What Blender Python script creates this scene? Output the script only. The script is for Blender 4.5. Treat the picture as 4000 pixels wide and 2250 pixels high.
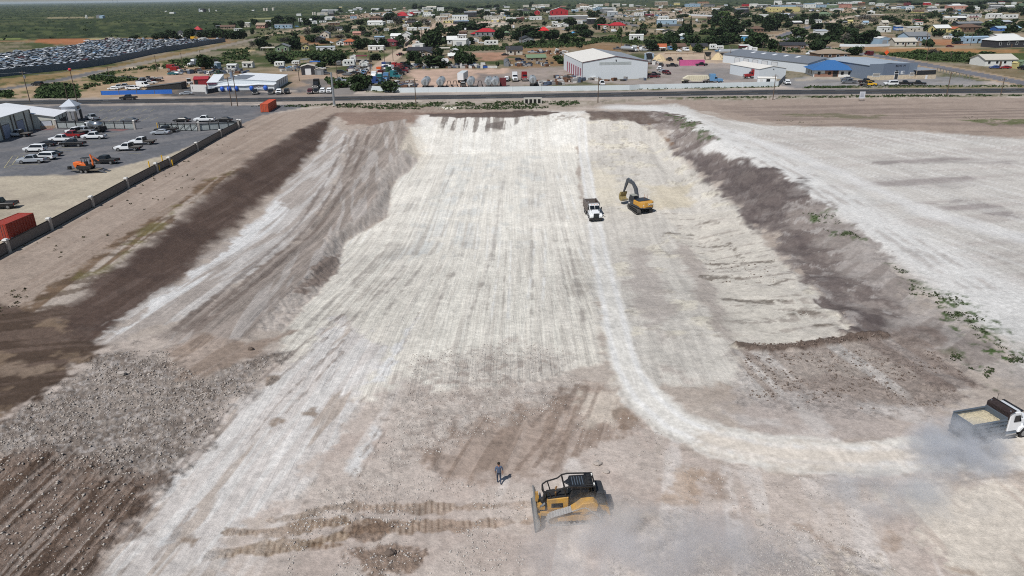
import bpy, bmesh, math, random
import numpy as np
from mathutils import Vector, Matrix
random.seed(7)
for o in list(bpy.data.objects): bpy.data.objects.remove(o)
SC = bpy.context.scene
COL = SC.collection
# ------------------------------------------------------------------ camera, world, sun, exposure
CH, PITCH, ROLL, F = 33.0, math.radians(22.32), math.radians(0.75), 2774.0      # F in pixels of the 4000 px wide photograph
_f = np.array([0, math.cos(PITCH), -math.sin(PITCH)])
_r0 = np.array([1.0, 0, 0]); _u0 = np.array([0, math.sin(PITCH), math.cos(PITCH)])
CR = _r0*math.cos(ROLL) - _u0*math.sin(ROLL)
CU = _u0*math.cos(ROLL) + _r0*math.sin(ROLL)
cam_d = bpy.data.cameras.new('camera'); cam = bpy.data.objects.new('camera', cam_d); COL.objects.link(cam)
cam_d.sensor_width = 36.0; cam_d.lens = F/4000*36.0
cam_d.clip_start = 0.5; cam_d.clip_end = 90000
cam.matrix_world = Matrix(((CR[0], CU[0], -_f[0], 0), (CR[1], CU[1], -_f[1], 0), (CR[2], CU[2], -_f[2], CH), (0, 0, 0, 1)))
SC.camera = cam
world = bpy.data.worlds.new('World'); SC.world = world; world.use_nodes = True
SUN_ELEV, SUN_AZ = math.radians(54), math.radians(217)     # azimuth clockwise from +Y: the sun stands behind and to the left
nt = world.node_tree
bg = nt.nodes['Background']; sky = nt.nodes.new('ShaderNodeTexSky')
sky.sky_type = 'NISHITA'; sky.sun_disc = False; sky.sun_elevation = SUN_ELEV; sky.sun_rotation = SUN_AZ
sky.air_density = 1.2; sky.dust_density = 0.6; sky.ozone_density = 1.6
bg.inputs['Strength'].default_value = 0.06
nt.links.new(sky.outputs['Color'], bg.inputs['Color'])
sl = bpy.data.lights.new('sun', 'SUN'); sl.energy = 4.2; sl.angle = math.radians(0.5); sl.color = (1.0, 0.975, 0.94)
sun = bpy.data.objects.new('sun', sl); COL.objects.link(sun)
_sd = Vector((math.sin(SUN_AZ)*math.cos(SUN_ELEV), math.cos(SUN_AZ)*math.cos(SUN_ELEV), math.sin(SUN_ELEV)))
sun.rotation_euler = _sd.to_track_quat('Z', 'Y').to_euler(); sun.location = (-60, -60, 120)
SC.view_settings.view_transform = 'Standard'; SC.view_settings.look = 'None'
SC.view_settings.exposure = 0.0; SC.view_settings.gamma = 1.0; SC.view_settings.use_curve_mapping = False
try:
    SC.cycles.volume_max_steps = 128; SC.cycles.max_bounces = 6; SC.cycles.diffuse_bounces = 2; SC.cycles.volume_bounces = 4
    SC.cycles.use_denoising = False; SC.cycles.filter_width = 1.05; SC.cycles.transparent_max_bounces = 12
except Exception: pass

# ------------------------------------------------------------------ photograph pixel -> ground
def ray(px, py):
    return _f + (px-2000)/F*CR - (py-1125)/F*CU
def gp(px, py, z=0.0):
    """point on the horizontal plane at height z seen at photograph pixel (px, py)"""
    d = ray(px, py); t = (z-CH)/d[2]
    return np.array([d[0]*t, d[1]*t, z])
def project(p):
    v = np.asarray(p, float) - np.array([0, 0, CH]); w = v@_f
    return 2000+F*(v@CR)/w, 1125-F*(v@CU)/w, w
def mpp(px, py):
    """metres per photograph pixel at the ground point seen there"""
    p = gp(px, py); return (p-np.array([0, 0, CH]))@_f/F
def R0(*p): return [(a*1.55280, b*1.55280) for a, b in p]
def R1(*p): return [(a/1.38, 1200+b/1.38) for a, b in p]
def R2(*p): return [(1333+a/1.38, 1200+b/1.38) for a, b in p]
def R3(*p): return [(2666+a/1.38, 1200+b/1.38) for a, b in p]
def R4(*p): return [(900+a/1.61, 400+b/1.61) for a, b in p]
def R5(*p): return [(2200+a/1.3172, 400+b/1.3172) for a, b in p]
def Q(k, *p): return [(1000*k+a/2.576, b/2.576) for a, b in p]
def T(k, *p): return [(500*k+a/5.152, b/5.152) for a, b in p]

# ------------------------------------------------------------------ noise
def _h(ix, iy, s):
    n = (ix.astype(np.int64)*374761393 + iy.astype(np.int64)*668265263 + s*974634541) & 0xffffffff
    n = ((n ^ (n >> 13))*1274126177) & 0xffffffff
    n = (n ^ (n >> 16)) & 0xffff
    return n/65535.0
def vn(x, y, s=0):
    x = np.asarray(x, float); y = np.asarray(y, float)
    ix = np.floor(x); iy = np.floor(y); fx = x-ix; fy = y-iy
    fx = fx*fx*(3-2*fx); fy = fy*fy*(3-2*fy)
    a = _h(ix, iy, s); b = _h(ix+1, iy, s); c = _h(ix, iy+1, s); d = _h(ix+1, iy+1, s)
    return (a*(1-fx)+b*fx)*(1-fy)+(c*(1-fx)+d*fx)*fy
def fbm(x, y, s=0, o=3, g=0.5):
    t = 0; a = 1; n = 0
    for k in range(o):
        t = t+a*vn(x*2**k+17.3*k, y*2**k-9.1*k, s+k); n += a; a *= g
    return t/n
def sm(e0, e1, x):
    t = np.clip((x-e0)/(e1-e0), 0, 1); return t*t*(3-2*t)
def streak(x, y, deg, fu, fv, s=0, o=3):
    """noise drawn out along a heading (degrees from +Y towards +X): fu across, fv along"""
    a = math.radians(deg); u = x*math.cos(a)-y*math.sin(a); v = x*math.sin(a)+y*math.cos(a)
    w = 0.5*(vn(v*fv*1.7, u*fu*.15, s+50)-.5)
    return fbm(u*fu+w, v*fv, s, o)

# ------------------------------------------------------------------ the relief of the pit
DEPTH = 8.0
def mfac(Y):
    return sm(58, 122, Y)*(1-np.clip((Y-194)/25, 0, 1))
def line(D, pts):
    out = []
    for px, py in pts:
        z = 0.0
        for _ in range(40):
            p = gp(px, py, z); z = 0.5*z+0.5*(-D*.84*float(mfac(p[1])))
        out.append((p[1], p[0]))
    out.sort()
    return np.array([a for a, b in out]), np.array([b for a, b in out])
NODES = [
 (0.0, R0((845,286),(740,335),(640,400),(490,500),(390,600),(230,700),(130,800),(40,870),(-200,960))),
 (3.4, R0((835,312),(760,420),(650,520),(540,620),(450,710),(320,800),(230,860),(0,960))),
 (6.1, R4((1060,220),(1080,310),(950,450),(925,560),(870,680),(620,850),(580,960),(420,1170),(270,1300),(150,1430),(-60,1600))),
 (8.0, R4((1200,330),(1130,430),(1040,500),(1010,590),(980,720),(720,880),(690,1000),(600,1140),(480,1260),(330,1449),(100,1650))),
 (8.0, R0((1462,340),(1485,500),(1520,600),(1548,750),(1570,850),(1600,950),(1660,1020),(1760,1080))),
 (6.8, R5((480,300),(520,600),(580,760),(680,960),(780,1240),(860,1400))),
 (7.0, R5((620,420),(680,650),(760,820),(850,1010),(950,1260),(1010,1400))),
 (4.6, R5((700,330),(860,520),(1000,660),(1170,830),(1310,1030),(1540,1180),(1750,1400))),
 (0.4, R5((640,90),(800,200),(1080,360),(1190,440),(1330,550),(1560,710),(1690,800),(1850,960),(2050,1150),(2300,1330),(2420,1420))),
 (0.0, R5((690,90),(850,200),(1130,360),(1240,440),(1390,550),(1620,710),(1760,800),(1910,960),(2120,1150),(2371,1330),(2500,1420)))]
LN = [(D,)+line(D, p) for D, p in NODES]
def hbase(x, y):
    x = np.asarray(x, float); y = np.asarray(y, float)
    m = mfac(y)
    X = [np.interp(y, ly, lx) for D, ly, lx in LN]
    for k in range(1, len(X)): X[k] = np.maximum(X[k], X[k-1]+0.6)
    z = np.zeros_like(y)
    for k in range(len(X)-1):
        t = np.clip((x-X[k])/(X[k+1]-X[k]), 0, 1)
        if k in (0, 2, 7): t = t*t*(3-2*t)*.5+t*.5
        z = z-(LN[k+1][0]-LN[k][0])*t
    return z*m*.84
def gph(px, py):
    z = 0.0
    for _ in range(30):
        p = gp(px, py, z); z = 0.5*z+0.5*float(hbase(p[0], p[1]))
    p[2] = float(hbase(p[0], p[1])); return p

# ------------------------------------------------------------------ ground sheet
NR, NC = 590, 1180
ys = np.concatenate([np.linspace(-13.15, 60, 60), np.linspace(60, 2560, NR-60)[1:]])
ang = PITCH-np.arctan((1125-ys)/F)                 # depression of each row
ang = np.maximum(ang, 0.0009)
Yr = CH/np.tan(ang); Yr[0] = 60000; Yr[1] = 26000
Yr = np.concatenate([Yr, [12, 2, -30, -120]])
Yr = np.sort(np.concatenate([Yr, np.arange(191, 222, .4)]))[::-1]; Yr = np.array([y for i, y in enumerate(Yr) if i == 0 or Yr[i-1]-y > .02])
Yr = Yr[::-1]                                        # near to far
dep = np.maximum(Yr*math.cos(PITCH)+CH*math.sin(PITCH), 45)
us = np.concatenate([[-2.2, -1.6], np.linspace(-1.06, 1.06, NC-4), [1.6, 2.2]])*2000/F
GX = us[None, :]*dep[:, None]; GY = np.repeat(Yr[:, None], len(us), 1)
gx = GX.ravel(); gy = GY.ravel()
SPX = 1.4*(gy*math.cos(PITCH)+CH*math.sin(PITCH))/F*3.9   # rough metres per render pixel
def lin(h):
    h = h.lstrip('#'); c = np.array([int(h[i:i+2], 16)/255 for i in (0, 2, 4)])
    return np.where(c <= .04045, c/12.92, ((c+.055)/1.055)**2.4)
GS = 0.85
def S(r, g, b):
    c = np.array([r, g, b])/255.0
    return np.where(c <= .04045, c/12.92, ((c+.055)/1.055)**2.4)*GS*np.array([1.0, 1.0, 1.0])
def sdf(poly, x, y, closed=True):
    d = np.full(x.shape, 1e18); ins = np.zeros(x.shape, bool); n = len(poly)
    for i in range(n if closed else n-1):
        ax, ay = poly[i]; bx, by = poly[(i+1) % n]
        ex, ey = bx-ax, by-ay; l2 = ex*ex+ey*ey+1e-12
        t = np.clip(((x-ax)*ex+(y-ay)*ey)/l2, 0, 1)
        d = np.minimum(d, (x-ax-ex*t)**2+(y-ay-ey*t)**2)
        if closed and ay != by:
            c = ((ay > y) != (by > y)) & (x < (bx-ax)*(y-ay)/(by-ay)+ax)
            ins ^= c
    d = np.sqrt(d)
    return np.where(ins, -d, d) if closed else d
def mask(pts, fe=2.0, warp=2.0, wf=0.25, seed=1, width=None, px=True):
    """soft mask of a polygon (or of a stroke of the given width in metres); fe and warp in metres"""
    P = [tuple(gph(*p)[:2]) if px else p for p in pts]
    xs = [p[0] for p in P]; yy = [p[1] for p in P]
    pad = fe+warp*2+(width or 0)
    sel = np.nonzero((gx > min(xs)-pad) & (gx < max(xs)+pad) & (gy > min(yy)-pad) & (gy < max(yy)+pad))[0]
    m = np.zeros(gx.shape)
    if len(sel) == 0: return m
    x, y = gx[sel], gy[sel]
    d = sdf(P, x, y, width is None)
    if width is not None: d = d-width/2
    d = d+warp*2*(fbm(x*wf, y*wf, seed, 3)-.5)+warp*.9*(DET[sel])
    f = np.maximum(fe, SPX[sel]*.5)
    m[sel] = 1-sm(-f, f, d)
    return m
def detail(x, y, f0=.06, n=8, s=500, ax=1.0, ay=1.0):
    """noise with all scales down to about one render pixel"""
    t = 0
    for k in range(n):
        f = f0*2**k; w = 1-sm(.25, .6, f*SPX)
        if w.max() > 0: t = t+w*(vn(x*f*ax+7.7*k, y*f*ay-3.1*k, s+k)-.5)
    return t
DET = detail(gx, gy); DETY = detail(gx, gy, .35, 6, 540, 1.0, .05)
ALB = np.empty((len(gx), 3)); RUB = np.zeros(len(gx)); FUR = np.zeros(len(gx))
def paint(m, c, a=1.0):
    k = np.nonzero(m > 1e-3)[0]; w = (m[k]*a)[:, None] if np.isscalar(a) else (m[k]*a[k])[:, None]
    ALB[k] = ALB[k]*(1-w)+np.asarray(c)*w
n1 = fbm(gx*.03, gy*.03, 3, 4); n2 = fbm(gx*.25, gy*.25, 9, 4); n3 = fbm(gx*1.3, gy*1.3, 15, 3)
nf = fbm(gx*.008, gy*.02, 23, 5)
stY = streak(gx, gy, 2, 1.1, .03, 31); stW = streak(gx, gy, 4, .35, .012, 41)
# --- defaults
ALB[:] = S(186,174,163)
far = sm(285, 292, gy)
paint(far, S(128,118,96)); paint(far*sm(.42, .54, n1), S(74,82,48)); paint(far*sm(.52, .66, nf), S(152,139,122), .7)
paint(far*sm(.5, .75, n2), S(66,76,44), .6)
# --- scrubland
scr = np.maximum(mask(R0((-400,18),(3000,-5),(3000,20),(2576,22),(2200,16),(1900,14),(1400,26),(1240,38),(1000,46),(850,62),(700,68),(560,88),(330,98),(-400,98)), 12, 25, .02), sm(2300, 3300, gy))
paint(scr, S(52,64,38)); paint(scr*sm(.45, .6, n2), S(38,50,29), .7); paint(scr*sm(.5, .8, vn(gx*.11, gy*.11, 5)), S(84,92,56), .8)
paint(scr*sm(.6, .72, nf), S(96,98,66), .5)
for pts, c in [(R0((120,43),(240,42),(235,46),(118,47)), S(150,140,110)), (R0((580,107),(0,106),(0,102),(280,98),(560,90)), S(150,118,88)),
               (R0((0,97),(55,96),(55,100),(0,100)), S(140,150,90)), (R0((100,99),(230,97),(300,104),(200,112),(90,108)), S(172,112,76)),
               (R0((215,97),(280,95),(280,99),(220,100)), S(180,175,130)), (R0((630,46),(690,44),(690,48),(630,49)), S(150,150,105)),
               (R0((1050,39),(1080,38),(1080,44),(1050,44)), S(150,145,100))]:
    paint(mask(pts, 4, 10, .03), c, .85)
# --- verge along the near side of the highway, yards and lots beyond it
def rd(pts, w, c, a=1.0, fe=.6, warp=.5, n=None):
    m = mask(pts, fe, warp, .3, 4, width=w); paint(m if n is None else m*n, c, a)
paint(mask(Q(0,(0,1000),(2576,970),(2576,860),(1700,600),(700,720),(0,800)), 2, 4, .08), S(168,144,116), .9)
g_ = sm(.46, .6, n2*.6+n1*.4)
paint(mask(Q(0,(0,990),(0,930),(330,900),(520,800),(900,720),(1500,640),(1900,620),(1000,850),(780,980)), 2, 6, .08)*g_, S(84,94,50), .9)
for pts in [Q(0,(0,990),(120,990),(110,930),(0,930)), Q(0,(370,990),(780,990),(760,870),(560,850),(370,900)), Q(0,(900,780),(1150,720),(1120,800),(920,800))]:
    paint(mask(pts, 1, 3, .15), S(74,86,44), .9)
paint(mask(Q(0,(0,800),(1050,680),(1600,560),(2300,430),(2400,400),(2300,440),(1600,600),(1080,700),(0,870)), 2, 3, .1), S(140,118,80), .8)
paint(mask(Q(0,(0,860),(2576,480),(2576,640),(1900,640),(1500,660),(1100,760)), 4, 8, .05)*g_, S(76,86,46), .8)
rd(Q(0,(-300,930),(0,905),(350,850),(700,790),(1000,720),(1300,665),(1500,620),(1700,585),(2000,525),(2400,430),(2900,320),(3400,220),(4000,130)), 9, S(150,140,128))
rd(Q(0,(-300,925),(0,900),(350,848),(700,785),(1000,715)), 7, S(112,110,110))
rd(Q(0,(1350,675),(1700,685),(1900,660),(2050,640)), 8, S(192,176,154))
rd(T(1,(1500,1080),(1900,1080),(2300,1060),(2500,1000)), 7, S(185,165,130))
rd(T(1,(1900,960),(2480,960)), 5, S(175,160,130))
# town ground: paler worn lots and dry grass between the houses
tw = (gy > 330) & (gy < 2300) & (gx > -160+0*gy)
paint(tw*sm(.55, .7, fbm(gx*.02, gy*.012, 77, 4)), S(166,148,126), .8)
paint(tw*sm(.57, .72, fbm(gx*.03, gy*.012, 87, 4)), S(148,122,98), .6)
for pts, c, a in [
 (T(2,(0,600),(1000,640),(1100,560),(1900,520),(2300,560),(1400,540),(600,680),(0,760)), S(90,96,56), .6),
 (T(2,(850,720),(1250,760),(1900,780),(1300,900),(850,860)), S(164,122,88), .9),
 (T(2,(1000,1040),(2576,1040),(2576,1180),(1800,1150),(1000,1200)), S(86,96,54), .8),
 (Q(1,(1050,560),(1500,1000),(1000,560)), S(120,110,90), .2),
 (Q(1,(350,720),(1000,730),(960,800),(800,900),(350,900)), S(170,148,130), 1),
 (Q(1,(350,880),(540,870),(560,790),(760,810),(780,900),(420,930)), S(128,122,118), 1),
 (Q(0,(1600,760),(2200,720),(2100,800),(1900,840),(1640,860)), S(178,152,134), 1),
 (Q(0,(1700,950),(1740,880),(2100,840),(2576,900),(2576,980),(1780,990)), S(92,92,94), 1),
 (Q(1,(0,940),(360,930),(420,910),(520,930),(780,940),(800,960),(0,975)), S(100,99,100), 1),
 (Q(1,(340,930),(520,940),(800,945),(790,965),(300,965)), S(178,158,140), .8),
 (Q(1,(1450,880),(1540,700),(2576,680),(2576,900),(1500,900)), S(198,170,152), 1),
 (Q(1,(2100,880),(2180,800),(2300,750),(2576,740),(2576,890)), S(140,130,126), 1),
 (Q(2,(-40,880),(-40,700),(250,680),(580,660),(700,800),(700,850),(0,870)), S(158,146,138), 1),
 (Q(2,(-40,690),(300,680),(560,650),(560,500),(250,480),(-40,560)), S(150,118,88), .8),
 (Q(2,(700,850),(700,800),(1360,790),(1360,620),(1450,560),(1540,530),(2400,530),(2500,580),(2500,860)), S(160,150,144), 1),
 (Q(2,(1380,560),(1540,520),(2420,530),(2500,640),(1500,640)), S(192,170,146), .9),
 (Q(2,(1900,690),(2300,680),(2420,790),(2000,800)), S(138,134,132), .9),
 (Q(2,(-40,460),(700,440),(1100,420),(1300,520),(600,500),(-40,520)), S(150,116,84), .6),
 (Q(3,(150,870),(150,790),(400,760),(1000,790),(1650,760),(1900,780),(2400,850),(2400,885),(150,890)), S(140,138,138), 1),
 (Q(3,(350,760),(850,760),(1000,810),(600,800),(350,810)), S(180,170,156), 1),
 (Q(3,(950,470),(2576,500),(2576,530),(1900,540),(1000,520)), S(166,124,84), .9),
 (Q(3,(1100,540),(2000,530),(2576,530),(2576,640),(2000,640),(1500,610)), S(78,90,48), .9),
 (Q(3,(1700,660),(2576,700),(2576,790),(2300,760)), S(130,112,84), .7),
 (Q(3,(1650,400),(1980,400),(1990,450),(1700,450)), S(172,118,82), .9),
 (Q(3,(1300,190),(2200,190),(2400,240),(1500,240)), S(170,150,118), .7),
 (Q(3,(650,95),(900,95),(850,125),(680,130)), S(186,160,136), .9),
 (Q(3,(0,350),(500,320),(420,400),(0,420)), S(170,160,144), .7),
 (Q(2,(950,120),(2100,110),(2000,175),(1150,150)), S(182,164,148), .8),
 (Q(2,(1350,80),(2576,60),(2576,95),(1500,110)), S(172,150,124), .8),
 (Q(2,(1050,220),(1750,250),(2200,240),(2200,270),(1150,270)), S(150,130,94), .8),
 (Q(1,(1850,260),(2000,220),(2576,210),(2576,270),(2000,270)), S(206,182,164), .95),
 (Q(1,(700,170),(1400,110),(1700,100),(1000,190)), S(182,156,136), .8),
 (Q(1,(0,360),(500,300),(900,220),(1000,230),(600,310),(200,390)), S(96,102,58), .5),
 (Q(1,(2200,530),(2576,520),(2576,600),(2300,610)), S(182,140,118), .9),
 ]:
    paint(mask(pts, 2.5, 5, .06)*(.75+.25*sm(.3, .6, n2)), c, a)
rd(Q(1,(800,960),(980,830),(1160,740),(1280,650),(1400,560),(1480,510),(1560,430),(1680,320),(1760,270),(1860,220),(1960,140)), 9, S(190,168,148))
rd(Q(1,(800,965),(900,890),(990,830)), 12, S(134,128,124))
rd(Q(1,(100,365),(300,320),(500,280),(750,225),(1000,190),(1300,135),(1500,95)), 9, S(176,156,134))
rd(Q(2,(880,150),(1100,215),(1250,260)), 12, S(118,116,118)); rd(Q(2,(650,90),(880,150)), 12, S(150,140,130))
for w_, c_ in ((15, S(170,150,126)), (9, S(116,116,122))):
    rd(Q(3,(2800,880),(2576,835),(2100,745),(1500,635),(1100,560),(750,510),(400,450),(220,410),(120,370),(220,330),(420,270),(700,200),(880,165)), w_, c_, 1, .5, .4)
rd(Q(3,(600,230),(860,165),(1000,150)), 10, S(196,178,160))
rd(Q(3,(980,480),(1500,480),(1750,470)), 4, S(190,172,150))
# shoulders of the highway
paint(mask([(-300,427),(0,423),(970,409),(2000,395),(3000,379),(4000,370),(4400,366),(4400,334),(4000,338),(3000,345),(2000,362),(970,376),(0,387),(-300,392)], .8, .6, .2), S(158,148,140), .95)
gr = sm(.36, .5, n2*.55+n3*.3+.1)
paint(mask(R0((610,268),(860,261),(1250,255),(1460,253),(1660,246),(1660,251),(1430,270),(1300,277),(950,276),(850,272)), .8, 1.2, .2)*gr, S(76,86,44), .95)
paint(mask(R0((1640,246),(2300,238),(2576,237),(2576,243),(2100,247),(1700,254)), .8, 1.2, .2)*gr, S(86,90,52), .85)
paint(mask(R0((920,232),(1400,229),(1900,222),(1960,220),(1960,212),(1400,225),(940,226)), .8, 1.2, .2)*gr, S(84,88,48), .9)
paint(mask(R0((2130,216),(2576,214),(2576,222),(2130,222)), .8, 1.2, .2)*gr, S(120,112,72), .8)
# --- near ground: base dusty tan with broad variation
nr = sm(262, 250, gy)
paint(nr*sm(.45, .62, n1), S(174,160,148), .7); paint(nr*sm(.5, .66, n2), S(200,189,178), .5)
# plowed strip at the far right
paint(mask(R0((1560,262),(1660,253),(2700,243),(2700,400),(2576,345),(2150,318),(1950,312),(1830,300),(1780,280)), 2, 3, .06), S(166,150,138))
paint(mask(R0((1780,262),(2700,250),(2700,345),(1950,312)), 2, 3, .06)*sm(.45, .6, streak(gx, gy, 88, .5, .02, 61)), S(142,127,118), .8)
paint(mask(R0((2390,300),(2700,300),(2700,312),(2500,315)), 1, 2, .2)*gr, S(90,100,58), .8)
paint(mask(R0((1960,285),(2250,288),(2200,300),(1990,292)), 1, 2, .2)*gr*.8, S(96,100,66), .7)
# broad pale field and haul track on the right
fld = mask(R0((1560,268),(1700,262),(1760,285),(1830,302),(1950,315),(2150,322),(2576,352),(2800,380),(2800,1050),(2576,930),(2560,860),(2450,760),(2330,660),(2150,560),(1960,430),(1830,380),(1740,320),(1640,280)), 1.2, 1.5, .1)
paint(fld, S(206,201,194))
fs = streak(gx, gy, 80, .45, .015, 71); fs2 = streak(gx, gy, -18, 1.2, .03, 73)
paint(fld*sm(.5, .64, fs), S(186,177,171), .5); paint(fld*sm(.55, .7, fs2), S(224,221,216), .6)
for pts in [R0((2180,404),(2576,398),(2600,408),(2300,412)), R0((2150,450),(2420,440),(2576,452),(2400,470),(2200,470)), R0((2280,505),(2500,515),(2576,540),(2400,530))]:
    paint(mask(pts, 1.2, 2.5, .12)*(.35+.65*sm(.4, .55, fs)), S(160,151,148), .75)
trk = mask(R0((1560,270),(1680,275),(1740,320),(1840,375),(1960,425),(2160,540),(2400,690),(2576,800)), 3, 1.0, .1, 6, width=11)
paint(trk, S(226,224,220), .9)
paint(mask(R0((1840,330),(2100,430),(2350,540),(2576,600)), 2, 1, .1, 8, width=4), S(226,224,221), .8)
for off in (-14, 18, 55):
    paint(mask(R0(*[(a+off, b) for a, b in ((1700,285),(1860,370),(2010,450),(2220,580),(2450,730))]), .4, .4, .2, 9, width=.8)*sm(.4, .6, n2), S(180,172,166), .6)
# --- yard with the parked trucks
lot = mask(R0((-60,445),(165,441),(250,432),(330,412),(420,390),(520,350),(610,320),(660,302),(680,285),(800,264),(620,264),(-60,268)), .7, .8, .2)
grv = mask(R0((-60,440),(240,436),(420,386),(500,362),(545,352),(0,660),(-80,690)), 1.0, .6, .2)
paint(grv, S(188,177,158)); paint(grv*sm(.5, .7, n2), S(172,160,144), .6)
paint(lot, S(108,109,113)); paint(lot*sm(.5, .64, n2), S(120,120,123), .6); paint(lot*sm(.52, .64, streak(gx, gy, 40, .4, .03, 91)), S(140,136,134), .4)
paint(lot*sm(.62, .72, n1), S(96,97,103), .7)
paint(mask(Q(0,(340,1310),(400,1260),(560,1270),(530,1310)), .4, .4, .3), S(130,92,92), .8)
paint(mask(Q(0,(1050,1310),(1180,1295),(1340,1290),(1220,1320)), .4, .4, .3), S(136,96,94), .8)
# --- bare strip between the fence and the cut
strp = mask(R0((0,655),(610,312),(660,290),(860,262),(1300,278),(1300,285),(850,285),(740,335),(640,400),(480,505),(360,590),(210,690),(80,790),(-200,900),(-300,800)), .8, .8, .2)
paint(strp, S(172,156,143)); paint(strp*sm(.46, .6, streak(gx, gy, 0, .7, .025, 101)), S(160,143,130), .75)
mot = mask(R0((640,410),(560,440),(470,490),(360,560),(250,640),(100,730),(-100,840),(-100,980),(40,872),(150,800),(260,700),(400,600),(500,505)), .8, 1.5, .15)
ms = streak(gx, gy, -4, .8, .05, 111)
paint(mot*sm(.4, .55, ms), S(120,98,78), .9); paint(mot*sm(.52, .62, streak(gx, gy, 60, .9, .1, 117)), S(96,80,66), .7)
paint(mot*sm(.55, .68, n2), S(118,112,66), .5)
# --- cut: dark topsoil slope, white bench, track strip, bank
drk = mask(R0((850,284),(735,335),(635,402),(490,508),(395,592),(240,700),(150,790),(50,866),(240,872),(330,800),(460,705),(540,620),(650,520),(755,430),(832,315)), 1.4, .9, .25)
paint(drk, S(96,80,72)); paint(drk*sm(.46, .66, streak(gx, gy, 3, .9, .05, 121)), S(114,98,90), .6); paint(drk*sm(.52, .66, n2), S(84,70,64), .6)
paint(mask(R0((840,284),(1330,281),(1330,292),(1180,296),(1000,310),(860,318)), .8, 1.5, .2)*.85, S(138,116,104))
bnc = mask(R0((832,312),(760,425),(690,500),(590,590),(440,705),(230,862),(300,856),(480,795),(640,690),(700,640),(780,580),(830,500),(860,420),(880,330)), .8, 1.2, .2)
paint(bnc, S(184,174,166)); paint(bnc*sm(.47, .6, streak(gx, gy, 2, .9, .05, 131)), S(216,211,206), .75)
paint(mask(R0((690,495),(560,630),(430,720),(300,840),(420,810),(590,700),(690,590),(740,540)), .5, 1.2, .3)*sm(.38, .5, streak(gx, gy, 3, .6, .04, 133)), S(232,230,227), .95)
tks = mask(R0((880,325),(860,420),(830,500),(780,580),(700,640),(640,690),(480,795),(380,850),(500,880),(640,850),(740,745),(855,650),(870,600),(980,520),(975,460),(1050,395),(1010,350),(1020,300)), .6, .8, .25)
paint(tks, S(172,160,151)); paint(tks*sm(.44, .58, streak(gx, gy, 3, 1.8, .06, 141)), S(152,141,132), .7); paint(tks*sm(.55, .66, streak(gx, gy, -8, .8, .06, 143)), S(200,193,187), .6)
for off in (-30, 0, 26):
    paint(mask(R0(*[(a+off, b) for a, b in ((900,340),(860,440),(800,540),(700,640),(580,740),(470,830))]), .25, .3, .3, 9, width=.7), S(120,106,98), .6)
# the pit floor
flo = mask(R4((1140,160),(1200,330),(1130,430),(1040,500),(1010,590),(985,720),(720,880),(690,1000),(600,1140),(480,1260),(330,1449),(300,1760),(900,1900),(1700,1800),(2350,1650),(2330,1449),(2270,900),(2180,500),(2200,100),(1700,70)), .6, .6, .3)
paint(flo, S(231,225,213)); paint(flo*sm(.42, .6, stW), S(236,231,219), .8); paint(flo*sm(.52, .66, stY), S(222,215,204), .5)
paint(flo*sm(.55, .66, streak(gx, gy, 1, 3.2, .06, 151)), S(206,199,188), .5)
blu = mask(R4((1250,380),(1500,330),(2000,340),(2050,640),(1850,800),(1450,950),(1150,1000),(1180,700)), 6, 6, .05)
paint(blu*sm(.44, .56, n2)*sm(.42, .55, streak(gx, gy, 1, .6, .03, 153)), S(210,212,210), .6)
paint(blu*sm(.56, .62, vn(gx*.9, gy*.35, 157))*sm(.48, .55, stW), S(192,195,193), .45)
paint(mask(R4((1150,160),(1300,300),(1190,420),(1060,300)), .8, 1, .3), S(216,206,190), .8)
for dx, w_ in ((0, .5), (3.6, .5), (9, .4), (13, .5), (-5, .4), (20, .35), (26, .4), (31, .4), (-9, .3)):
    p0 = gph(*R4((700, 1449))[0]); p1 = gph(*R4((1420, 420))[0])
    pts = [(p0[0]+dx+(p1[0]-p0[0])*t+.5*math.sin(t*5+dx), p0[1]+(p1[1]-p0[1])*t) for t in np.linspace(0, 1, 9)]
    paint(mask(pts, .25, .25, .3, 5, width=w_, px=False)*sm(.3, .5, n2), S(166,158,150), .7)
rl = np.random.RandomState(6)
for q in range(30):
    x0_ = rl.uniform(-32, 16); y0_, y1_ = sorted(rl.uniform(62, 190, 2)); y1_ = max(y1_, y0_+35); am = rl.uniform(-1.5, 1.5); c0 = gph(2010, 1200)
    for o_ in (0, 1.9):
        pts = [(c0[0]+x0_+o_+am*math.sin((t_*1.7+q))+.02*(y0_+(y1_-y0_)*t_-90), y0_+(y1_-y0_)*t_) for t_ in np.linspace(0, 1, 9)]
        paint(mask(pts, .2, .12, .3, 5, width=.34, px=False)*flo*sm(.36, .56, n2), S(186,178,168) if q % 3 else S(244,242,236), .75)
# the far face with dark soil run down it
fac = mask(R4((1180,80),(2260,50),(2260,270),(1250,330)), 2, 2, .1)
paint(fac, S(232,229,222), .9); paint(fac*sm(.5, .66, streak(gx, gy, 0, 1.0, .03, 161)), S(214,207,196), .6)
top = mask(R4((1230,72),(1500,68),(1900,50),(2090,62),(2000,80),(1700,92),(1400,95),(1260,86)), .4, .8, .4)
paint(top, S(92,78,72), .95)
run = mask(R4((1300,80),(1880,60),(1860,110),(1700,170),(1450,200),(1330,150)), 1, 1, .3)
paint(run*sm(.5, .6, streak(gx, gy, 3, 1.5, .05, 163, 3)), S(104,92,86), .8)
paint(mask(R4((1600,130),(1720,120),(1700,165),(1610,160)), .4, .8, .5), S(96,84,80), .8)
paint(mask(R4((1880,75),(2260,80),(2250,110),(2000,115)), .5, 1, .5)*sm(.5, .6, n3), S(140,128,118), .7)
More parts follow.
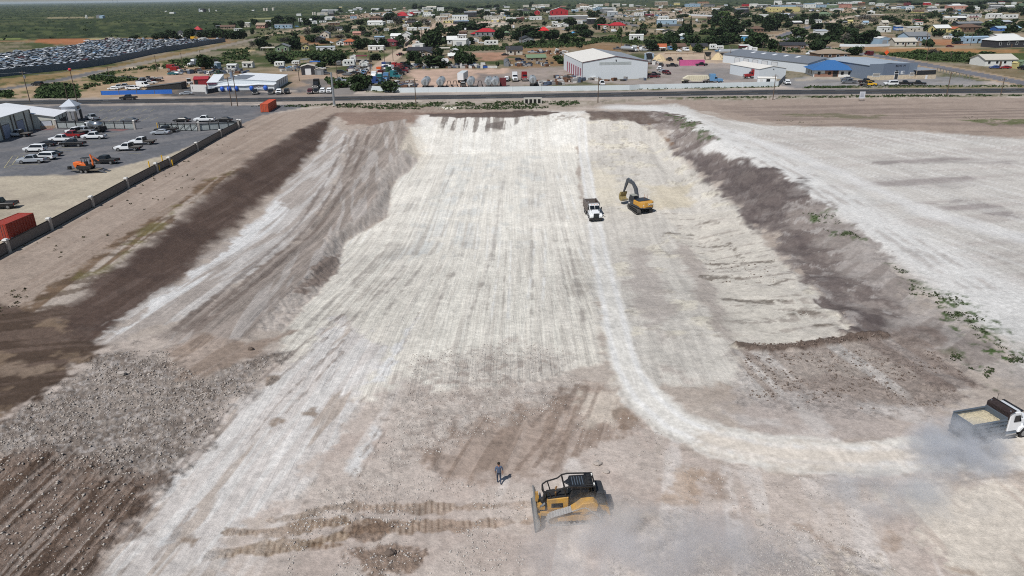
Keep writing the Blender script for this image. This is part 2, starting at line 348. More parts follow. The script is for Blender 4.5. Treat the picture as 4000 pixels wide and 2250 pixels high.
bnk = mask(R4((1080,300),(1190,360),(1130,430),(985,500),(1010,590),(985,720),(720,870),(690,1000),(600,1140),(480,1260),(330,1440),(150,1440),(400,1180),(580,960),(600,850),(870,680),(925,560),(920,470)), .35, .5, .4)
paint(bnk, S(194,184,175)); paint(bnk*sm(.45, .6, n3), S(172,161,152), .6); paint(mask(R4((560,980),(690,960),(690,1060),(600,1140),(420,1180)), .5, 1, .4)*bnk, S(120,102,92), .7)
# --- right half of the pit: mounds, shelf, topsoil band
mnd = mask(R5((90,60),(300,60),(480,120),(620,300),(900,540),(1180,850),(1480,1170),(930,1280),(960,1449),(260,1449),(120,700),(90,400)), 1, 1, .2)
paint(mnd, S(216,210,200)); paint(mnd*sm(.45, .6, streak(gx, gy, 6, 1.4, .06, 171)), S(200,194,185), .7); paint(mnd*sm(.56, .68, n2), S(226,218,200), .7)
paint(mnd*sm(.6, .68, n3)*sm(.45, .6, n2), S(168,160,150), .6)
paint(mask(R5((330,740),(420,760),(500,900),(540,1100),(520,1230),(430,1150),(370,980)), 1, 1.2, .3), S(190,181,173), .9)
paint(mask(R5((560,720),(690,740),(860,1010),(930,1240),(860,1230),(760,1050),(620,850)), .8, 1, .3), S(186,176,167), .9)
paint(mask(R5((120,300),(300,380),(290,520),(180,540),(110,420)), 1.5, 1.5, .2), S(222,212,192), .7)
paint(mask(R5((430,430),(640,430),(660,540),(500,545)), 1.5, 1.5, .2), S(218,206,182), .8)
she = mask(R5((520,560),(860,560),(1010,690),(1150,840),(1290,1030),(1480,1180),(1300,1240),(1050,1275),(930,1260),(850,1060),(720,820),(620,700)), .7, .8, .3)
paint(she, S(217,210,198)); paint(she*sm(.5, .62, n2), S(204,197,187), .6)
cl = streak(gx, gy, 86, .8, .05, 181, 2)
paint(she*sm(.56, .64, cl)*sm(.42, .6, n3), S(160,150,141), .7)
for pts, w_ in [(R5((735,830),(1080,820)), 1.2), (R5((740,900),(880,905)), 1.6), (R5((840,1015),(1170,1022)), .9), (R5((710,745),(830,740)), .8), (R5((720,620),(830,622)), .7), (R5((850,730),(930,810)), .7), (R5((540,670),(700,686)), .7), (R5((640,740),(760,735)), .6),
                (R5((1200,1084),(1290,1082)), 1.3), (R5((1310,1152),(1400,1148)), .9), (R5((1050,950),(1140,920)), 1.3)]:
    m = mask(pts, .25, .6, .8, 5, width=w_); paint(m*sm(.3, .5, n3), S(132,122,112), .85); RUB += m*.5
tsb = mask(R5((120,45),(420,42),(600,60),(700,120),(800,190),(700,250),(860,290),(1080,355),(1200,435),(1330,545),(1480,640),(1620,740),(1760,900),(1900,1100),(2050,1300),(1900,1449),(1750,1300),(1560,1200),(1450,1130),(1290,950),(1180,850),(1060,700),(900,520),(760,400),(600,270),(520,180),(440,110),(300,95),(130,100)), .8, 2.2, .15)
paint(tsb, S(148,138,132)); paint(tsb*sm(.44, .56, fbm(gx*.35, gy*.2, 191, 5, .6)), S(112,101,97), .75); paint(tsb*sm(.56, .66, fbm(gx*.6, gy*.4, 193, 5, .65)), S(182,175,170), .7)
dk = mask(R5((600,270),(760,280),(1060,350),(1190,430),(1140,560),(1230,760),(1560,1060),(1860,1190),(1560,1190),(1300,930),(1100,700),(900,510),(760,390)), 1.5, 2.5, .12)
paint(dk, S(112,102,99), .7); paint(dk*sm(.5, .64, fbm(gx*.5, gy*.3, 197, 5, .65)), S(90,81,80), .6)
paint(mask(R5((120,45),(420,45),(500,110),(320,98),(130,95)), .6, 1, .3)*.8, S(104,90,82))
paint(mask(R5((440,110),(560,200),(600,260),(520,180)), .5, 1, .3), S(140,116,98), .8)
lo = mask(R5((1330,545),(1480,640),(1700,830),(1900,1010),(2100,1220),(2371,1400),(2371,1449),(1950,1300),(1700,1060),(1450,830),(1350,700)), 1.5, 2, .15)
paint(lo, S(178,170,164), .8); paint(lo*sm(.48, .6, streak(gx, gy, 50, .6, .08, 195)), S(140,130,124), .7)
gk = sm(.45, .56, n3*.6+n2*.4)
GRN = np.zeros(len(gx))
for pts, a in [(R5((1230,570),(1400,575),(1450,640),(1300,610)), 1), (R5((1330,650),(1480,670),(1550,712),(1400,690)), .9), (R5((1780,910),(1950,960),(1920,1010),(1790,990)), .6), (R5((1880,990),(2030,1000),(2150,1100),(2250,1230),(2280,1320),(2180,1290),(2080,1160),(1950,1080)), 1),
               (R5((2270,1260),(2350,1290),(2371,1340),(2290,1340)), .9), (R5((1930,1280),(2030,1290),(2120,1380),(2000,1340)), .8), (R5((2140,1350),(2220,1370),(2180,1430)), .9), (R5((520,60),(640,75),(740,140),(800,195),(700,170),(600,120)), .8), (R5((1670,830),(1800,870),(1740,890)), .5), (R5((1340,560),(1400,560),(1410,610),(1330,600)), .8)]:
    m = mask(pts, .6, 1.6, .4); GRN = np.maximum(GRN, m*a)
    paint(m*gk, S(70,92,46), .9*a)
clod = mask(R5((930,1280),(1250,1262),(1640,1215),(1850,1200),(2000,1330),(2150,1449),(1950,1560),(1500,1620),(960,1560)), .8, 1.2, .25)
paint(clod, S(184,172,162)); paint(clod*sm(.44, .6, n2), S(164,150,141), .7); paint(clod*sm(.6, .7, streak(gx, gy, -12, .6, .03, 201, 2)), S(212,205,198), .85)
paint(mask(R5((1560,1220),(1850,1200),(2000,1330),(2100,1449),(1850,1449)), 1, 1.5, .3), S(136,120,112), .65); RUB += clod*.8
win = mask(R5((915,1258),(990,1270),(1060,1272),(1250,1255),(1450,1222),(1640,1200)), .2, .3, .8, 5, width=1.25)
paint(win, S(122,106,96), .95); RUB += win
low = mask(R3((330,470),(700,480),(1250,520),(1500,560),(1330,700),(900,745),(560,715),(300,600)), 1, 1.2, .3)
paint(low, S(186,175,168), .8); paint(low*sm(.5, .64, n2), S(206,199,193), .7)
# --- foreground
fg = sm(74, 56, gy)
fl = mask(R0((-300,870),(300,850),(640,900),(1000,960),(1300,1000),(1560,1050),(1900,1160),(2800,1200),(2800,1600),(-300,1600)), 5, 7, .12)
paint(fl*fg, S(206,193,183), .9); paint(fl*fg*sm(.45, .6, n2), S(190,175,165), .7); paint(fl*fg*sm(.58, .7, streak(gx, gy, 10, .5, .06, 211)), S(222,214,207), .7)
wht = mask(R1((1840,60),(1600,330),(1280,500),(1000,900),(880,1000),(640,1230),(450,1470),(1200,1470),(1250,1250),(1600,1000),(1840,700),(2100,300)), .8, 1.2, .2)
paint(wht, S(220,213,207), .95); paint(wht*sm(.48, .6, streak(gx, gy, 9, 1.5, .08, 221)), S(230,226,221), .8); paint(wht*sm(.6, .7, streak(gx, gy, 9, .8, .1, 223)), S(184,168,154), .7)
for pts in [R1((880,960),(940,880),(980,870),(960,930),(910,1000)), R1((900,1260),(1040,1080),(1060,1090),(920,1270)), R2((0,870),(180,640),(240,660),(80,930)), R2((240,280),(420,40),(330,230),(260,420),(100,420))]:
    paint(mask(pts, .3, .5, .6), S(230,228,225), .9)
for pts in [R1((1440,640),(1500,590),(1520,610),(1450,690)), R1((1440,380),(1500,375),(1480,410),(1430,420)), R1((1640,570),(1710,540),(1700,590)), R1((1000,1250),(1060,1255),(1040,1280))]:
    paint(mask(pts, .3, .5, .8), S(150,132,116), .85)
rub = mask(R1((400,340),(620,240),(900,235),(940,300),(1130,400),(1260,310),(1500,250),(1360,430),(1260,510),(1060,760),(820,930),(500,900),(150,830),(0,900),(-200,930),(-200,700),(60,600),(200,500)), 1.6, 1.8, .35)
paint(rub, S(166,155,146)); paint(rub*sm(.44, .58, n2*.5+n3*.5), S(134,122,113), .75); paint(rub*sm(.6, .66, vn(gx*3.4, gy*3.4, 231)), S(206,199,194), .5); RUB += rub*1.4
sml = mask(R1((880,230),(1090,150),(1330,200),(1480,160),(1560,130),(1360,260),(1230,320),(1120,400),(930,400)), .6, .8, .3)
paint(sml, S(174,158,146), .9); paint(sml*sm(.5, .6, streak(gx, gy, 20, .9, .1, 233)), S(146,128,114), .6)
dbr = mask(R1((-300,-20),(350,0),(400,150),(500,190),(480,260),(420,360),(230,480),(80,580),(-300,700)), .8, 1.2, .25)
paint(dbr, S(108,92,82)); paint(dbr*sm(.46, .6, streak(gx, gy, 75, .8, .08, 241)), S(82,68,58), .85); paint(dbr*sm(.56, .66, n2), S(150,130,110), .6)
paint(mask(R1((0,310),(300,290),(420,330),(200,380),(0,370)), .5, .8, .4), S(152,134,118), .7)
fur = mask(R1((-300,900),(150,830),(500,905),(830,940),(760,1050),(640,1200),(520,1330),(420,1500),(-300,1700)), 1.6, 1.5, .4)
paint(fur, S(146,128,116)); FUR += fur
fdir = streak(gx, gy, 5, 2.2, .16, 251)
paint(fur*sm(.45, .57, fdir), S(104,86,74), .9); paint(fur*sm(.6, .7, streak(gx, gy, 5, 2.6, .12, 253)), S(182,168,158), .7); RUB += fur*.7
cen = mask(R2((380,250),(900,180),(1280,240),(1300,420),(1180,560),(700,720),(420,830),(0,1100),(-100,1000),(330,560)), 3, 2.6, .3)
paint(cen, S(210,200,190), .6); RUB += cen*.5; paint(cen*sm(.55, .65, n3), S(178,164,154), .6)
dis = mask(R2((940,535),(1120,540),(1250,430),(1400,400),(1560,620),(1350,760),(1180,830),(1000,870),(840,960),(620,910),(430,870),(430,790),(560,780),(640,680),(760,640)), 1.3, 1.6, .45)
paint(dis, S(176,158,145), .85); FUR += dis*.5
paint(dis*sm(.48, .6, streak(gx, gy, 17, 2.0, .05, 261, 2)), S(150,132,119), .7)
paint(mask(R2((1280,460),(1500,480),(1480,640),(1300,640)), .6, 1, .4), S(214,202,188), .8)
paint(mask(R2((1500,560),(1700,640),(1500,680)), .5, 1, .5), S(150,130,114), .7)
for pts, w_, c_, a_ in [(R2((-60,1080),(400,1085),(800,1075),(1010,1065)), .9, S(176,152,132), .8), (R2((60,1190),(330,1180),(800,1165),(1010,1150)), .9, S(172,146,124), .9), (R1((1140,1335),(1400,1300),(1840,1250)), .8, S(160,134,104), .9), (R1((1220,1220),(1500,1205),(1840,1150)), .9, S(150,122,94), .9), (R1((1450,1150),(1840,1075)), .8, S(160,138,116), .7), (R1((1700,1290),(1840,1280)), .7, S(140,112,86), .8)]:
    m = mask(pts, .15, .35, .8, 5, width=w_)
    ph = (gx*.98+gy*.1)*2*math.pi/.42
    paint(m*sm(.3, .6, n2+.1), c_, a_*.7); ph = ph+2.5*n2; k_ = sm(.42, .6, n3*.5+n2*.5); paint(m*k_*sm(.2, .8, np.sin(ph)), S(122,102,84), .55); paint(m*k_*sm(.4, .9, -np.sin(ph)), S(206,190,170), .35); RUB += m*.4
for pts in [R2((60,1330),(200,1290),(420,1340),(380,1400),(180,1420)), R2((80,1180),(260,1190),(200,1240),(70,1240))]:
    m = mask(pts, .3, .7, .8); paint(m, S(146,120,100), .7); RUB += m
paint(mask(R3((-60,880),(120,890),(60,1060),(-60,1040)), .6, 1, .3), S(184,158,134), .6); paint(mask(R3((200,930),(330,1140),(280,1160),(180,960)), .5, .8, .4), S(164,144,128), .6)
rb2 = mask(R3((-200,1150),(250,1220),(700,1260),(1000,1330),(1100,1500),(-200,1500)), 1, 1.2, .3); RUB += rb2*.7; paint(rb2*sm(.5, .6, n3), S(222,210,196), .7)
wr = mask(R3((1000,1010),(1300,960),(1841,905),(2100,900),(2100,1500),(1500,1500),(1380,1300),(1150,1150)), .8, 1.5, .2)
paint(wr, S(222,212,198), .9); paint(wr*sm(.55, .65, streak(gx, gy, -4, .8, .08, 271)), S(190,174,162), .6)
for pts in [R3((560,1150),(680,1150),(860,1300),(760,1290)), R3((1040,1230),(1180,1250),(1150,1290),(1050,1280)), R3((1400,1390),(1560,1430),(1500,1449))]:
    paint(mask(pts, .4, .8, .6), S(168,146,128), .6)
for pts, w_, c_, a_ in [(R2((1270,420),(1200,560),(1080,720),(950,870)), .4, S(140,122,110), .6), (R2((1330,430),(1270,580),(1160,720),(1040,860)), .4, S(140,122,110), .6), (R2((1390,430),(1340,560),(1240,690),(1130,810)), .35, S(142,124,112), .5), (R2((1180,440),(1120,540),(1030,640)), .35, S(142,124,112), .5),
   (R1((1850,40),(1560,260),(1240,540),(1050,770),(880,960),(640,1210)), .45, S(150,138,130), .7), (R1((1850,95),(1600,300),(1290,560),(1090,790),(900,1000)), .35, S(160,148,140), .6), (R1((1850,180),(1690,330),(1500,520),(1330,740)), .35, S(156,142,132), .65), (R1((1850,240),(1700,400),(1540,570)), .3, S(156,142,132), .6),
   (R1((1040,1090),(920,1260),(830,1360)), .3, S(170,156,146), .6), (R2((250,650),(180,760),(90,920)), .25, S(160,146,136), .6), (R2((210,640),(130,780),(40,930)), .25, S(160,146,136), .6), (R2((420,30),(330,220),(180,420),(0,640)), .35, S(176,164,154), .6), (R3((600,900),(900,960),(1300,965),(1841,900)), .35, S(176,162,150), .5), (R3((0,760),(300,870),(700,910),(1200,900)), .4, S(184,170,158), .5)]:
    m = mask(pts, .12, .15, .9, 5, width=w_); paint(m*sm(.3, .52, n2*.6+n3*.4), c_, a_); RUB += m*.25
# haul road
hr = [(1462,300),(1470,400),(1486,500),(1503,600),(1535,750),(1556,850),(1580,930),(1625,1000),(1700,1065),(1800,1108),(1950,1140),(2150,1150),(2350,1142),(2700,1130)]
P_ = [tuple(gph(*p)[:2]) for p in R0(*hr)]
m1 = mask(P_[:9], .35, .3, .4, 7, width=2.9, px=False); m2 = mask(P_[7:], .4, .4, .4, 7, width=4.4, px=False)
hm = np.maximum(m1, m2)
paint(hm, S(226,222,214), .95)
dxy = sdf(P_, gx, gy, False)
paint(hm*sm(.5, .1, np.abs(dxy-.95)), S(232,230,226), .8); paint(hm*sm(.35, .1, np.abs(dxy-1.9))*sm(.3, .6, n2), S(196,188,178), .6)
paint(mask(P_[9:], .8, .8, .3, 17, width=3.2, px=False), S(212,196,178), .5)
RUB *= 1-.95*hm
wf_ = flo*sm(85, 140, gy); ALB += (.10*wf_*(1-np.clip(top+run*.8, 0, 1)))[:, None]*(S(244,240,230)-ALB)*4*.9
# --- relief
hz = hbase(gx, gy)
near = sm(150, 80, gy)
r1 = fbm(gx*2.4, gy*2.4, 301, 3, .7); r2 = vn(gx*4.6, gy*4.6, 305); r3 = vn(gx*.9, gy*.9, 309)
hz = hz+np.clip(RUB, 0, 1.6)*near*(.20*(r1-.5)+.20*np.maximum(r2-.55, 0)+.06*(r3-.5))
hz = hz+near*.05*(fbm(gx*1.1, gy*1.1, 311, 3)-.5)*2
hz = hz+fur*near*.16*(fdir-.5)*2+dis*near*.10*(streak(gx, gy, 17, 2.0, .05, 261, 2)-.5)*2
hz = hz+bnk*.5*(n3-.5)+tks*.3*(streak(gx, gy, 3, .9, .04, 145)-.5)*2+tsb*.5*(n2-.5)*2+flo*.10*(stY-.5)*2+mnd*.5*(n2-.5)+win*.45*n3+drk*.3*(n2-.5)
hz = np.where(gy > 250, 0, hz)*(1-lot)*(1-grv)
# tone the finest grain of the soil itself
gr_ = vn(gx*5.1, gy*5.1, 321)*.5+vn(gx*2.3, gy*2.3, 323)*.5
nb = sm(270, 240, gy); pit = np.clip(flo+mnd*.6+tks+bnc*.8+fld*.4+drk*.6+tsb*.3+wht*.5, 0, 1)
ALB *= (1+(.30*np.clip(RUB, 0, 1)+.10)*(gr_-.5)*2*near+nb*(.13*DET*(1-.5*pit)+.12*DETY*pit*(1-.5*flo))+(1-nb)*.16*DET)[:, None]
ALB *= (1-.11*nb*sm(.18, .34, DETY)*pit*(1-.5*flo)-.12*nb*sm(.2, .4, DET)*(1-pit))[:, None]
def mesh_from(name, co, faces4, mats=(), smooth=True):
    me = bpy.data.meshes.new(name); n = len(co); q = len(faces4)
    me.vertices.add(n); me.vertices.foreach_set('co', np.asarray(co, np.float32).ravel())
    me.loops.add(q*4); me.loops.foreach_set('vertex_index', np.asarray(faces4, np.int32).ravel())
    me.polygons.add(q); me.polygons.foreach_set('loop_start', np.arange(0, q*4, 4, dtype=np.int32))
    me.polygons.foreach_set('use_smooth', np.full(q, smooth))
    for m in mats: me.materials.append(m)
    me.update(); me.validate(); return me
nr_, nc_ = GX.shape
idx = np.arange(nr_*nc_).reshape(nr_, nc_)
f4 = np.stack([idx[:-1, :-1], idx[:-1, 1:], idx[1:, 1:], idx[1:, :-1]], -1).reshape(-1, 4)
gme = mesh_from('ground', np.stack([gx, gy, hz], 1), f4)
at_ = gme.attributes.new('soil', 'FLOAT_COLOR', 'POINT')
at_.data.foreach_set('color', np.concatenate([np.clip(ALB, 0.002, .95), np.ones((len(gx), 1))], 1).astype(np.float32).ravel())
at2 = gme.attributes.new('stony', 'FLOAT', 'POINT'); at2.data.foreach_set('value', (np.clip(RUB*.7+.35*nb+.25*near+.1, 0, 1.3)*(1-.8*np.maximum(lot, hm))).astype(np.float32))
at3 = gme.attributes.new('lined', 'FLOAT', 'POINT'); at3.data.foreach_set('value', np.clip(flo+bnc+tks+.5*fld+.6*strp+.7*drk+.5*mnd+.8*wht+.4*hm-bnk-blu*0-she, 0, 1).astype(np.float32))
# ------------------------------------------------------------------ materials
def N(nt, t, **kw):
    n = nt.nodes.new(t)
    for k, v in kw.items():
        if k in n.inputs: n.inputs[k].default_value = v
        else: setattr(n, k, v)
    return n
def newmat(name):
    m = bpy.data.materials.new(name); m.use_nodes = True
    return m, m.node_tree, m.node_tree.nodes['Principled BSDF']
def ground_mat():
    m, nt, b = newmat('soil'); L = nt.links.new
    a = N(nt, 'ShaderNodeAttribute', attribute_name='soil'); s = N(nt, 'ShaderNodeAttribute', attribute_name='stony'); ln = N(nt, 'ShaderNodeAttribute', attribute_name='lined')
    g = N(nt, 'ShaderNodeNewGeometry')
    def noise(sc, det, ro, mp=None):
        n = N(nt, 'ShaderNodeTexNoise', Scale=sc, Detail=det, Roughness=ro)
        if mp:
            q = N(nt, 'ShaderNodeMapping'); q.inputs['Scale'].default_value = mp; L(g.outputs['Position'], q.inputs['Vector']); L(q.outputs['Vector'], n.inputs['Vector'])
        else: L(g.outputs['Position'], n.inputs['Vector'])
        return n.outputs['Fac']
    def rng(v, f0, f1, t0, t1):
        r = N(nt, 'ShaderNodeMapRange'); r.inputs['From Min'].default_value = f0; r.inputs['From Max'].default_value = f1; r.inputs['To Min'].default_value = t0; r.inputs['To Max'].default_value = t1; L(v, r.inputs['Value']); return r.outputs['Result']
    def math_(op, x, y):
        q = N(nt, 'ShaderNodeMath', operation=op)
        for i, v in enumerate((x, y)):
            if isinstance(v, (int, float)): q.inputs[i].default_value = v
            else: L(v, q.inputs[i])
        return q.outputs[0]
    n1 = noise(1.6, 9, .78); n2 = noise(7, 5, .7); n3 = noise(.16, 6, .7); nl = noise(1.0, 7, .72, (3.4, .055, 1)); nl2 = noise(1.0, 6, .7, (.8, .03, 1)); sp = noise(3.3, 3, .6)
    k = math_('MULTIPLY', rng(n1, .34, .66, .80, 1.16), rng(n2, .3, .7, .90, 1.09)); k = math_('MULTIPLY', k, rng(n3, .35, .65, .92, 1.07))
    # fine grading lines where machines have driven up and down
    kl = math_('MULTIPLY', rng(nl, .36, .62, .88, 1.05), rng(nl2, .36, .62, .95, 1.03)); k = math_('MULTIPLY', k, math_('ADD', 1.0, math_('MULTIPLY', ln.outputs['Fac'], math_('SUBTRACT', kl, 1.0))))
    # scattered dark specks of soil
    k = math_('MULTIPLY', k, rng(sp, .66, .76, 1.0, .78))
    mx = N(nt, 'ShaderNodeMix', data_type='RGBA', blend_type='MULTIPLY'); mx.inputs[0].default_value = 1
    L(a.outputs['Color'], mx.inputs[6]); L(k, mx.inputs[7]); L(mx.outputs[2], b.inputs['Base Color'])
    h = math_('ADD', math_('ADD', n1, math_('MULTIPLY', n2, .35)), math_('MULTIPLY', math_('MULTIPLY', nl, ln.outputs['Fac']), 1.5))
    bp = N(nt, 'ShaderNodeBump', Distance=.30); L(math_('MULTIPLY', s.outputs['Fac'], .75), bp.inputs['Strength']); L(h, bp.inputs['Height'])
    L(bp.outputs['Normal'], b.inputs['Normal']); b.inputs['Roughness'].default_value = .95; b.inputs['Specular IOR Level'].default_value = .12
    return m
gme.materials.append(ground_mat())
ground = bpy.data.objects.new('ground', gme); COL.objects.link(ground); ground['kind'] = 'structure'
def hgt(x, y):
    """height of the built ground sheet near (x, y)"""
    r = np.searchsorted(Yr, y); r = min(max(r, 1), len(Yr)-1); r = r if abs(Yr[r]-y) < abs(Yr[r-1]-y) else r-1
    c = int(np.argmin(abs(us*dep[r]-x))); return float(hz[r*nc_+c])
def hmean(x, y, rad=1.0):
    return float(np.mean([hgt(x+rad*a, y+rad*b) for a in (-1, 0, 1) for b in (-1, 0, 1)]))
# ------------------------------------------------------------------ building blocks
THINGS = []
class MB:
    """collects shapes and links them as one mesh"""
    def __init__(s): s.v = []; s.f = []; s.m = []
    def add(s, vs, fs, mi=0):
        o = len(s.v); s.v += [tuple(map(float, v)) for v in vs]; s.f += [tuple(i+o for i in f) for f in fs]; s.m += [mi]*len(fs); return s
    def box(s, x0, x1, y0, y1, z0, z1, mi=0, tx=0, ty=0, rz=0, at=None):
        vs = [(x0, y0, z0), (x1, y0, z0), (x1, y1, z0), (x0, y1, z0), (x0+tx, y0+ty, z1), (x1-tx, y0+ty, z1), (x1-tx, y1-ty, z1), (x0+tx, y1-ty, z1)]
        if rz or at:
            c, n = math.cos(rz), math.sin(rz); a = at or (0, 0, 0)
            vs = [(a[0]+x*c-y*n, a[1]+x*n+y*c, a[2]+z) for x, y, z in vs]
        return s.add(vs, [(3, 2, 1, 0), (4, 5, 6, 7), (0, 1, 5, 4), (1, 2, 6, 5), (2, 3, 7, 6), (3, 0, 4, 7)], mi)
    def prism(s, pts, y0, y1, mi=0, axis='y', ins=None):
        """polygon (a, b) drawn out from y0 to y1; axis y: (x, z) outline, x: (y, z), z: (x, y)"""
        n = len(pts); put = {'y': lambda a, b, c: (a, c, b), 'x': lambda a, b, c: (c, a, b), 'z': lambda a, b, c: (a, b, c)}[axis]
        vs = [put(a, b, y0) for a, b in pts]+[put(a, b, y1) for a, b in pts]
        fs = [tuple(range(n)), tuple(range(2*n-1, n-1, -1))]+[(i, i+n, (i+1) % n+n, (i+1) % n) for i in range(n)]
        return s.add(vs, fs, mi)
    def cyl(s, p0, p1, r0, r1=None, n=10, mi=0, caps=True):
        r1 = r0 if r1 is None else r1
        p0, p1 = Vector(p0), Vector(p1); d = (p1-p0).normalized(); a = d.orthogonal().normalized(); b = d.cross(a)
        vs = []
        for p, r in ((p0, r0), (p1, r1)):
            vs += [p+a*(r*math.cos(2*math.pi*i/n))+b*(r*math.sin(2*math.pi*i/n)) for i in range(n)]
        fs = [(i, (i+1) % n, n+(i+1) % n, n+i) for i in range(n)]
        if caps: fs += [tuple(range(n-1, -1, -1)), tuple(range(n, 2*n))]
        return s.add(vs, fs, mi)
    def tube(s, pts, r, n=6, mi=0):
        for a, b in zip(pts[:-1], pts[1:]): s.cyl(a, b, r, r, n, mi)
        return s
    def ell(s, c, r, n=8, k=6, mi=0):
        vs = [(c[0], c[1], c[2]-r[2])]; fs = []
        for j in range(1, k):
            t = math.pi*j/k-math.pi/2
            vs += [(c[0]+r[0]*math.cos(t)*math.cos(2*math.pi*i/n), c[1]+r[1]*math.cos(t)*math.sin(2*math.pi*i/n), c[2]+r[2]*math.sin(t)) for i in range(n)]
        vs.append((c[0], c[1], c[2]+r[2])); L = len(vs)-1
        for i in range(n):
            i2 = (i+1) % n; fs.append((0, 1+i2, 1+i)); fs.append((L, L-n+i, L-n+i2))
            for j in range(k-2): fs.append((1+j*n+i, 1+j*n+i2, 1+(j+1)*n+i2, 1+(j+1)*n+i))
        return s.add(vs, fs, mi)
    def xf(s, M):
        s.v = [tuple(M@Vector(v)) for v in s.v]; return s
    def mesh(s, name, mats, bevel=0, smooth=False, seg=1):
        me = bpy.data.meshes.new(name); me.from_pydata(s.v, [], s.f)
        for m in (mats if isinstance(mats, (list, tuple)) else [mats]): me.materials.append(m)
        me.polygons.foreach_set('material_index', s.m)
        bm = bmesh.new(); bm.from_mesh(me)
        bmesh.ops.recalc_face_normals(bm, faces=bm.faces)
        if bevel:
            es = [e for e in bm.edges if len(e.link_faces) == 2 and e.calc_face_angle(0) > .5]
            try: bmesh.ops.bevel(bm, geom=es, offset=bevel, segments=seg, affect='EDGES', clamp_overlap=True)
            except Exception: pass
        bm.to_mesh(me); bm.free()
        if smooth: me.polygons.foreach_set('use_smooth', [True]*len(me.polygons))
        me.update(); return me
    def build(s, name, mats, parent=None, bevel=0, smooth=False, seg=1):
        o = bpy.data.objects.new(name, s.mesh(name, mats, bevel, smooth, seg)); COL.objects.link(o)
        if parent: o.parent = parent
        return o
def put(name, mesh, parent=None, loc=(0, 0, 0), rz=0):
    o = bpy.data.objects.new(name, mesh); COL.objects.link(o); o.location = loc; o.rotation_euler = (0, 0, rz)
    if parent: o.parent = parent
    return o
def tag(o, cat, label=None, look=None, group=None, kind=None, rel=True):
    """label: the finished words; look: words that the place of the thing is added to at the end of the script"""
    o['category'] = cat
    if label: o['label'] = label
    if group: o['group'] = group
    if kind: o['kind'] = kind
    THINGS.append((o, look)); return o
def thing(name, cat, loc, rz=0, label=None, look=None, group=None):
    o = bpy.data.objects.new(name, None); o.empty_display_size = .2; COL.objects.link(o)
    o.location = tuple(map(float, loc)); o.rotation_euler = (0, 0, rz)
    return tag(o, cat, label, look, group)
def kids(o, _c={}): return [c for c in o.children]
def dup(src, loc, rz=0, label=None, look=None, group=None, sc=None):
    """a copy of a thing with copies of its parts and sub-parts"""
    r = src.copy(); COL.objects.link(r); r.location = tuple(map(float, loc)); r.rotation_euler = (0, 0, rz)
    if sc: r.scale = sc
    for k in ('label', 'group'):
        if k in r: del r[k]
    for ch in list(src.children):
        c = ch.copy(); COL.objects.link(c); c.parent = r
        for g in list(ch.children):
            d = g.copy(); COL.objects.link(d); d.parent = c
    return tag(r, src['category'], label, look, group)
_MC = {}
def mat(rgb, rough=.6, metal=0, kind='paint', dirt=.12, em=None, scale=2.0):
    """procedural material: a base colour broken up by dust and wear; rgb are sRGB numbers of the thing's own colour"""
    key = (tuple(rgb), rough, metal, kind, dirt, scale)
    if key in _MC: return _MC[key]
    m, nt, b = newmat(kind+'_%d_%d_%d' % tuple(rgb)); L = nt.links.new
    c = np.array(rgb)/255.0; c = np.where(c <= .04045, c/12.92, ((c+.055)/1.055)**2.4)
    tc = N(nt, 'ShaderNodeTexCoord'); nz = N(nt, 'ShaderNodeTexNoise', Scale=scale, Detail=5.0, Roughness=.65)
    L(tc.outputs['Object'], nz.inputs['Vector'])
    mx = N(nt, 'ShaderNodeMix', data_type='RGBA'); mx.inputs[6].default_value = (*c, 1)
    d = np.clip(c*.55+np.array([.13, .115, .1])*.5, 0, 1); mx.inputs[7].default_value = (*d, 1)
    mr = N(nt, 'ShaderNodeMapRange'); mr.inputs['From Min'].default_value = .38; mr.inputs['From Max'].default_value = .75; mr.inputs['To Max'].default_value = dirt*2.2
    L(nz.outputs['Fac'], mr.inputs['Value']); L(mr.outputs['Result'], mx.inputs[0]); L(mx.outputs[2], b.inputs['Base Color'])
    b.inputs['Roughness'].default_value = rough; b.inputs['Metallic'].default_value = metal
    b.inputs['Specular IOR Level'].default_value = .35
    if kind == 'paint': b.inputs['Coat Weight'].default_value = .25; b.inputs['Coat Roughness'].default_value = .25
    if kind in ('sheet', 'roofmetal'):
        wv = N(nt, 'ShaderNodeTexWave', Scale=1.3, Distortion=0.0); wv.bands_direction = 'X' if kind == 'sheet' else 'Y'
        L(tc.outputs['Object'], wv.inputs['Vector']); bp = N(nt, 'ShaderNodeBump', Strength=.35, Distance=.06)
        L(wv.outputs['Fac'], bp.inputs['Height']); L(bp.outputs['Normal'], b.inputs['Normal'])
    if kind in ('stone', 'dirt', 'shingle', 'rust'):
        n2 = N(nt, 'ShaderNodeTexVoronoi', Scale=scale*2.2); L(tc.outputs['Object'], n2.inputs['Vector'])
        bp = N(nt, 'ShaderNodeBump', Strength=.6, Distance=.08); L(n2.outputs['Distance'], bp.inputs['Height']); L(bp.outputs['Normal'], b.inputs['Normal'])
    _MC[key] = m; return m
GLASS = mat((22, 28, 34), .12, 0, 'glass', .05); RUBBER = mat((26, 26, 27), .9, 0, 'rubber', .3); RIM = mat((150, 152, 155), .4, .7, 'metal')
CHROME = mat((190, 192, 195), .25, .9, 'metal', .1); DARK = mat((30, 31, 33), .7, 0, 'plain', .2); BLK = mat((18, 18, 20), .5, 0, 'paint', .2)
STEEL = mat((120, 122, 125), .5, .5, 'metal', .25); WOOD = mat((96, 80, 66), .85, 0, 'wood', .3); CONC = mat((190, 186, 178), .9, 0, 'concrete', .2)
LAMP = mat((225, 225, 220), .2, 0, 'lens', .05); RED = mat((130, 18, 18), .3, 0, 'lens', .05); AMB = mat((220, 130, 30), .3, 0, 'lens', .05)
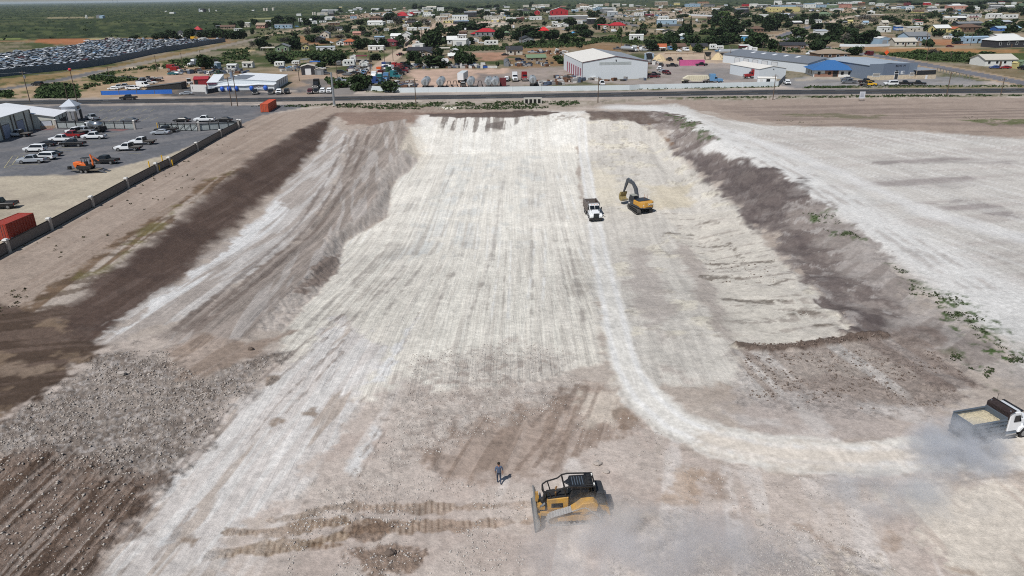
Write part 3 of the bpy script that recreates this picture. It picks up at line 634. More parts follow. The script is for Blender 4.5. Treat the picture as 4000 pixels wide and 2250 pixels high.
WHITE = mat((222, 224, 226), .4, 0, 'paint', .08); WSHEET = mat((205, 211, 216), .55, 0, 'sheet', .08)
def top_z(px, py, pt):
    """height of a point that stands over the ground point seen at (px, py) and shows at row pt"""
    g = gp(px, py); z = 0
    lo, hi = 0.0, 60.0
    for _ in range(40):
        z = (lo+hi)/2
        if project((g[0], g[1], z))[1] > pt: lo = z
        else: hi = z
    return z
def frame(A, B):
    """heading and width of the ground line A->B, B to the right: local x runs along it, local y away from the camera"""
    d = np.asarray(B)[:2]-np.asarray(A)[:2]; return math.atan2(d[1], d[0]), float(np.hypot(*d))
def unit(px0, px1): A, B = gp(*px0), gp(*px1); return A, B
# ------------------------------------------------------------------ the highway, its markings and lots
def strip(name, near, far, z, m, over=0):
    """sheet between two lines of ground points"""
    n = len(near); vs = [(p[0], p[1], z) for p in near]+[(p[0], p[1], z) for p in far]
    me = bpy.data.meshes.new(name); me.from_pydata(vs, [], [(i, i+1, n+i+1, n+i) for i in range(n-1)]); me.materials.append(m); me.update()
    o = bpy.data.objects.new(name, me); COL.objects.link(o); o['kind'] = 'structure'; return o
hn = [gp(*p) for p in [(-1500,428), (0,410.5), (970,398.5), (2000,384), (3000,370), (4000,362.5), (5500,352)]]
hf = [gp(*p) for p in [(-1500,411), (0,393.5), (970,382), (2000,367.5), (3000,351.5), (4000,345), (5500,334)]]
def asphalt():
    m, nt, b = newmat('asphalt'); L = nt.links.new; g = N(nt, 'ShaderNodeNewGeometry'); mp = N(nt, 'ShaderNodeMapping'); mp.inputs['Scale'].default_value = (.04, 1.2, 1)
    n = N(nt, 'ShaderNodeTexNoise', Scale=1.0, Detail=4.0); L(g.outputs['Position'], mp.inputs['Vector']); L(mp.outputs['Vector'], n.inputs['Vector'])
    r = N(nt, 'ShaderNodeValToRGB'); r.color_ramp.elements[0].color = (.022, .023, .026, 1); r.color_ramp.elements[0].position = .3; r.color_ramp.elements[1].color = (.036, .036, .039, 1); r.color_ramp.elements[1].position = .75
    L(n.outputs['Fac'], r.inputs['Fac']); L(r.outputs['Color'], b.inputs['Base Color']); b.inputs['Roughness'].default_value = .8; return m
strip('highway', hn, hf, .03, asphalt())
LINE = mat((170, 170, 168), .7, 0, 'roadpaint', .25); YLINE = mat((126, 108, 66), .7, 0, 'roadpaint', .25)
def across(t): return [hn[i]*(1-t)+hf[i]*t for i in range(len(hn))]
for t, w, m in ((.03, .006, LINE), (.97, .006, LINE), (.45, .005, YLINE), (.55, .005, YLINE)):
    strip('highway_edge_line', across(t-w), across(t+w), .036, m)
mb = MB()
for t in (.235, .765):
    pts = across(t)
    for i in range(len(pts)-1):
        d = np.hypot(*(pts[i+1]-pts[i])[:2]); k = 0
        while k+3.4 < d:
            a = pts[i]+(pts[i+1]-pts[i])*(k/d); b = pts[i]+(pts[i+1]-pts[i])*((k+3.4)/d)
            mb.add([(a[0], a[1]-.09, .036), (b[0], b[1]-.09, .036), (b[0], b[1]+.09, .036), (a[0], a[1]+.09, .036)], [(0, 1, 2, 3)]); k += 12
mb.build('highway_lane_line', LINE)['kind'] = 'structure'
LT = lambda x, y: (x/2.576, 400+y/2.576)
mb = MB()
def ln(a, b, w=.12, m=None):
    A, B = gp(*a), gp(*b); d = (B-A)/np.linalg.norm(B-A); n = np.array([-d[1], d[0], 0])*w/2
    mb.add([A-n, B-n, B+n, A+n], [(0, 1, 2, 3)])
for a, b in [((40,660),(128,538)), ((128,538),(310,540)), ((40,660),(285,660)), ((122,628),(183,545)), ((122,628),(400,625)), ((225,565),(240,540)), ((205,512),(660,510)), ((530,482),(730,484)), ((560,455),(800,457)),
             ((780,405),(925,407)), ((850,380),(985,380)), ((1000,338),(1155,340)), ((1060,315),(1200,317)), ((40,660),(122,628)), ((530,487),(600,450)), ((1290,515),(1420,515))]: ln(LT(*a), LT(*b))
for k in range(7):
    ln(LT(1000+85*k, 92), LT(1050+85*k, 66)); ln(LT(1000+85*k, 195-2*k), LT(1080+85*k, 150))
mb.v = [(x, y, .02) for x, y, z in mb.v]
mb.build('parking_line', YLINE if False else mat((176, 168, 128), .8, 0, 'roadpaint', .5))['kind'] = 'structure'
# ------------------------------------------------------------------ buildings
def slab_roof(mb, pts, th, y0, y1, axis):
    """thin roof plate over a profile line of (a, z) points"""
    up = [(a, z+th) for a, z in pts]; mb.prism(list(pts)+up[::-1], y0, y1, 0, axis); return mb
def shell(t, w, d, he, ha, wall, roof, kind='f', ov=.3, ax=.5, th=.12):
    """walls and roof of a building on local x 0..w, y 0..d; f: gable to the front, g: ridge along the front, h: hipped, m: one slope, c: open carport"""
    if kind == 'f':
        wl = MB().prism([(0, 0), (w, 0), (w, he), (w*ax, ha), (0, he)], 0, d, 0, 'y').build('wall', wall, t)
        s = (ha-he)/(w*ax); s2 = (ha-he)/(w*(1-ax))
        rf = slab_roof(MB(), [(-ov, he-ov*s+.02), (w*ax, ha+.02), (w+ov, he-ov*s2+.02)], th, -ov, d+ov, 'y').build('roof', roof, t)
    elif kind == 'g':
        wl = MB().prism([(0, 0), (d, 0), (d, he), (d*.5, ha), (0, he)], 0, w, 0, 'x').build('wall', wall, t)
        s = (ha-he)/(d*.5)
        rf = slab_roof(MB(), [(-ov, he-ov*s+.02), (d*.5, ha+.02), (d+ov, he-ov*s+.02)], th, -ov, w+ov, 'x').build('roof', roof, t)
    elif kind == 'h':
        wl = MB().box(0, w, 0, d, 0, he).build('wall', wall, t)
        i = min(w, d)*.5; a, b = (-ov, w+ov), (-ov, d+ov)
        if w >= d: r0, r1 = (i, d/2), (w-i, d/2)
        else: r0, r1 = (w/2, i), (w/2, d-i)
        if w-2*i < .05 and w >= d: r1 = (r0[0]+.05, r0[1])
        vs = [(a[0], b[0], he), (a[1], b[0], he), (a[1], b[1], he), (a[0], b[1], he), (r0[0], r0[1], ha), (r1[0], r1[1], ha)]
        vs += [(x, y, z+.003) for x, y, z in []]
        fs = [(0, 1, 5, 4), (2, 3, 4, 5), (1, 2, 5), (3, 0, 4), (3, 2, 1, 0)] if w >= d else [(0, 1, 4), (1, 2, 5, 4), (2, 3, 5), (3, 0, 4, 5), (3, 2, 1, 0)]
        mb = MB(); mb.add([(x, y, z+.02) for x, y, z in vs], fs); mb.box(-ov, w+ov, -ov, 0-.01, he-.12, he+.01); rf = mb.build('roof', roof, t)
    elif kind == 'm':
        wl = MB().prism([(0, 0), (d, 0), (d, ha), (0, he)], 0, w, 0, 'x').build('wall', wall, t)
        rf = slab_roof(MB(), [(-ov, he-ov*(ha-he)/d+.02), (d+ov, ha+ov*(ha-he)/d+.02)], th, -ov, w+ov, 'x').build('roof', roof, t)
    else:
        wl = None
        for x in (.1, w-.1):
            for y in (.1, d-.1): MB().box(x-.08, x+.08, y-.08, y+.08, 0, he).build('post', wall, t)
        rf = slab_roof(MB(), [(-ov, he+.01), (d+ov, ha+.01)], th, -ov, w+ov, 'x').build('roof', roof, t)
    return wl, rf
def opening(t, x0, x1, z0, z1, m, name='window', y=0, frm=None, side='f', d=0, sub=True):
    """a window or door set 6 cm proud of the wall on the front (f), left (l) or right (r) side"""
    a = .05
    if side == 'f': o = MB().box(x0, x1, y-a, y+.02, z0, z1).build(name, m, t)
    elif side == 'l': o = MB().box(y-a, y+.02, x0, x1, z0, z1).build(name, m, t)
    else: o = MB().box(y-.02, y+a, x0, x1, z0, z1).build(name, m, t)
    if frm:
        mb = MB(); w = .12; b = a+.02
        for q in ((x0-w, x0, z0-w, z1+w), (x1, x1+w, z0-w, z1+w), (x0, x1, z1, z1+w), (x0, x1, z0-w, z0)):
            if side == 'f': mb.box(q[0], q[1], y-b, y+.01, q[2], q[3])
            elif side == 'l': mb.box(y-b, y+.01, q[0], q[1], q[2], q[3])
            else: mb.box(y-.01, y+b, q[0], q[1], q[2], q[3])
        mb.build('frame', frm, o)
    return o
def place(name, cat, px0, px1, label=None, look=None, group=None):
    A, B = unit(px0, px1); rz, w = frame(A, B); return thing(name, cat, A, rz, label, look, group), w
def text(s, size, m, parent, loc, rot=(math.pi/2, 0, 0), name='lettering', ext=.03):
    c = bpy.data.curves.new(name, 'FONT'); c.body = s; c.size = size; c.extrude = ext; c.align_x = 'CENTER'; c.materials.append(m)
    tmp = bpy.data.objects.new(name, c); COL.objects.link(tmp)
    dg = bpy.context.evaluated_depsgraph_get(); me = bpy.data.meshes.new_from_object(tmp.evaluated_get(dg)); bpy.data.objects.remove(tmp)
    if not me.materials: me.materials.append(m)
    o = bpy.data.objects.new(name, me); COL.objects.link(o); o.parent = parent; o.location = loc; o.rotation_euler = rot; return o
TRIM = mat((70, 62, 66), .6, 0, 'trim', .1); LGREY = mat((150, 156, 164), .5, .2, 'roofmetal', .15); MGREY = mat((120, 126, 134), .55, .2, 'roofmetal', .15)
WROOF = mat((226, 229, 232), .5, .1, 'roofmetal', .06); CREAM = mat((226, 222, 214), .55, .1, 'roofmetal', .12)
# big white warehouse
t, w = place('warehouse', 'warehouse', *Q(2, (705, 805), (1362, 790)), label='big white metal warehouse with a faded sign strip, behind the white perimeter wall')
he = top_z(*Q(2, (705, 805))[0], 628/2.576); ha = top_z(*Q(2, (1035, 797))[0], 566/2.576); bk = gp(*Q(2, (580, 541))[0], z=he); A0 = gp(*Q(2, (705, 805))[0]); d = float(np.hypot(*(bk-A0)[:2]))
WH = dict(w=w, d=d, he=he)
wl, rf = shell(t, w, d, he, ha, WSHEET, CREAM, 'f', .15)
MB().prism([(w*.5, ha+.145), (w+.16, he+.125), (w+.16, he+.165), (w*.5, ha+.185)], -.16, d+.16, 0, 'y').build('roof_shade_sheet', mat((150, 154, 160), .5, .2, 'roofmetal'), t)  # grey sheet over the right slope: its shade put into the colour
mb = MB(); mb.box(-.03, .12, -.06, .02, 0, he); mb.box(w-.12, w+.03, -.06, .02, 0, he)
s_ = math.atan2(ha-he, w/2)
for sx in (0, 1):
    mb.add([(0 if not sx else w, -.2, he-.15), (w/2, -.2, ha-.15), (w/2, -.2, ha+.15), (0 if not sx else w, -.2, he+.15), (0 if not sx else w, -.17, he-.15), (w/2, -.17, ha-.15), (w/2, -.17, ha+.15), (0 if not sx else w, -.17, he+.15)], [(0, 1, 2, 3), (4, 5, 6, 7), (0, 1, 5, 4), (3, 2, 6, 7)])
mb.build('trim', mat((92, 68, 74), .6, 0, 'trim'), t)
sg = MB().box(w*.255, w*.74, -.05, .02, he*.83, he*1.0).build('sign_panel', mat((178, 184, 184), .7, 0, 'sheet', .1), t)
mb = MB(); rr = random.Random(3)
for k in range(26):
    x = w*.262+k*w*.0182; mb.box(x, x+w*.0182*rr.uniform(.4, .9), -.07, -.045, he*(.85+.03*rr.random()), he*(.95+.03*rr.random()))
mb.build('faded_lettering', mat((160, 166, 168), .7, 0, 'sheet', .1), sg)
MB().box(w*.5, w*.513, -.25, -.02, he*1.04, he*1.12).build('wall_lamp', DARK, t)
for k in range(7): opening(t, d*(.05+.115*k), d*(.05+.115*k)+d*.06, .05, he*.62, mat((150, 96, 110), .6, 0, 'sheet'), 'roll_door', 0, mat((190, 150, 160)), 'l')
# blue-roofed office and its neighbours on the right
t, w = place('office', 'office', *Q(3, (455, 772), (858, 772)), label='low office with a bright blue hip roof and brick front, beside the grey parapet building')
BLUE = mat((58, 106, 160), .45, .1, 'roofmetal', .06)
he = top_z(*Q(3, (455, 772))[0], 703/2.576)
shell(t, w, 13, he, he+3.4, mat((214, 214, 212), .7, 0, 'stucco'), BLUE, 'h', 1.1)
mb = MB().box(w*.02, w*.62, -.05, .02, 0, he*.45); mb.box(w*.28, w*.62, -.09, .02, he*.45, he*.98); mb.build('brick_facing', mat((150, 112, 96), .9, 0, 'stone', .3, scale=3), t)
opening(t, w*.48, w*.60, .02, he*.9, DARK, 'door', -.05)
for x in (.1, .36, .68, .86): opening(t, w*x, w*x+1.1, he*.3, he*.75, GLASS, 'window', -.04)
for y in (3, 7): opening(t, y, y+1.2, he*.3, he*.8, GLASS, 'window', 0, None, 'l')
t, w = place('metal_shop', 'workshop', *Q(3, (390, 735), (740, 715)), label='long white metal shop with a grey skylit roof, behind the blue-roofed office')
he = top_z(*Q(3, (390, 735))[0], 640/2.576); ha = he+2.1
shell(t, w, 62, he, ha, WSHEET, MGREY, 'f', .3, .52)
for k in range(5): opening(t, 20+7*k, 24+7*k, .1, he*.75, mat((206, 208, 210), .5, 0, 'sheet'), 'roll_door', 0, DARK, 'l')
sl_ = (ha-he)/(w*.52)
for k in range(5): MB().add([(w*.30, 14+8*k, he+sl_*w*.30+.17), (w*.42, 14+8*k, he+sl_*w*.42+.17), (w*.42, 16+8*k, he+sl_*w*.42+.17), (w*.30, 16+8*k, he+sl_*w*.30+.17)], [(0, 1, 2, 3)]).build('skylight', WHITE, t)
t, w = place('metal_shed', 'shed', *Q(3, (-98, 800), (172, 790)), label='tall white metal shed with a dark right flank, left of the blue-roofed office')
he = top_z(*Q(3, (172, 790))[0], 687/2.576); ha = he+1.0; bk = gp(*Q(3, (357, 640))[0], z=he); A0 = gp(*Q(3, (172, 790))[0])
shell(t, w, float(np.hypot(*(bk-A0)[:2])), he, ha, WSHEET, CREAM, 'f', .2)
opening(t, 2, 5, .1, he*.7, mat((196, 200, 204), .5, 0, 'sheet'), 'roll_door', w, None, 'r')
MB().box(w*.5, w*.54, -.2, 0, he*.95, he).build('wall_lamp', DARK, t)
t, w = place('storage_cabin', 'cabin', *Q(3, (-110, 850), (95, 853)), label='small white cabin with a square window, in front of the tall white metal shed')
hc = top_z(*Q(3, (-110, 850))[0], 777/2.576); shell(t, w*.92, 3, hc*.85, hc, WHITE, CREAM, 'g', .1); opening(t, w*.45, w*.6, 1.1, 2.0, GLASS, 'window', 0, DARK); opening(t, w*.12, w*.25, .1, 2.0, mat((206, 206, 204)), 'door')
# grey parapet building
P0, P1 = Q(3, (1010, 806), (1480, 792)); t, w = place('shop_building', 'shop', P0, P1, label='blue-grey parapet building with a pale stone base, right of the blue-roofed office')
hp = top_z(*P0, 646/2.576); GB = mat((116, 128, 144), .6, .1, 'sheet', .1); GB2 = mat((104, 116, 134), .6, .1, 'sheet', .1); sb = hp*.27
MB().box(0, w, 0, .6, sb, hp).build('parapet_wall', GB, t); MB().box(w*.28, w*.82, -.12, 0, sb, hp-.05).build('wall_panel', GB2, t); MB().box(.1, w-.1, .6, 34, 0, hp*.92).build('wall', GB, t)
slab_roof(MB(), [(-.2, hp*.90), (w*.42, hp*1.03), (w+.2, hp*.92)], .14, .75, 34.5, 'y').build('roof', mat((168, 178, 188), .5, .2, 'roofmetal', .1), t)
STONE = mat((206, 190, 166), .95, 0, 'stone', .35, scale=1.2)
MB().box(-.3, w+.3, -.3, .7, 0, sb).build('stone_base', STONE, t)
for x0, x1 in ((.07, .21), (.86, .94)): opening(t, w*x0, w*x1, sb*.85, sb*1.55, mat((150, 146, 140)), 'window', -.3, WHITE)
dr = opening(t, w*.535, w*.605, .05, sb*1.3, mat((64, 66, 68), .4, .3, 'metal'), 'door', -.32, WHITE); opening(t, w*.53, w*.61, sb*1.38, sb*1.85, GLASS, 'transom_window', -.2, WHITE)
pn = opening(t, w*.66, w*.74, sb*1.15, sb*1.95, mat((198, 202, 206)), 'notice_board', -.14); MB().cyl((w*.72, -.22, sb*1.6), (w*.72, -.20, sb*1.6), .5, .5, 12).build('emblem', mat((120, 128, 140)), pn)
text('BOW  M', 1.15, mat((24, 30, 44)), t, (w*.63, -.16, hp*.79))
MB().box(w*.555, w*.575, -.5, -.12, sb*2.05, sb*2.2).build('wall_lamp', DARK, t)
t2, w2 = place('walled_yard', 'walled yard', *Q(3, (1484, 798), (1678, 790)), label='low stone walled yard with a dark mesh screen, right of the grey parapet building')
MB().box(.1, w2, -.4, .1, 0, sb*.95).build('stone_wall', STONE, t2); MB().box(.1, w2-.1, -.1, 0, sb*.95+.02, sb*2.0).build('screen', mat((36, 40, 44), .8, 0, 'mesh'), t2)
slab_roof(MB(), [(-.2, sb*2.05), (8, sb*2.2)], .1, -.1, w2, 'x').build('roof', LGREY, t2); opening(t2, w2*.45, w2*.55, .02, sb*.9, WHITE, 'gate', -.42)
for x in (.3, w2-.3): MB().box(x-.1, x+.1, 7.5, 7.7, 0, sb*2.18).build('post', STEEL, t2)
# motor shop with blue awnings
SA = lambda x, y: (720+x/5.7244, 250+y/5.7244)
t, w = place('motor_shop', 'shop', SA(765, 592), SA(2075, 560), label='white metal motor shop with blue round awnings and a white roof, beyond the highway')
he1 = top_z(*SA(765, 592), 455); he1 = top_z(*SA(1430, 580), 250+455/5.7244); hm_ = top_z(*SA(2075, 560), 250+435/5.7244); hb = top_z(*SA(2120, 560), 250+350/5.7244)
shell(t, w, 24, hb*.86, hb*1.18, WSHEET, WROOF, 'f', .25, .28)
t['label'] = 'white metal motor shop with blue round awnings and a white roof, beyond the highway'
mb = MB(); mb.prism([(0, 0), (w*.5, 0), (w*.5, he1*.93), (w*.22, he1*1.08), (0, he1*.9)], -5, -.02, 0, 'y'); mb.prism([(w*.5, 0), (w, 0), (w, he1*.95), (w*.74, he1*1.12), (w*.5, he1*.93)], -5, -.02, 0, 'y'); mb.build('front_bay', WSHEET, t)
mb = MB()
for a, b, c, z0, z1, z2 in ((0, .22, .5, .9, 1.08, .93), (.5, .74, 1, .93, 1.12, .95)): slab_roof(mb, [(w*a, he1*z0+.02), (w*b, he1*z1+.02), (w*c, he1*z2+.02)], .12, -5.4, -.1, 'y')
mb.build('bay_roof', WROOF, t)
MB().add([(w*.03, -.3, hb*.89+.3), (w*.28, -.3, hb*1.18+.2), (w*.5, -.3, hb*1.085+.2), (w*.5, 15, hb*1.085+.2), (w*.28, 15, hb*1.18+.2), (w*.03, 15, hb*.89+.3)], [(0, 1, 4, 5), (1, 2, 3, 4)]).build('roof_patch', MGREY, t)
mb = MB(); mb.box(0, w, -5.06, -5.0, 0, he1*.22); mb.build('stone_base', mat((110, 110, 112), .9, 0, 'stone'), t)
AW = mat((40, 92, 190), .5, 0, 'cloth', .06)
for x in (.13, .245, .365, .62, .855):
    MB().ell((w*x, -5.1, he1*.52), (.85, .8, 1.0), 10, 6).build('awning', AW, t); opening(t, w*x-.6, w*x+.6, .3, he1*.45, GLASS, 'window', -5.05)
text('EXOTIC', 1.1, mat((96, 60, 92)), t, (w*.745, -5.06, he1*.62)); mb = MB()
for k in range(24):
    a0, a1 = 2*math.pi*k/24, 2*math.pi*(k+1)/24
    mb.tube([(w*.745+2.7*math.cos(a0), -5.08, he1*.7+.75*math.sin(a0)), (w*.745+2.7*math.cos(a1), -5.08, he1*.7+.75*math.sin(a1))], .05, 4)
mb.build('sign_ring', mat((170, 150, 160)), t)
for k in range(1, 5): MB().box(w-.02, w+.08, 1+4.4*k, 1.3+4.4*k, 0, hb*.84).build('drainpipe', TRIM, t)
MB().cyl((w*.12, 12, hb*.9), (w*.12, 12, hb*1.7), .7, .7, 12).build('vent_stack', mat((120, 132, 150)), t)
for x, y in ((.2, 8), (.24, 12)): MB().cyl((w*x, y, hb*1.05), (w*x, y, hb*1.3), .35, .5, 8).build('roof_vent', LGREY, t)
t, w = place('shop_wing', 'shop', SA(540, 600), SA(760, 592), label='white lean-to wing at the left end of the motor shop')
h_ = top_z(*SA(540, 600), 250+405/5.7244); shell(t, w, 18, h_*.93, h_*1.35, WSHEET, WROOF, 'm', .2); MB().box(.2, w-.2, -.3, -.05, h_*.72, h_*.86).build('fascia', mat((90, 40, 66)), t); opening(t, w*.15, w*.38, .1, h_*.5, mat((180, 190, 200)), 'door'); 
t, w = place('red_shed', 'shed', SA(225, 480), SA(545, 470), label='long red metal shed left of the motor shop')
shell(t, w, 5, 2.4, 3.4, mat((140, 36, 44), .6, 0, 'sheet'), mat((158, 44, 54), .5, 0, 'roofmetal'), 'g', .2); MB().box(.2, 1.6, -.06, 0, 0, 2).build('door', DARK, t)
t, w = place('shop_yard_wall', 'wall', SA(505, 665), SA(750, 625), label='dark low wall in front of the left wing of the motor shop')
MB().box(0, w, -.15, .15, 0, 1.6).build('panel', mat((52, 56, 62), .8, 0, 'sheet'), t); MB().box(-.4, .2, -.3, .3, 0, 2.6).build('pillar', mat((190, 190, 190), .8), t)
# workshop at the left edge
BB = lambda x, y: (x/6.1333, 380+y/6.1333)
HW = mat((205, 205, 196), .7, 0, 'sheet', .1); HROOF = mat((232, 233, 236), .45, .1, 'roofmetal', .04)
Nn, Ee = gp(*BB(815, 765)), gp(*BB(1355, 738)); rz, w = frame(Nn, Ee)
t = thing('workshop', 'workshop', Nn, rz, 'white-roofed workshop with a roll-up door in its front gable, beside the gated yard')
he = top_z(*BB(1355, 738), 380+465/6.1333); bk = gp(*BB(1755, 325), z=he); d = float(np.hypot(*(bk-Ee)[:2]))
shell(t, 30, d, he, he+2.9, HW, HROOF, 'f', .35, .5)
for ch in t.children: ch.location.x = w-30
rd_ = opening(t, w*.38, w*.84, .05, he*.66, mat((196, 200, 208), .5, 0, 'sheet'), 'roll_door', 0, mat((40, 40, 46)))
mb = MB().box(w*.3, w*.95, -.12, 0, 0, .8); mb.build('stone_base', mat((170, 150, 130), .9, 0, 'stone'), t)
for y0 in (.42, .68): opening(t, d*y0, d*(y0+.2), .2, he*.6, DARK, 'window', w, None, 'r')
for y0 in (.02, .36, .64, .97): MB().box(w, w+.12, d*y0, d*y0+.2, 0, he*.96).build('pilaster', TRIM, t)
W0 = gp(*BB(-200, 1120)); t = thing('workshop_hall', 'workshop', W0, 0, 'tall workshop hall with a white roof and dark shaded bay doors, at the left edge')
rzh, wd = frame(W0, Nn); t.rotation_euler = (0, 0, rzh); heh = top_z(*BB(815, 765), 380+285/6.1333)
mb = MB().prism([(0, 0), (0, heh), (24, heh+2.4), (24, 0)], 0, wd, 0, 'x'); mb.build('wall', HW, t)
slab_roof(MB(), [(-.4, heh), (24, heh+2.4)], .14, -.3, wd+.3, 'x').build('roof', HROOF, t)
for f0 in (.30, .63): opening(t, wd*f0, wd*(f0+.16), .05, heh*.62, mat((150, 156, 176), .6, 0, 'sheet'), 'bay_door', 0, mat((60, 58, 60)))
for f0 in (.26, .52, .60, .84, .985): MB().box(wd*f0, wd*f0+.35, -.2, 0, 0, heh*.97).build('pilaster', mat((96, 88, 82)), t)
# tower over the entrance drive
Bt = BB(1868, 585); B_ = gp(*Bt); C_ = gp(*BB(2003, 522)); rz = math.atan2(*(C_-B_)[[1, 0]])-math.pi/2; dt = float(np.hypot(*(C_-B_)[:2])); w = dt*.72
t = thing('entrance_tower', 'tower', B_-np.array([math.cos(rz), math.sin(rz), 0])*w, rz, 'square white entrance tower on tall legs with a pyramid roof, by the car park')
z1 = top_z(*Bt, 380+215/6.1333); z0 = z1*.68
MB().box(0, w, 0, dt, z0, z1).build('upper_room', mat((214, 216, 220), .6, 0, 'sheet'), t)
for x in (.3, w-.3):
    for y in (.3, dt-.3): MB().box(x-.3, x+.3, y-.3, y+.3, 0, z0).build('leg', mat((150, 150, 150)) if x < 1 else mat((96, 92, 90)), t)  # right legs darker: shade away from the sun put into the colour
MB().add([(-.4, -.4, z1), (w+.4, -.4, z1), (w+.4, dt+.4, z1), (-.4, dt+.4, z1), (w/2, dt/2, z1+1.9)], [(0, 1, 4), (1, 2, 4), (2, 3, 4), (3, 0, 4), (3, 2, 1, 0)]).build('roof', mat((186, 192, 200), .5, .2, 'roofmetal'), t)
opening(t, dt*.35, dt*.75, z0+.5, z1-.5, GLASS, 'window', w, DARK, 'r')
# ------------------------------------------------------------------ vehicles: x forward, origin on the ground under the middle
def wheel_mesh(r, w, dual=False):
    key = ('wheel', r, w)
    if key not in _MC:
        a = MB().cyl((0, -w/2, 0), (0, w/2, 0), r, r, 14).mesh('wheel', RUBBER, .03)
        b = MB().cyl((0, -w/2-.015, 0), (0, w/2+.015, 0), r*.58, r*.58, 10).mesh('rim', RIM)
        _MC[key] = (a, b)
    return _MC[key]
def wheels(t, xs, half, r, w=.26, rims=True):
    for x in xs:
        for s in (-1, 1):
            a, b = wheel_mesh(r, w); o = put('wheel', a, t, (x, s*(half-w/2), r))
            if rims: put('rim', b, o)
def glassbox(t, b, tp, zb, zt, hw, hwt, name='window', lean=.012):
    """four panes round a cab: b/tp = (rear, front) x at belt and roof"""
    (r0, f0), (r1, f1) = b, tp; e = .02
    def pane(nm, vs): MB().add(vs, [(0, 1, 2, 3)]).build(nm, GLASS, t)
    g = .14; zt -= .07
    pane('windshield', [(f0+e, -hw*.86, zb+.04), (f0+e, hw*.86, zb+.04), (f1+e, hwt*.86, zt), (f1+e, -hwt*.86, zt)])
    pane('rear_window', [(r0-e, -hw*.8, zb+.06), (r0-e, hw*.8, zb+.06), (r1-e, hwt*.8, zt), (r1-e, -hwt*.8, zt)])
    for s in (-1, 1):
        pane('side_window', [(r0+g, s*(hw+e), zb+.05), (f0-g*1.6, s*(hw+e), zb+.05), (f1-g*.4, s*(hwt+e), zt), (r1+g*.6, s*(hwt+e), zt)])
def lamps(t, xf, xr, hw, z, zr=None):
    for s in (-1, 1):
        MB().box(xf-.05, xf+.025, s*hw*.8-.16, s*hw*.8+.16, z-.09, z+.09).build('headlight', LAMP, t)
        MB().box(xr-.025, xr+.05, s*hw*.88-.09, s*hw*.88+.09, (zr or z)-.15, (zr or z)+.15).build('taillight', RED, t)
def cab(mb, b, tp, zb, zt, hw, hwt, mi=0):
    (r0, f0), (r1, f1) = b, tp
    mb.add([(r0, -hw, zb), (f0, -hw, zb), (f0, hw, zb), (r0, hw, zb), (r1, -hwt, zt), (f1, -hwt, zt), (f1, hwt, zt), (r1, hwt, zt)], [(4, 5, 6, 7), (0, 1, 5, 4), (1, 2, 6, 5), (2, 3, 7, 6), (3, 0, 4, 7), (3, 2, 1, 0)], mi)
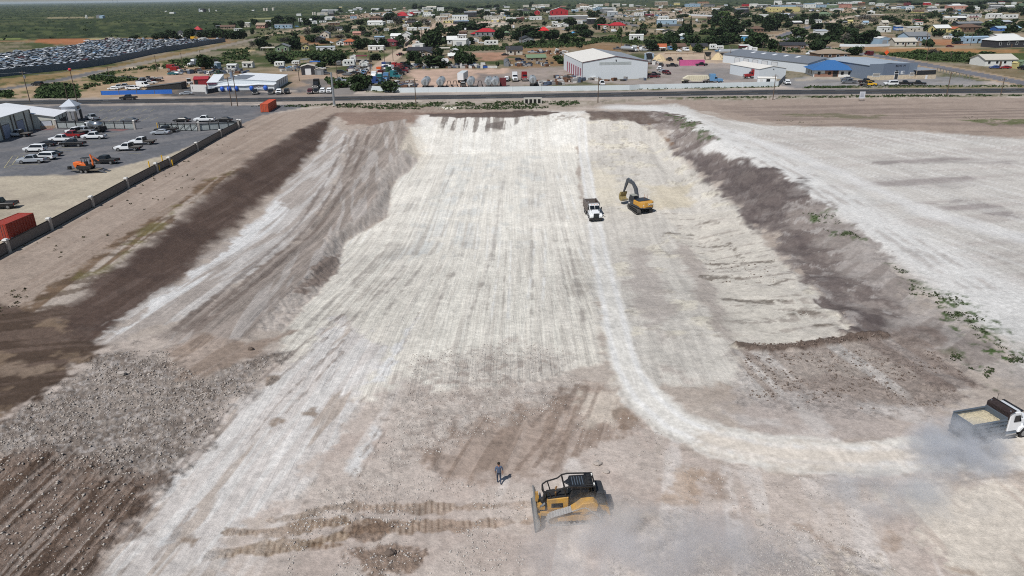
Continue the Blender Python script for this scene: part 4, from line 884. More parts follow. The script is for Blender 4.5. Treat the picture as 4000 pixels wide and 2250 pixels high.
def car_body(t, kind, paint):
    if kind == 'pickup':
        mb = MB().prism([(-2.9, .55), (-2.9, 1.12), (-.95, 1.14), (1.35, 1.14), (2.5, 1.12), (2.92, 1.0), (2.95, .5), (2.3, .42), (-2.3, .45)], -1.0, 1.0); cab(mb, (-.95, 1.38), (-.75, .62), 1.12, 1.86, .95, .74); mb.build('body', paint, t, .06)
        MB().box(-2.75, -1.05, -.82, .82, 1.0, 1.155).build('cargo_bed', DARK, t)
        glassbox(t, (-.95, 1.38), (-.75, .62), 1.14, 1.86, .95, .74); lamps(t, 2.93, -2.9, 1.0, .9)
        MB().box(2.9, 3.04, -.98, .98, .45, .72).build('front_bumper', CHROME, t); MB().box(-3.04, -2.9, -.95, .95, .5, .7).build('rear_bumper', CHROME, t); MB().box(2.9, 2.97, -.55, .55, .75, 1.0).build('grille', DARK, t)
        wheels(t, (-1.85, 1.85), 1.02, .42)
    elif kind == 'flatbed':
        mb = MB().prism([(-.5, .5), (-.5, 1.15), (1.5, 1.15), (2.7, 1.12), (3.1, 1.0), (3.12, .5), (2.4, .42)], -1.0, 1.0); cab(mb, (-.5, 1.55), (-.4, .8), 1.13, 1.92, .95, .76); mb.build('body', paint, t, .06)
        glassbox(t, (-.5, 1.55), (-.4, .8), 1.15, 1.92, .95, .76); lamps(t, 3.1, -3.0, 1.0, .9, .7)
        MB().box(-3.1, -.62, -1.12, 1.12, .9, 1.05).build('deck', mat((88, 84, 80), .8, 0, 'wood', .3), t); MB().box(-.68, -.56, -1.05, 1.05, 1.05, 1.85).build('headboard', BLK, t); MB().box(-3.0, 0, -.4, .4, .55, .88).build('chassis', DARK, t)
        MB().box(3.08, 3.3, -1.0, 1.0, .45, .95).build('front_bumper', BLK, t); wheels(t, (-1.9, 2.05), 1.08, .43)
    elif kind == 'suv':
        mb = MB().prism([(-2.5, .5), (-2.55, 1.1), (1.2, 1.14), (2.2, 1.08), (2.5, .95), (2.55, .5), (2.0, .4), (-2.0, .4)], -.97, .97); cab(mb, (-2.5, 1.25), (-2.25, .45), 1.1, 1.82, .93, .74); mb.build('body', paint, t, .07)
        glassbox(t, (-2.5, 1.25), (-2.25, .45), 1.12, 1.82, .93, .74); lamps(t, 2.5, -2.53, .97, .88); wheels(t, (-1.55, 1.6), .99, .4)
        MB().box(2.48, 2.56, -.5, .5, .7, .95).build('grille', DARK, t)
    elif kind == 'sedan':
        mb = MB().prism([(-2.35, .4), (-2.4, .88), (-1.3, .95), (1.0, .95), (2.1, .82), (2.4, .65), (2.4, .35), (1.8, .3), (-1.8, .3)], -.9, .9); cab(mb, (-1.75, 1.15), (-1.0, .2), .93, 1.4, .86, .64); mb.build('body', paint, t, .07)
        glassbox(t, (-1.75, 1.15), (-1.0, .2), .93, 1.4, .86, .64); lamps(t, 2.36, -2.36, .9, .65); wheels(t, (-1.4, 1.45), .91, .34, .22)
    elif kind == 'van':
        mb = MB().prism([(-2.8, .5), (-2.85, 2.35), (1.3, 2.4), (1.9, 1.35), (2.7, 1.1), (2.8, .5), (2.2, .4), (-2.2, .4)], -1.0, 1.0); mb.build('body', paint, t, .08)
        MB().add([(1.36, -.85, 2.3), (1.92, -.88, 1.36), (1.92, .88, 1.36), (1.36, .85, 2.3)], [(0, 1, 2, 3)]).build('windshield', GLASS, t)
        for s in (-1, 1): MB().box(.4, 1.3, s*1.0-.015, s*1.0+.015, 1.4, 2.1).build('side_window', GLASS, t)
        lamps(t, 2.78, -2.83, 1.0, .85); wheels(t, (-1.75, 1.8), 1.02, .38)
    elif kind == 'semi':
        mb = MB().prism([(1.2, .9), (1.2, 1.9), (3.2, 1.75), (3.45, 1.5), (3.45, .7), (1.4, .7)], -.95, .95); cab(mb, (-.2, 1.25), (-.2, .75), 1.0, 2.75, 1.1, 1.05); cab(mb, (-1.9, -.18), (-1.9, .3), 1.0, 3.65, 1.2, 1.1); mb.build('body', paint, t, .08)
        MB().add([(1.27, -.9, 1.95), (1.27, .9, 1.95), (.86, .9, 2.65), (.86, -.9, 2.65)], [(0, 1, 2, 3)]).build('windshield', GLASS, t)
        for s in (-1, 1): MB().box(.0, .75, s*1.1-.02, s*1.1+.02, 1.9, 2.5).build('side_window', GLASS, t); MB().cyl((-.6, s*1.15, .85), (.7, s*1.15, .85), .3, .3, 10).build('fuel_tank', CHROME, t); MB().cyl((-2.05, s*1.0, 1), (-2.05, s*1.0, 3.6), .09, .09, 6).build('exhaust_stack', CHROME, t)
        MB().box(-4.2, 3.3, -.42, .42, .6, .95).build('chassis', DARK, t); MB().cyl((-3.0, 0, .95), (-3.0, 0, 1.1), .55, .55, 12).build('fifth_wheel', DARK, t); MB().box(3.42, 3.52, -.6, .6, .8, 1.6).build('grille', CHROME, t); MB().box(3.4, 3.6, -1.1, 1.1, .45, .8).build('front_bumper', CHROME, t)
        for s in (-1, 1): MB().box(3.38, 3.48, s*.95-.15, s*.95+.15, 1.0, 1.25).build('headlight', LAMP, t)
        wheels(t, (-3.6, -2.4, 2.4), 1.2, .5, .5)
    elif kind == 'tankdray':
        car_body(t, 'flatbed', paint)
PROTO = {}
CNAME = {'pickup': 'pickup_truck', 'flatbed': 'flatbed_truck', 'suv': 'suv', 'sedan': 'car', 'van': 'van', 'semi': 'semi_truck'}
CCAT = {'pickup': 'pickup truck', 'flatbed': 'flatbed truck', 'suv': 'suv', 'sedan': 'car', 'van': 'van', 'semi': 'semi truck'}
PAINTS = {'white': (226, 228, 230), 'black': (24, 25, 28), 'silver': (164, 170, 178), 'grey': (96, 100, 106), 'red': (140, 26, 30), 'maroon': (86, 26, 34), 'blue': (44, 70, 124), 'tan': (176, 160, 134), 'teal': (36, 104, 112), 'yellow': (214, 166, 40), 'orange': (204, 92, 40), 'green': (54, 90, 66), 'dark blue': (28, 38, 66), 'light blue': (96, 140, 180)}
def car(kind, color, loc, rz, label=None, look=None, group=None):
    key = (kind, color)
    loc = (loc[0], loc[1], hgt(loc[0], loc[1]) if loc[1] < 250 else 0)
    if key in PROTO: return dup(PROTO[key], loc, rz, label, look, group)
    t = thing(CNAME[kind], CCAT[kind], loc, rz, label, look, group)
    car_body(t, kind, mat(PAINTS[color], .35, .1 if color == 'silver' else 0, 'paint', .1)); PROTO[key] = t
    return t
def car2(kind, color, pf, pr, label=None, look=None, group=None, side=1):
    """front and rear ends of the wheel line on the side towards the camera"""
    f, r = gp(*pf), gp(*pr); d = f-r; rz = math.atan2(d[1], d[0]); n = np.array([-math.sin(rz), math.cos(rz), 0])
    if n@f < 0: n = -n
    c = (f+r)/2+n*1.0; return car(kind, color, c, rz, label, look, group)
LV = lambda x0, y0, x1, y1: (LT(x0, y0), LT(x1, y1))
G_ = 'vehicles parked in the gated yard'
for kind, col, a, lab in [
 ('flatbed', 'white', LV(65,352,292,350), 'white flatbed truck nosed up to the shaded workshop wall'),
 ('pickup', 'red', LV(618,358,800,362), 'red pickup truck parked between the white trucks in the gated yard'),
 ('pickup', 'silver', LV(738,318,905,318), 'pale silver pickup truck parked in front of the tank truck'),
 ('flatbed', 'white', LV(665,322,830,330), 'white flatbed truck with a dark rack behind the red pickup'),
 ('flatbed', 'white', LV(835,290,1000,288), 'white flatbed truck parked beside the tank truck'),
 ('pickup', 'white', LV(808,376,1055,372), 'white long pickup truck with a dark tailgate, right of the red pickup'),
 ('pickup', 'white', LV(496,402,705,402), 'white pickup truck left of the red pickup, above the black rack truck'),
 ('pickup', 'black', LV(585,452,848,448), 'black pickup truck with a rack over its bed in the gated yard'),
 ('sedan', 'black', LV(372,448,520,448), 'low black car parked between the white suv and the black rack truck'),
 ('suv', 'white', LV(232,505,440,503), 'white suv, the farther of two white suvs in the gated yard'),
 ('suv', 'white', LV(306,585,552,585), 'long white suv, the nearer of two white suvs in the gated yard'),
 ('sedan', 'black', LV(420,552,570,548), 'black car hidden behind the nearer white suv'),
 ('pickup', 'silver', LV(182,622,432,614), 'old silver pickup truck with a black cab roof by the yellow bay lines'),
 ('flatbed', 'white', LV(1292,432,1550,428), 'white flatbed truck, the farther of a pair in the middle of the yard'),
 ('flatbed', 'white', LV(1136,494,1420,490), 'white flatbed truck, the nearer of a pair in the middle of the yard'),
 ('sedan', 'silver', LV(1521,332,1690,326), 'silver sports car in front of the sliding gate'),
 ('pickup', 'black', LV(1552,310,1765,306), 'lifted black pickup truck by the sliding gate'),
 ('pickup', 'black', LV(905,622,1168,626), 'black pickup truck behind the orange loader on its trailer'),
 ('pickup', 'black', LV(-175,1090,105,1076), 'black pickup truck on the pale gravel at the left edge'),
 ('sedan', 'black', LV(1765,202,1870,200), 'dark car behind the sliding gate'),
 ('pickup', 'white', LV(2005,200,2098,198), 'white pickup truck behind the white iron fence'),
 ('sedan', 'black', LV(2205,201,2290,199), 'black car outside the far corner of the fence'),
 ('sedan', 'grey', LV(1258,206,1322,205), 'grey car low behind the long iron fence')]:
    car2(kind, col, *a, label=lab, group=G_)
car2('pickup', 'silver', LT(858,172), LT(940,190), label='silver pickup truck parked by the entrance tower')
# tank truck in the yard
def chassis(t, x0, x1, xs, r=.5): MB().box(x0, x1, -.42, .42, .6, .95).build('chassis', DARK, t); wheels(t, xs, 1.2, r, .45)
f, r = gp(*LT(815, 285)), gp(*LT(1072, 305)); c = (f+r)/2; rz = math.atan2(*(f-r)[[1, 0]])
t = thing('tank_truck', 'tank truck', c, rz, 'white tank truck with a shiny round tank in the gated yard')
mb = MB().prism([(1.9, .9), (1.9, 1.7), (3.3, 1.6), (3.5, 1.3), (3.5, .7)], -.95, .95); cab(mb, (.7, 1.95), (.7, 1.5), .9, 2.65, 1.1, 1.0); mb.build('cab', WHITE, t, .07)
MB().add([(1.97, -.9, 1.75), (1.97, .9, 1.75), (1.6, .9, 2.5), (1.6, -.9, 2.5)], [(0, 1, 2, 3)]).build('windshield', GLASS, t)
for s in (-1, 1): MB().box(.85, 1.6, s*1.08-.02, s*1.08+.02, 1.75, 2.4).build('side_window', GLASS, t)
MB().cyl((-3.2, 0, 1.95), (.3, 0, 1.95), .95, .95, 20).build('tank', CHROME, t, 0, True); MB().cyl((-1.5, 0, 2.85), (-1.5, 0, 3.05), .35, .35, 10).build('hatch', STEEL, t)
MB().box(-4.0, -3.3, -1.1, 1.1, .7, 1.6).build('pump_rack', DARK, t); chassis(t, -4.0, 3.4, (-2.6, -1.4, 2.6))
# ------------------------------------------------------------------ fences of the yard
FEN = mat((104, 98, 96), .7, 0, 'sheet', .2); PIL = mat((168, 162, 156), .85, 0, 'stone', .2); CAP = mat((206, 204, 200), .8, 0, 'concrete', .1)
t = thing('corrugated_fence', 'fence', gp(*LT(510, 1285)), 0, 'long dark corrugated fence with pale capped pillars along the gated yard')
o3 = np.array(t.location); posts = [gp(*LT(x, y)) for x, y in [(2425, 245), (2222, 350), (1985, 485), (1712, 640), (1580, 702), (1285, 860), (935, 1055), (516, 1285), (90, 1510), (-420, 1790)]]
fh = top_z(*LT(516, 1285), LT(510, 1180)[1])
for k, (a, b) in enumerate(zip(posts[:-1], posts[1:])):
    rz, L = frame(a, b); A_ = a-o3
    MB().box(.3, L-.3, -.05, .05, .15 if k != 3 else .3, fh-.05, 0, rz=rz, at=tuple(A_)).build('fence_panel' if k != 3 else 'gate_leaf', FEN, t)
    mb = MB()
    for z in (.1, fh-.1): mb.box(.3, L-.3, -.09, .09, z-.05, z+.05, 0, rz=rz, at=tuple(A_))
    if k == 3: mb.box(.3, L-.3, -.1, .1, .14, .3, 0, rz=rz, at=tuple(A_))
    mb.build('rail', DARK, t)
for a in posts:
    A_ = a-o3; p_ = MB().box(A_[0]-.28, A_[0]+.28, A_[1]-.28, A_[1]+.28, 0, fh+.15).build('pillar', PIL, t); MB().box(A_[0]-.36, A_[0]+.36, A_[1]-.36, A_[1]+.36, fh+.15, fh+.35, 0, .1, .1).build('cap', CAP, p_)
for k, (x, y) in enumerate([(1505, 655), (1608, 690), (1635, 592), (1740, 640)]):
    p = gp(*LT(x, y)); o = MB().cyl((0, 0, 0), (0, 0, 1.35), .13, .13, 10).build('bollard', mat((222, 176, 40), .5)); o.location = tuple(p)
    tag(o, 'bollard', ['yellow bollard inside the yard, left of the small gate', 'yellow bollard outside the fence, left of the small gate', 'yellow bollard inside the yard, right of the small gate', 'tallest yellow bollard outside the fence, right of the small gate'][k], group='yellow bollards at the small gate')
def railfence(name, a, b, label, gate=False, n=8):
    A, B = gp(*a), gp(*b); rz, L = frame(A, B); t = thing(name, 'gate' if gate else 'fence', A, rz, label); h = 2.1
    MB().box(0, L, .08, .12, .15, h-.2).build('sheet_panel', mat((198, 206, 206), .6, 0, 'sheet'), t)
    mb = MB()
    for z in (.15, h-.35, h): mb.box(0, L, -.04, .04, z-.04, z+.04)
    for k in range(int(L/.25)): mb.box(k*.25, k*.25+.03, -.02, .02, .1, h+.05)
    mb.build('rails', BLK, t)
    for k in range(n+1): MB().box(L*k/n-.06, L*k/n+.06, -.06, .06, 0, h+.1).build('post', BLK, t)
    if gate:
        for k in range(n):
            x0, x1 = L*k/n, L*(k+1)/n; MB().tube([(x0, -.07, .2), (x1, -.07, h-.35)], .05, 4).build('brace', BLK, t)
    else:
        for x in (-.2, L+.2):
            p_ = MB().box(x-.26, x+.26, -.26, .26, 0, h+.25).build('pillar', PIL, t); MB().box(x-.34, x+.34, -.34, .34, h+.25, h+.45, 0, .1, .1).build('cap', CAP, p_)
    return t
railfence('iron_fence', LT(582, 262), LT(1355, 272), 'long black iron fence backed by white sheets, behind the tank truck')
railfence('sliding_gate', LT(1612, 282), LT(1990, 290), 'black braced sliding gate between the two iron fences', True, 6)
railfence('iron_fence', LT(2015, 288), LT(2395, 262), 'short black iron fence backed by white sheets, right of the sliding gate', False, 4)
for x, lab in ((1590, 'yellow post at the left end of the sliding gate'), (1352, 'yellow post at the right end of the long iron fence')):
    o = MB().cyl((0, 0, 0), (0, 0, 1.8), .12, .12, 8).build('bollard', mat((222, 176, 40), .5)); o.location = tuple(gp(*LT(x, 270))); tag(o, 'bollard', lab)
# trailer with the orange loader
f, r = gp(*LT(690, 712)), gp(*LT(1000, 712)); c = (f+r)/2+np.array([0, 1, 0]); rz = math.atan2(*(f-r)[[1, 0]])
t = thing('equipment_trailer', 'trailer', c, rz, 'flat dark equipment trailer carrying an orange loader at the edge of the yard')
MB().box(-3.2, 2.4, -1.05, 1.05, .55, .72).build('deck', mat((112, 104, 92), .85, 0, 'wood', .3), t); MB().prism([(2.4, .55), (4.0, .6), (4.0, .72), (2.4, .72)], -.25, .25).build('drawbar', DARK, t); MB().box(3.2, 3.7, -.35, .35, .72, 1.25).build('tool_box', BLK, t)
for s in (-1, 1): MB().prism([(-3.2, .62), (-4.7, .05), (-4.7, .0), (-3.2, .5)], s*.7-.3, s*.7+.3).build('ramp', STEEL, t); MB().box(-1.3, .9, s*1.2-.2, s*1.2+.2, .85, .95).build('fender', DARK, t)
wheels(t, (-.7, .3), 1.3, .38)
ORG = mat((222, 106, 38), .5, 0, 'paint', .15)
t2 = thing('backhoe_loader', 'loader', (c[0], c[1], .72), rz, 'small orange tracked loader with a raised digging arm, on the equipment trailer')
MB().prism([(-.6, .5), (-.4, 1.1), (.6, 1.25), (1.3, 1.5), (2.1, 1.45), (2.25, 1.0), (1.9, .3), (1.5, .3), (1.4, .9), (.4, .7)], -.55, .55).build('hood', ORG, t2, .05)
for s in (-1, 1): MB().prism([(-1.5, .1), (-1.75, .4), (-1.5, .72), (1.3, .72), (1.55, .4), (1.3, 0), (-1.3, 0)], s*.72-.2, s*.72+.2).build('track', DARK, t2, .05)
MB().box(-1.7, .8, -.5, .5, .5, .95).build('chassis', BLK, t2)
mb = MB()
for x, y in ((-.9, -.5), (-.9, .5), (.2, -.5), (.2, .5)): mb.box(x-.04, x+.04, y-.04, y+.04, .9, 2.25)
mb.box(-1.0, .35, -.6, .6, 2.25, 2.35); mb.build('canopy', BLK, t2); MB().box(-.6, -.1, -.3, .3, .95, 1.5).build('seat', DARK, t2)
MB().prism([(-1.5, .5), (-1.8, .6), (-2.0, 1.6), (-1.75, 3.0), (-1.5, 2.9), (-1.7, 1.7)], -.14, .14).build('boom', ORG, t2, .03); MB().prism([(-1.5, 3.0), (-1.75, 2.85), (-3.3, 1.75), (-3.2, 1.6)], -.1, .1).build('arm', mat((176, 92, 50), .6), t2)
MB().prism([(-3.0, 1.7), (-3.6, 1.5), (-3.55, 1.1), (-3.1, .95), (-2.7, 1.2)], -.3, .3).build('bucket', DARK, t2)
# containers
def container(name, A, rz, L, col, label, w=2.44, h=2.6, group=None):
    t = thing(name, 'container', A, rz, label, group=group); m = mat(col, .6, 0, 'sheet', .25)
    mb = MB().box(.06, L-.06, .06, w-.06, .1, h-.05); n = int(L/.56)
    for k in range(n):
        x = .2+k*(L-.4)/n
        mb.box(x, x+.26, .02, .08, .15, h-.15); mb.box(x, x+.26, w-.08, w-.02, .15, h-.15)
    mb.build('body', m, t)
    mb = MB()
    for x in (0, L-.15):
        for y in (0, w-.15): mb.box(x, x+.15, y, y+.15, 0, h)
    for y in (0, w-.12): mb.box(.15, L-.15, y, y+.12, h-.12, h+.005); mb.box(.15, L-.15, y, y+.12, 0, .15)
    for x in (0, L-.12): mb.box(x, x+.12, .15, w-.15, h-.12, h+.005)
    mb.build('corner_frame', m, t)
    for s in (0, 1):
        d = MB().box(-.04, .04, .12+s*(w/2-.1), .06+w/2+s*(w/2-.16), .16, h-.16).build('door', m, t)
        for q in (.35, .75): MB().cyl((-.07, .1+s*(w/2-.1)+q, .15), (-.07, .1+s*(w/2-.1)+q, h-.15), .025, .025, 5).build('locking_bar', STEEL, d)
    return t
a, b, c_ = gp(*Q(1, (52, 1128))[0]), gp(*Q(1, (128, 1130))[0]), gp(*Q(1, (212, 1078))[0])
rz = math.atan2(*(c_-b)[[1, 0]]); container('shipping_container', b, rz, max(6.1, float(np.hypot(*(c_-b)[:2]))), (196, 84, 52), 'orange shipping container standing alone at the end of the car park')
container('shipping_container', gp(*LT(100, 1395)), math.radians(86), 6.1, (150, 52, 38), 'rusty red shipping container cut by the left edge, beside the fence')
# ------------------------------------------------------------------ the town: every house, tree and pole read off the photograph
HC = {'W': ((214, 215, 212), 'white'), 'C': ((192, 186, 174), 'cream'), 'T': ((150, 134, 116), 'tan'), 'G': ((122, 125, 128), 'grey'), 'B': ((104, 82, 68), 'brown'), 'Y': ((192, 180, 124), 'yellow'), 'L': ((148, 172, 192), 'pale blue'),
      'U': ((48, 96, 168), 'blue'), 'K': ((50, 51, 56), 'dark'), 'P': ((176, 130, 116), 'pinkish'), 'N': ((112, 132, 104), 'green'), 'R': ((166, 34, 44), 'red'), 'S': ((172, 178, 184), 'silver'), 'M': ((112, 44, 54), 'maroon'), 'O': ((168, 92, 60), 'terracotta'), 'V': ((200, 28, 34), 'bright red'), 'A': ((86, 160, 206), 'sky blue')}
NOUN = {'g': ('house', 'house', '{w} side-gabled house with {r} roof'), 'f': ('house', 'house', '{w} front-gabled house with {r} roof'), 'h': ('house', 'house', '{w} house with {r} hip roof'), 'm': ('flat_roofed_building', 'building', 'low {w} building with {r} roof'),
        'c': ('carport', 'carport', 'open carport with {r} roof'), 't': ('mobile_home', 'mobile home', 'long {w} mobile home'), 's': ('metal_shed', 'shed', '{w} metal shed with {r} roof'), 'v': ('camper_trailer', 'camper', '{w} camper trailer'), 'k': ('storage_tank', 'tank', '{w} round storage tank')}
hrng = random.Random(11)
def bld(k, x0, x1, yb, yt, kind, wc, rc, label=None):
    a, b = T(k, (x0, yb), (x1, yb)); b = (b[0], b[1]-(b[0]-a[0])*.0132)
    A, B = gp(*a), gp(*b); rz, w = frame(A, B); mp = mpp(*a); H = max(2.2, (yb-yt)/5.152*mp*1.02)
    nm, ct, lk = NOUN[kind]; lk = lk.format(w=HC[wc][1], r=HC[rc][1])
    rot = hrng.uniform(-.22, .22) if w < 25 and kind != 'v' else 0
    t = thing(nm, ct, A, rz+rot, label, None if label else lk)
    wm = mat(HC[wc][0], .7, 0, 'stucco' if kind in 'gfh' else 'sheet', .15); rm = mat(HC[rc][0], .6, 0, 'roofmetal' if rc in 'WSCLVRA' else 'shingle', .18)
    big = w/mp > 18
    if kind == 'k':
        r = w/2; MB().cyl((r, r, 0), (r, r, H), r, r, 18).build('shell', wm, t, 0); MB().cyl((r, r, H), (r, r, H*1.06), r*1.01, r*.3, 18).build('roof', rm, t); return t
    if kind == 'v':
        d = 2.5; mb = MB().prism([(0, .7), (.1, H*.8), (w*.12, H), (w*.97, H), (w, H*.9), (w, .7), (w*.8, .55), (w*.2, .55)], 0, d); mb.build('body', wm, t, .08)
        for f0 in (.18, .45, .7): opening(t, w*f0, w*(f0+.13), H*.5, H*.75, GLASS, 'window')
        for f0 in (.55, .68): put('wheel', wheel_mesh(.36, .22)[0], t, (w*f0, .05, .36))
        MB().box(w*.3, w*.7, -.04, .01, H*.36, H*.41).build('stripe', mat((150, 150, 160)), t); MB().box(-1.0, .1, d*.4, d*.6, .5, .65).build('drawbar', DARK, t)
        return t
    if kind == 't':
        d = 4.6; he, ha = H*.84, H*1.0; shell(t, w, d, he, ha, wm, rm, 'g', .15)
        n = max(2, int(w/4)) if big else 0
        for i in range(n): opening(t, w*(i+.3)/n, w*(i+.3)/n+1.1, he*.45, he*.8, GLASS, 'window')
        if big: opening(t, w*.52, w*.52+.9, .2, he*.78, DARK, 'door'); MB().box(.05, w-.05, -.02, 0, 0, .35).build('skirting', mat((120, 118, 114)), t)
        return t
    if kind == 's':
        d = max(3.0, min(w*1.1, 16)); shell(t, w, d, H*.82, H, wm, rm, 'f' if w < 9 else 'g', .12)
        if big: opening(t, w*.28, w*.7, .05, H*.62, mat((150, 154, 158), .5, 0, 'sheet') if wc != 'K' else WHITE, 'door')
        return t
    if kind == 'm':
        d = max(5.0, min(w*.45, 16)); shell(t, w, d, H*.86, H*.97, wm, rm, 'm', .25)
        if big:
            n = max(2, int(w/6)); opening(t, w*.44, w*.44+1.0, .05, min(2.1, H*.7), DARK, 'door')
            for i in range(min(n, 5)):
                if abs((i+.5)/n-.46) > .09: opening(t, w*(i+.4)/n, w*(i+.4)/n+1.2, H*.36, H*.62, GLASS, 'window')
        return t
    if kind == 'c': shell(t, w, max(4.0, min(w*.5, 7)), H*.88, H*.97, mat((150, 148, 144), .7), rm, 'c', .2); return t
    d = max(6.0, min(w*.75, 12)) if kind != 'f' else max(8.0, min(w*1.2, 15)); he = H*(.60 if kind in 'gh' else .66)
    shell(t, w, d, he, H, wm, rm, kind, .45)
    if big:
        n = 4 if w > 11 else 2; opening(t, w*.46, w*.46+1.0, .05, min(2.1, he*.85), mat((90, 70, 60)), 'door')
        for i in range(n):
            x = w*((i+.5)/n)
            if abs(x-w*.5) < 1.0: x = w*.25
            opening(t, x-.6, x+.6, he*.38, he*.78, GLASS, 'window', 0, WHITE if big and mp < .2 else None)
    return t
LABELS = {}
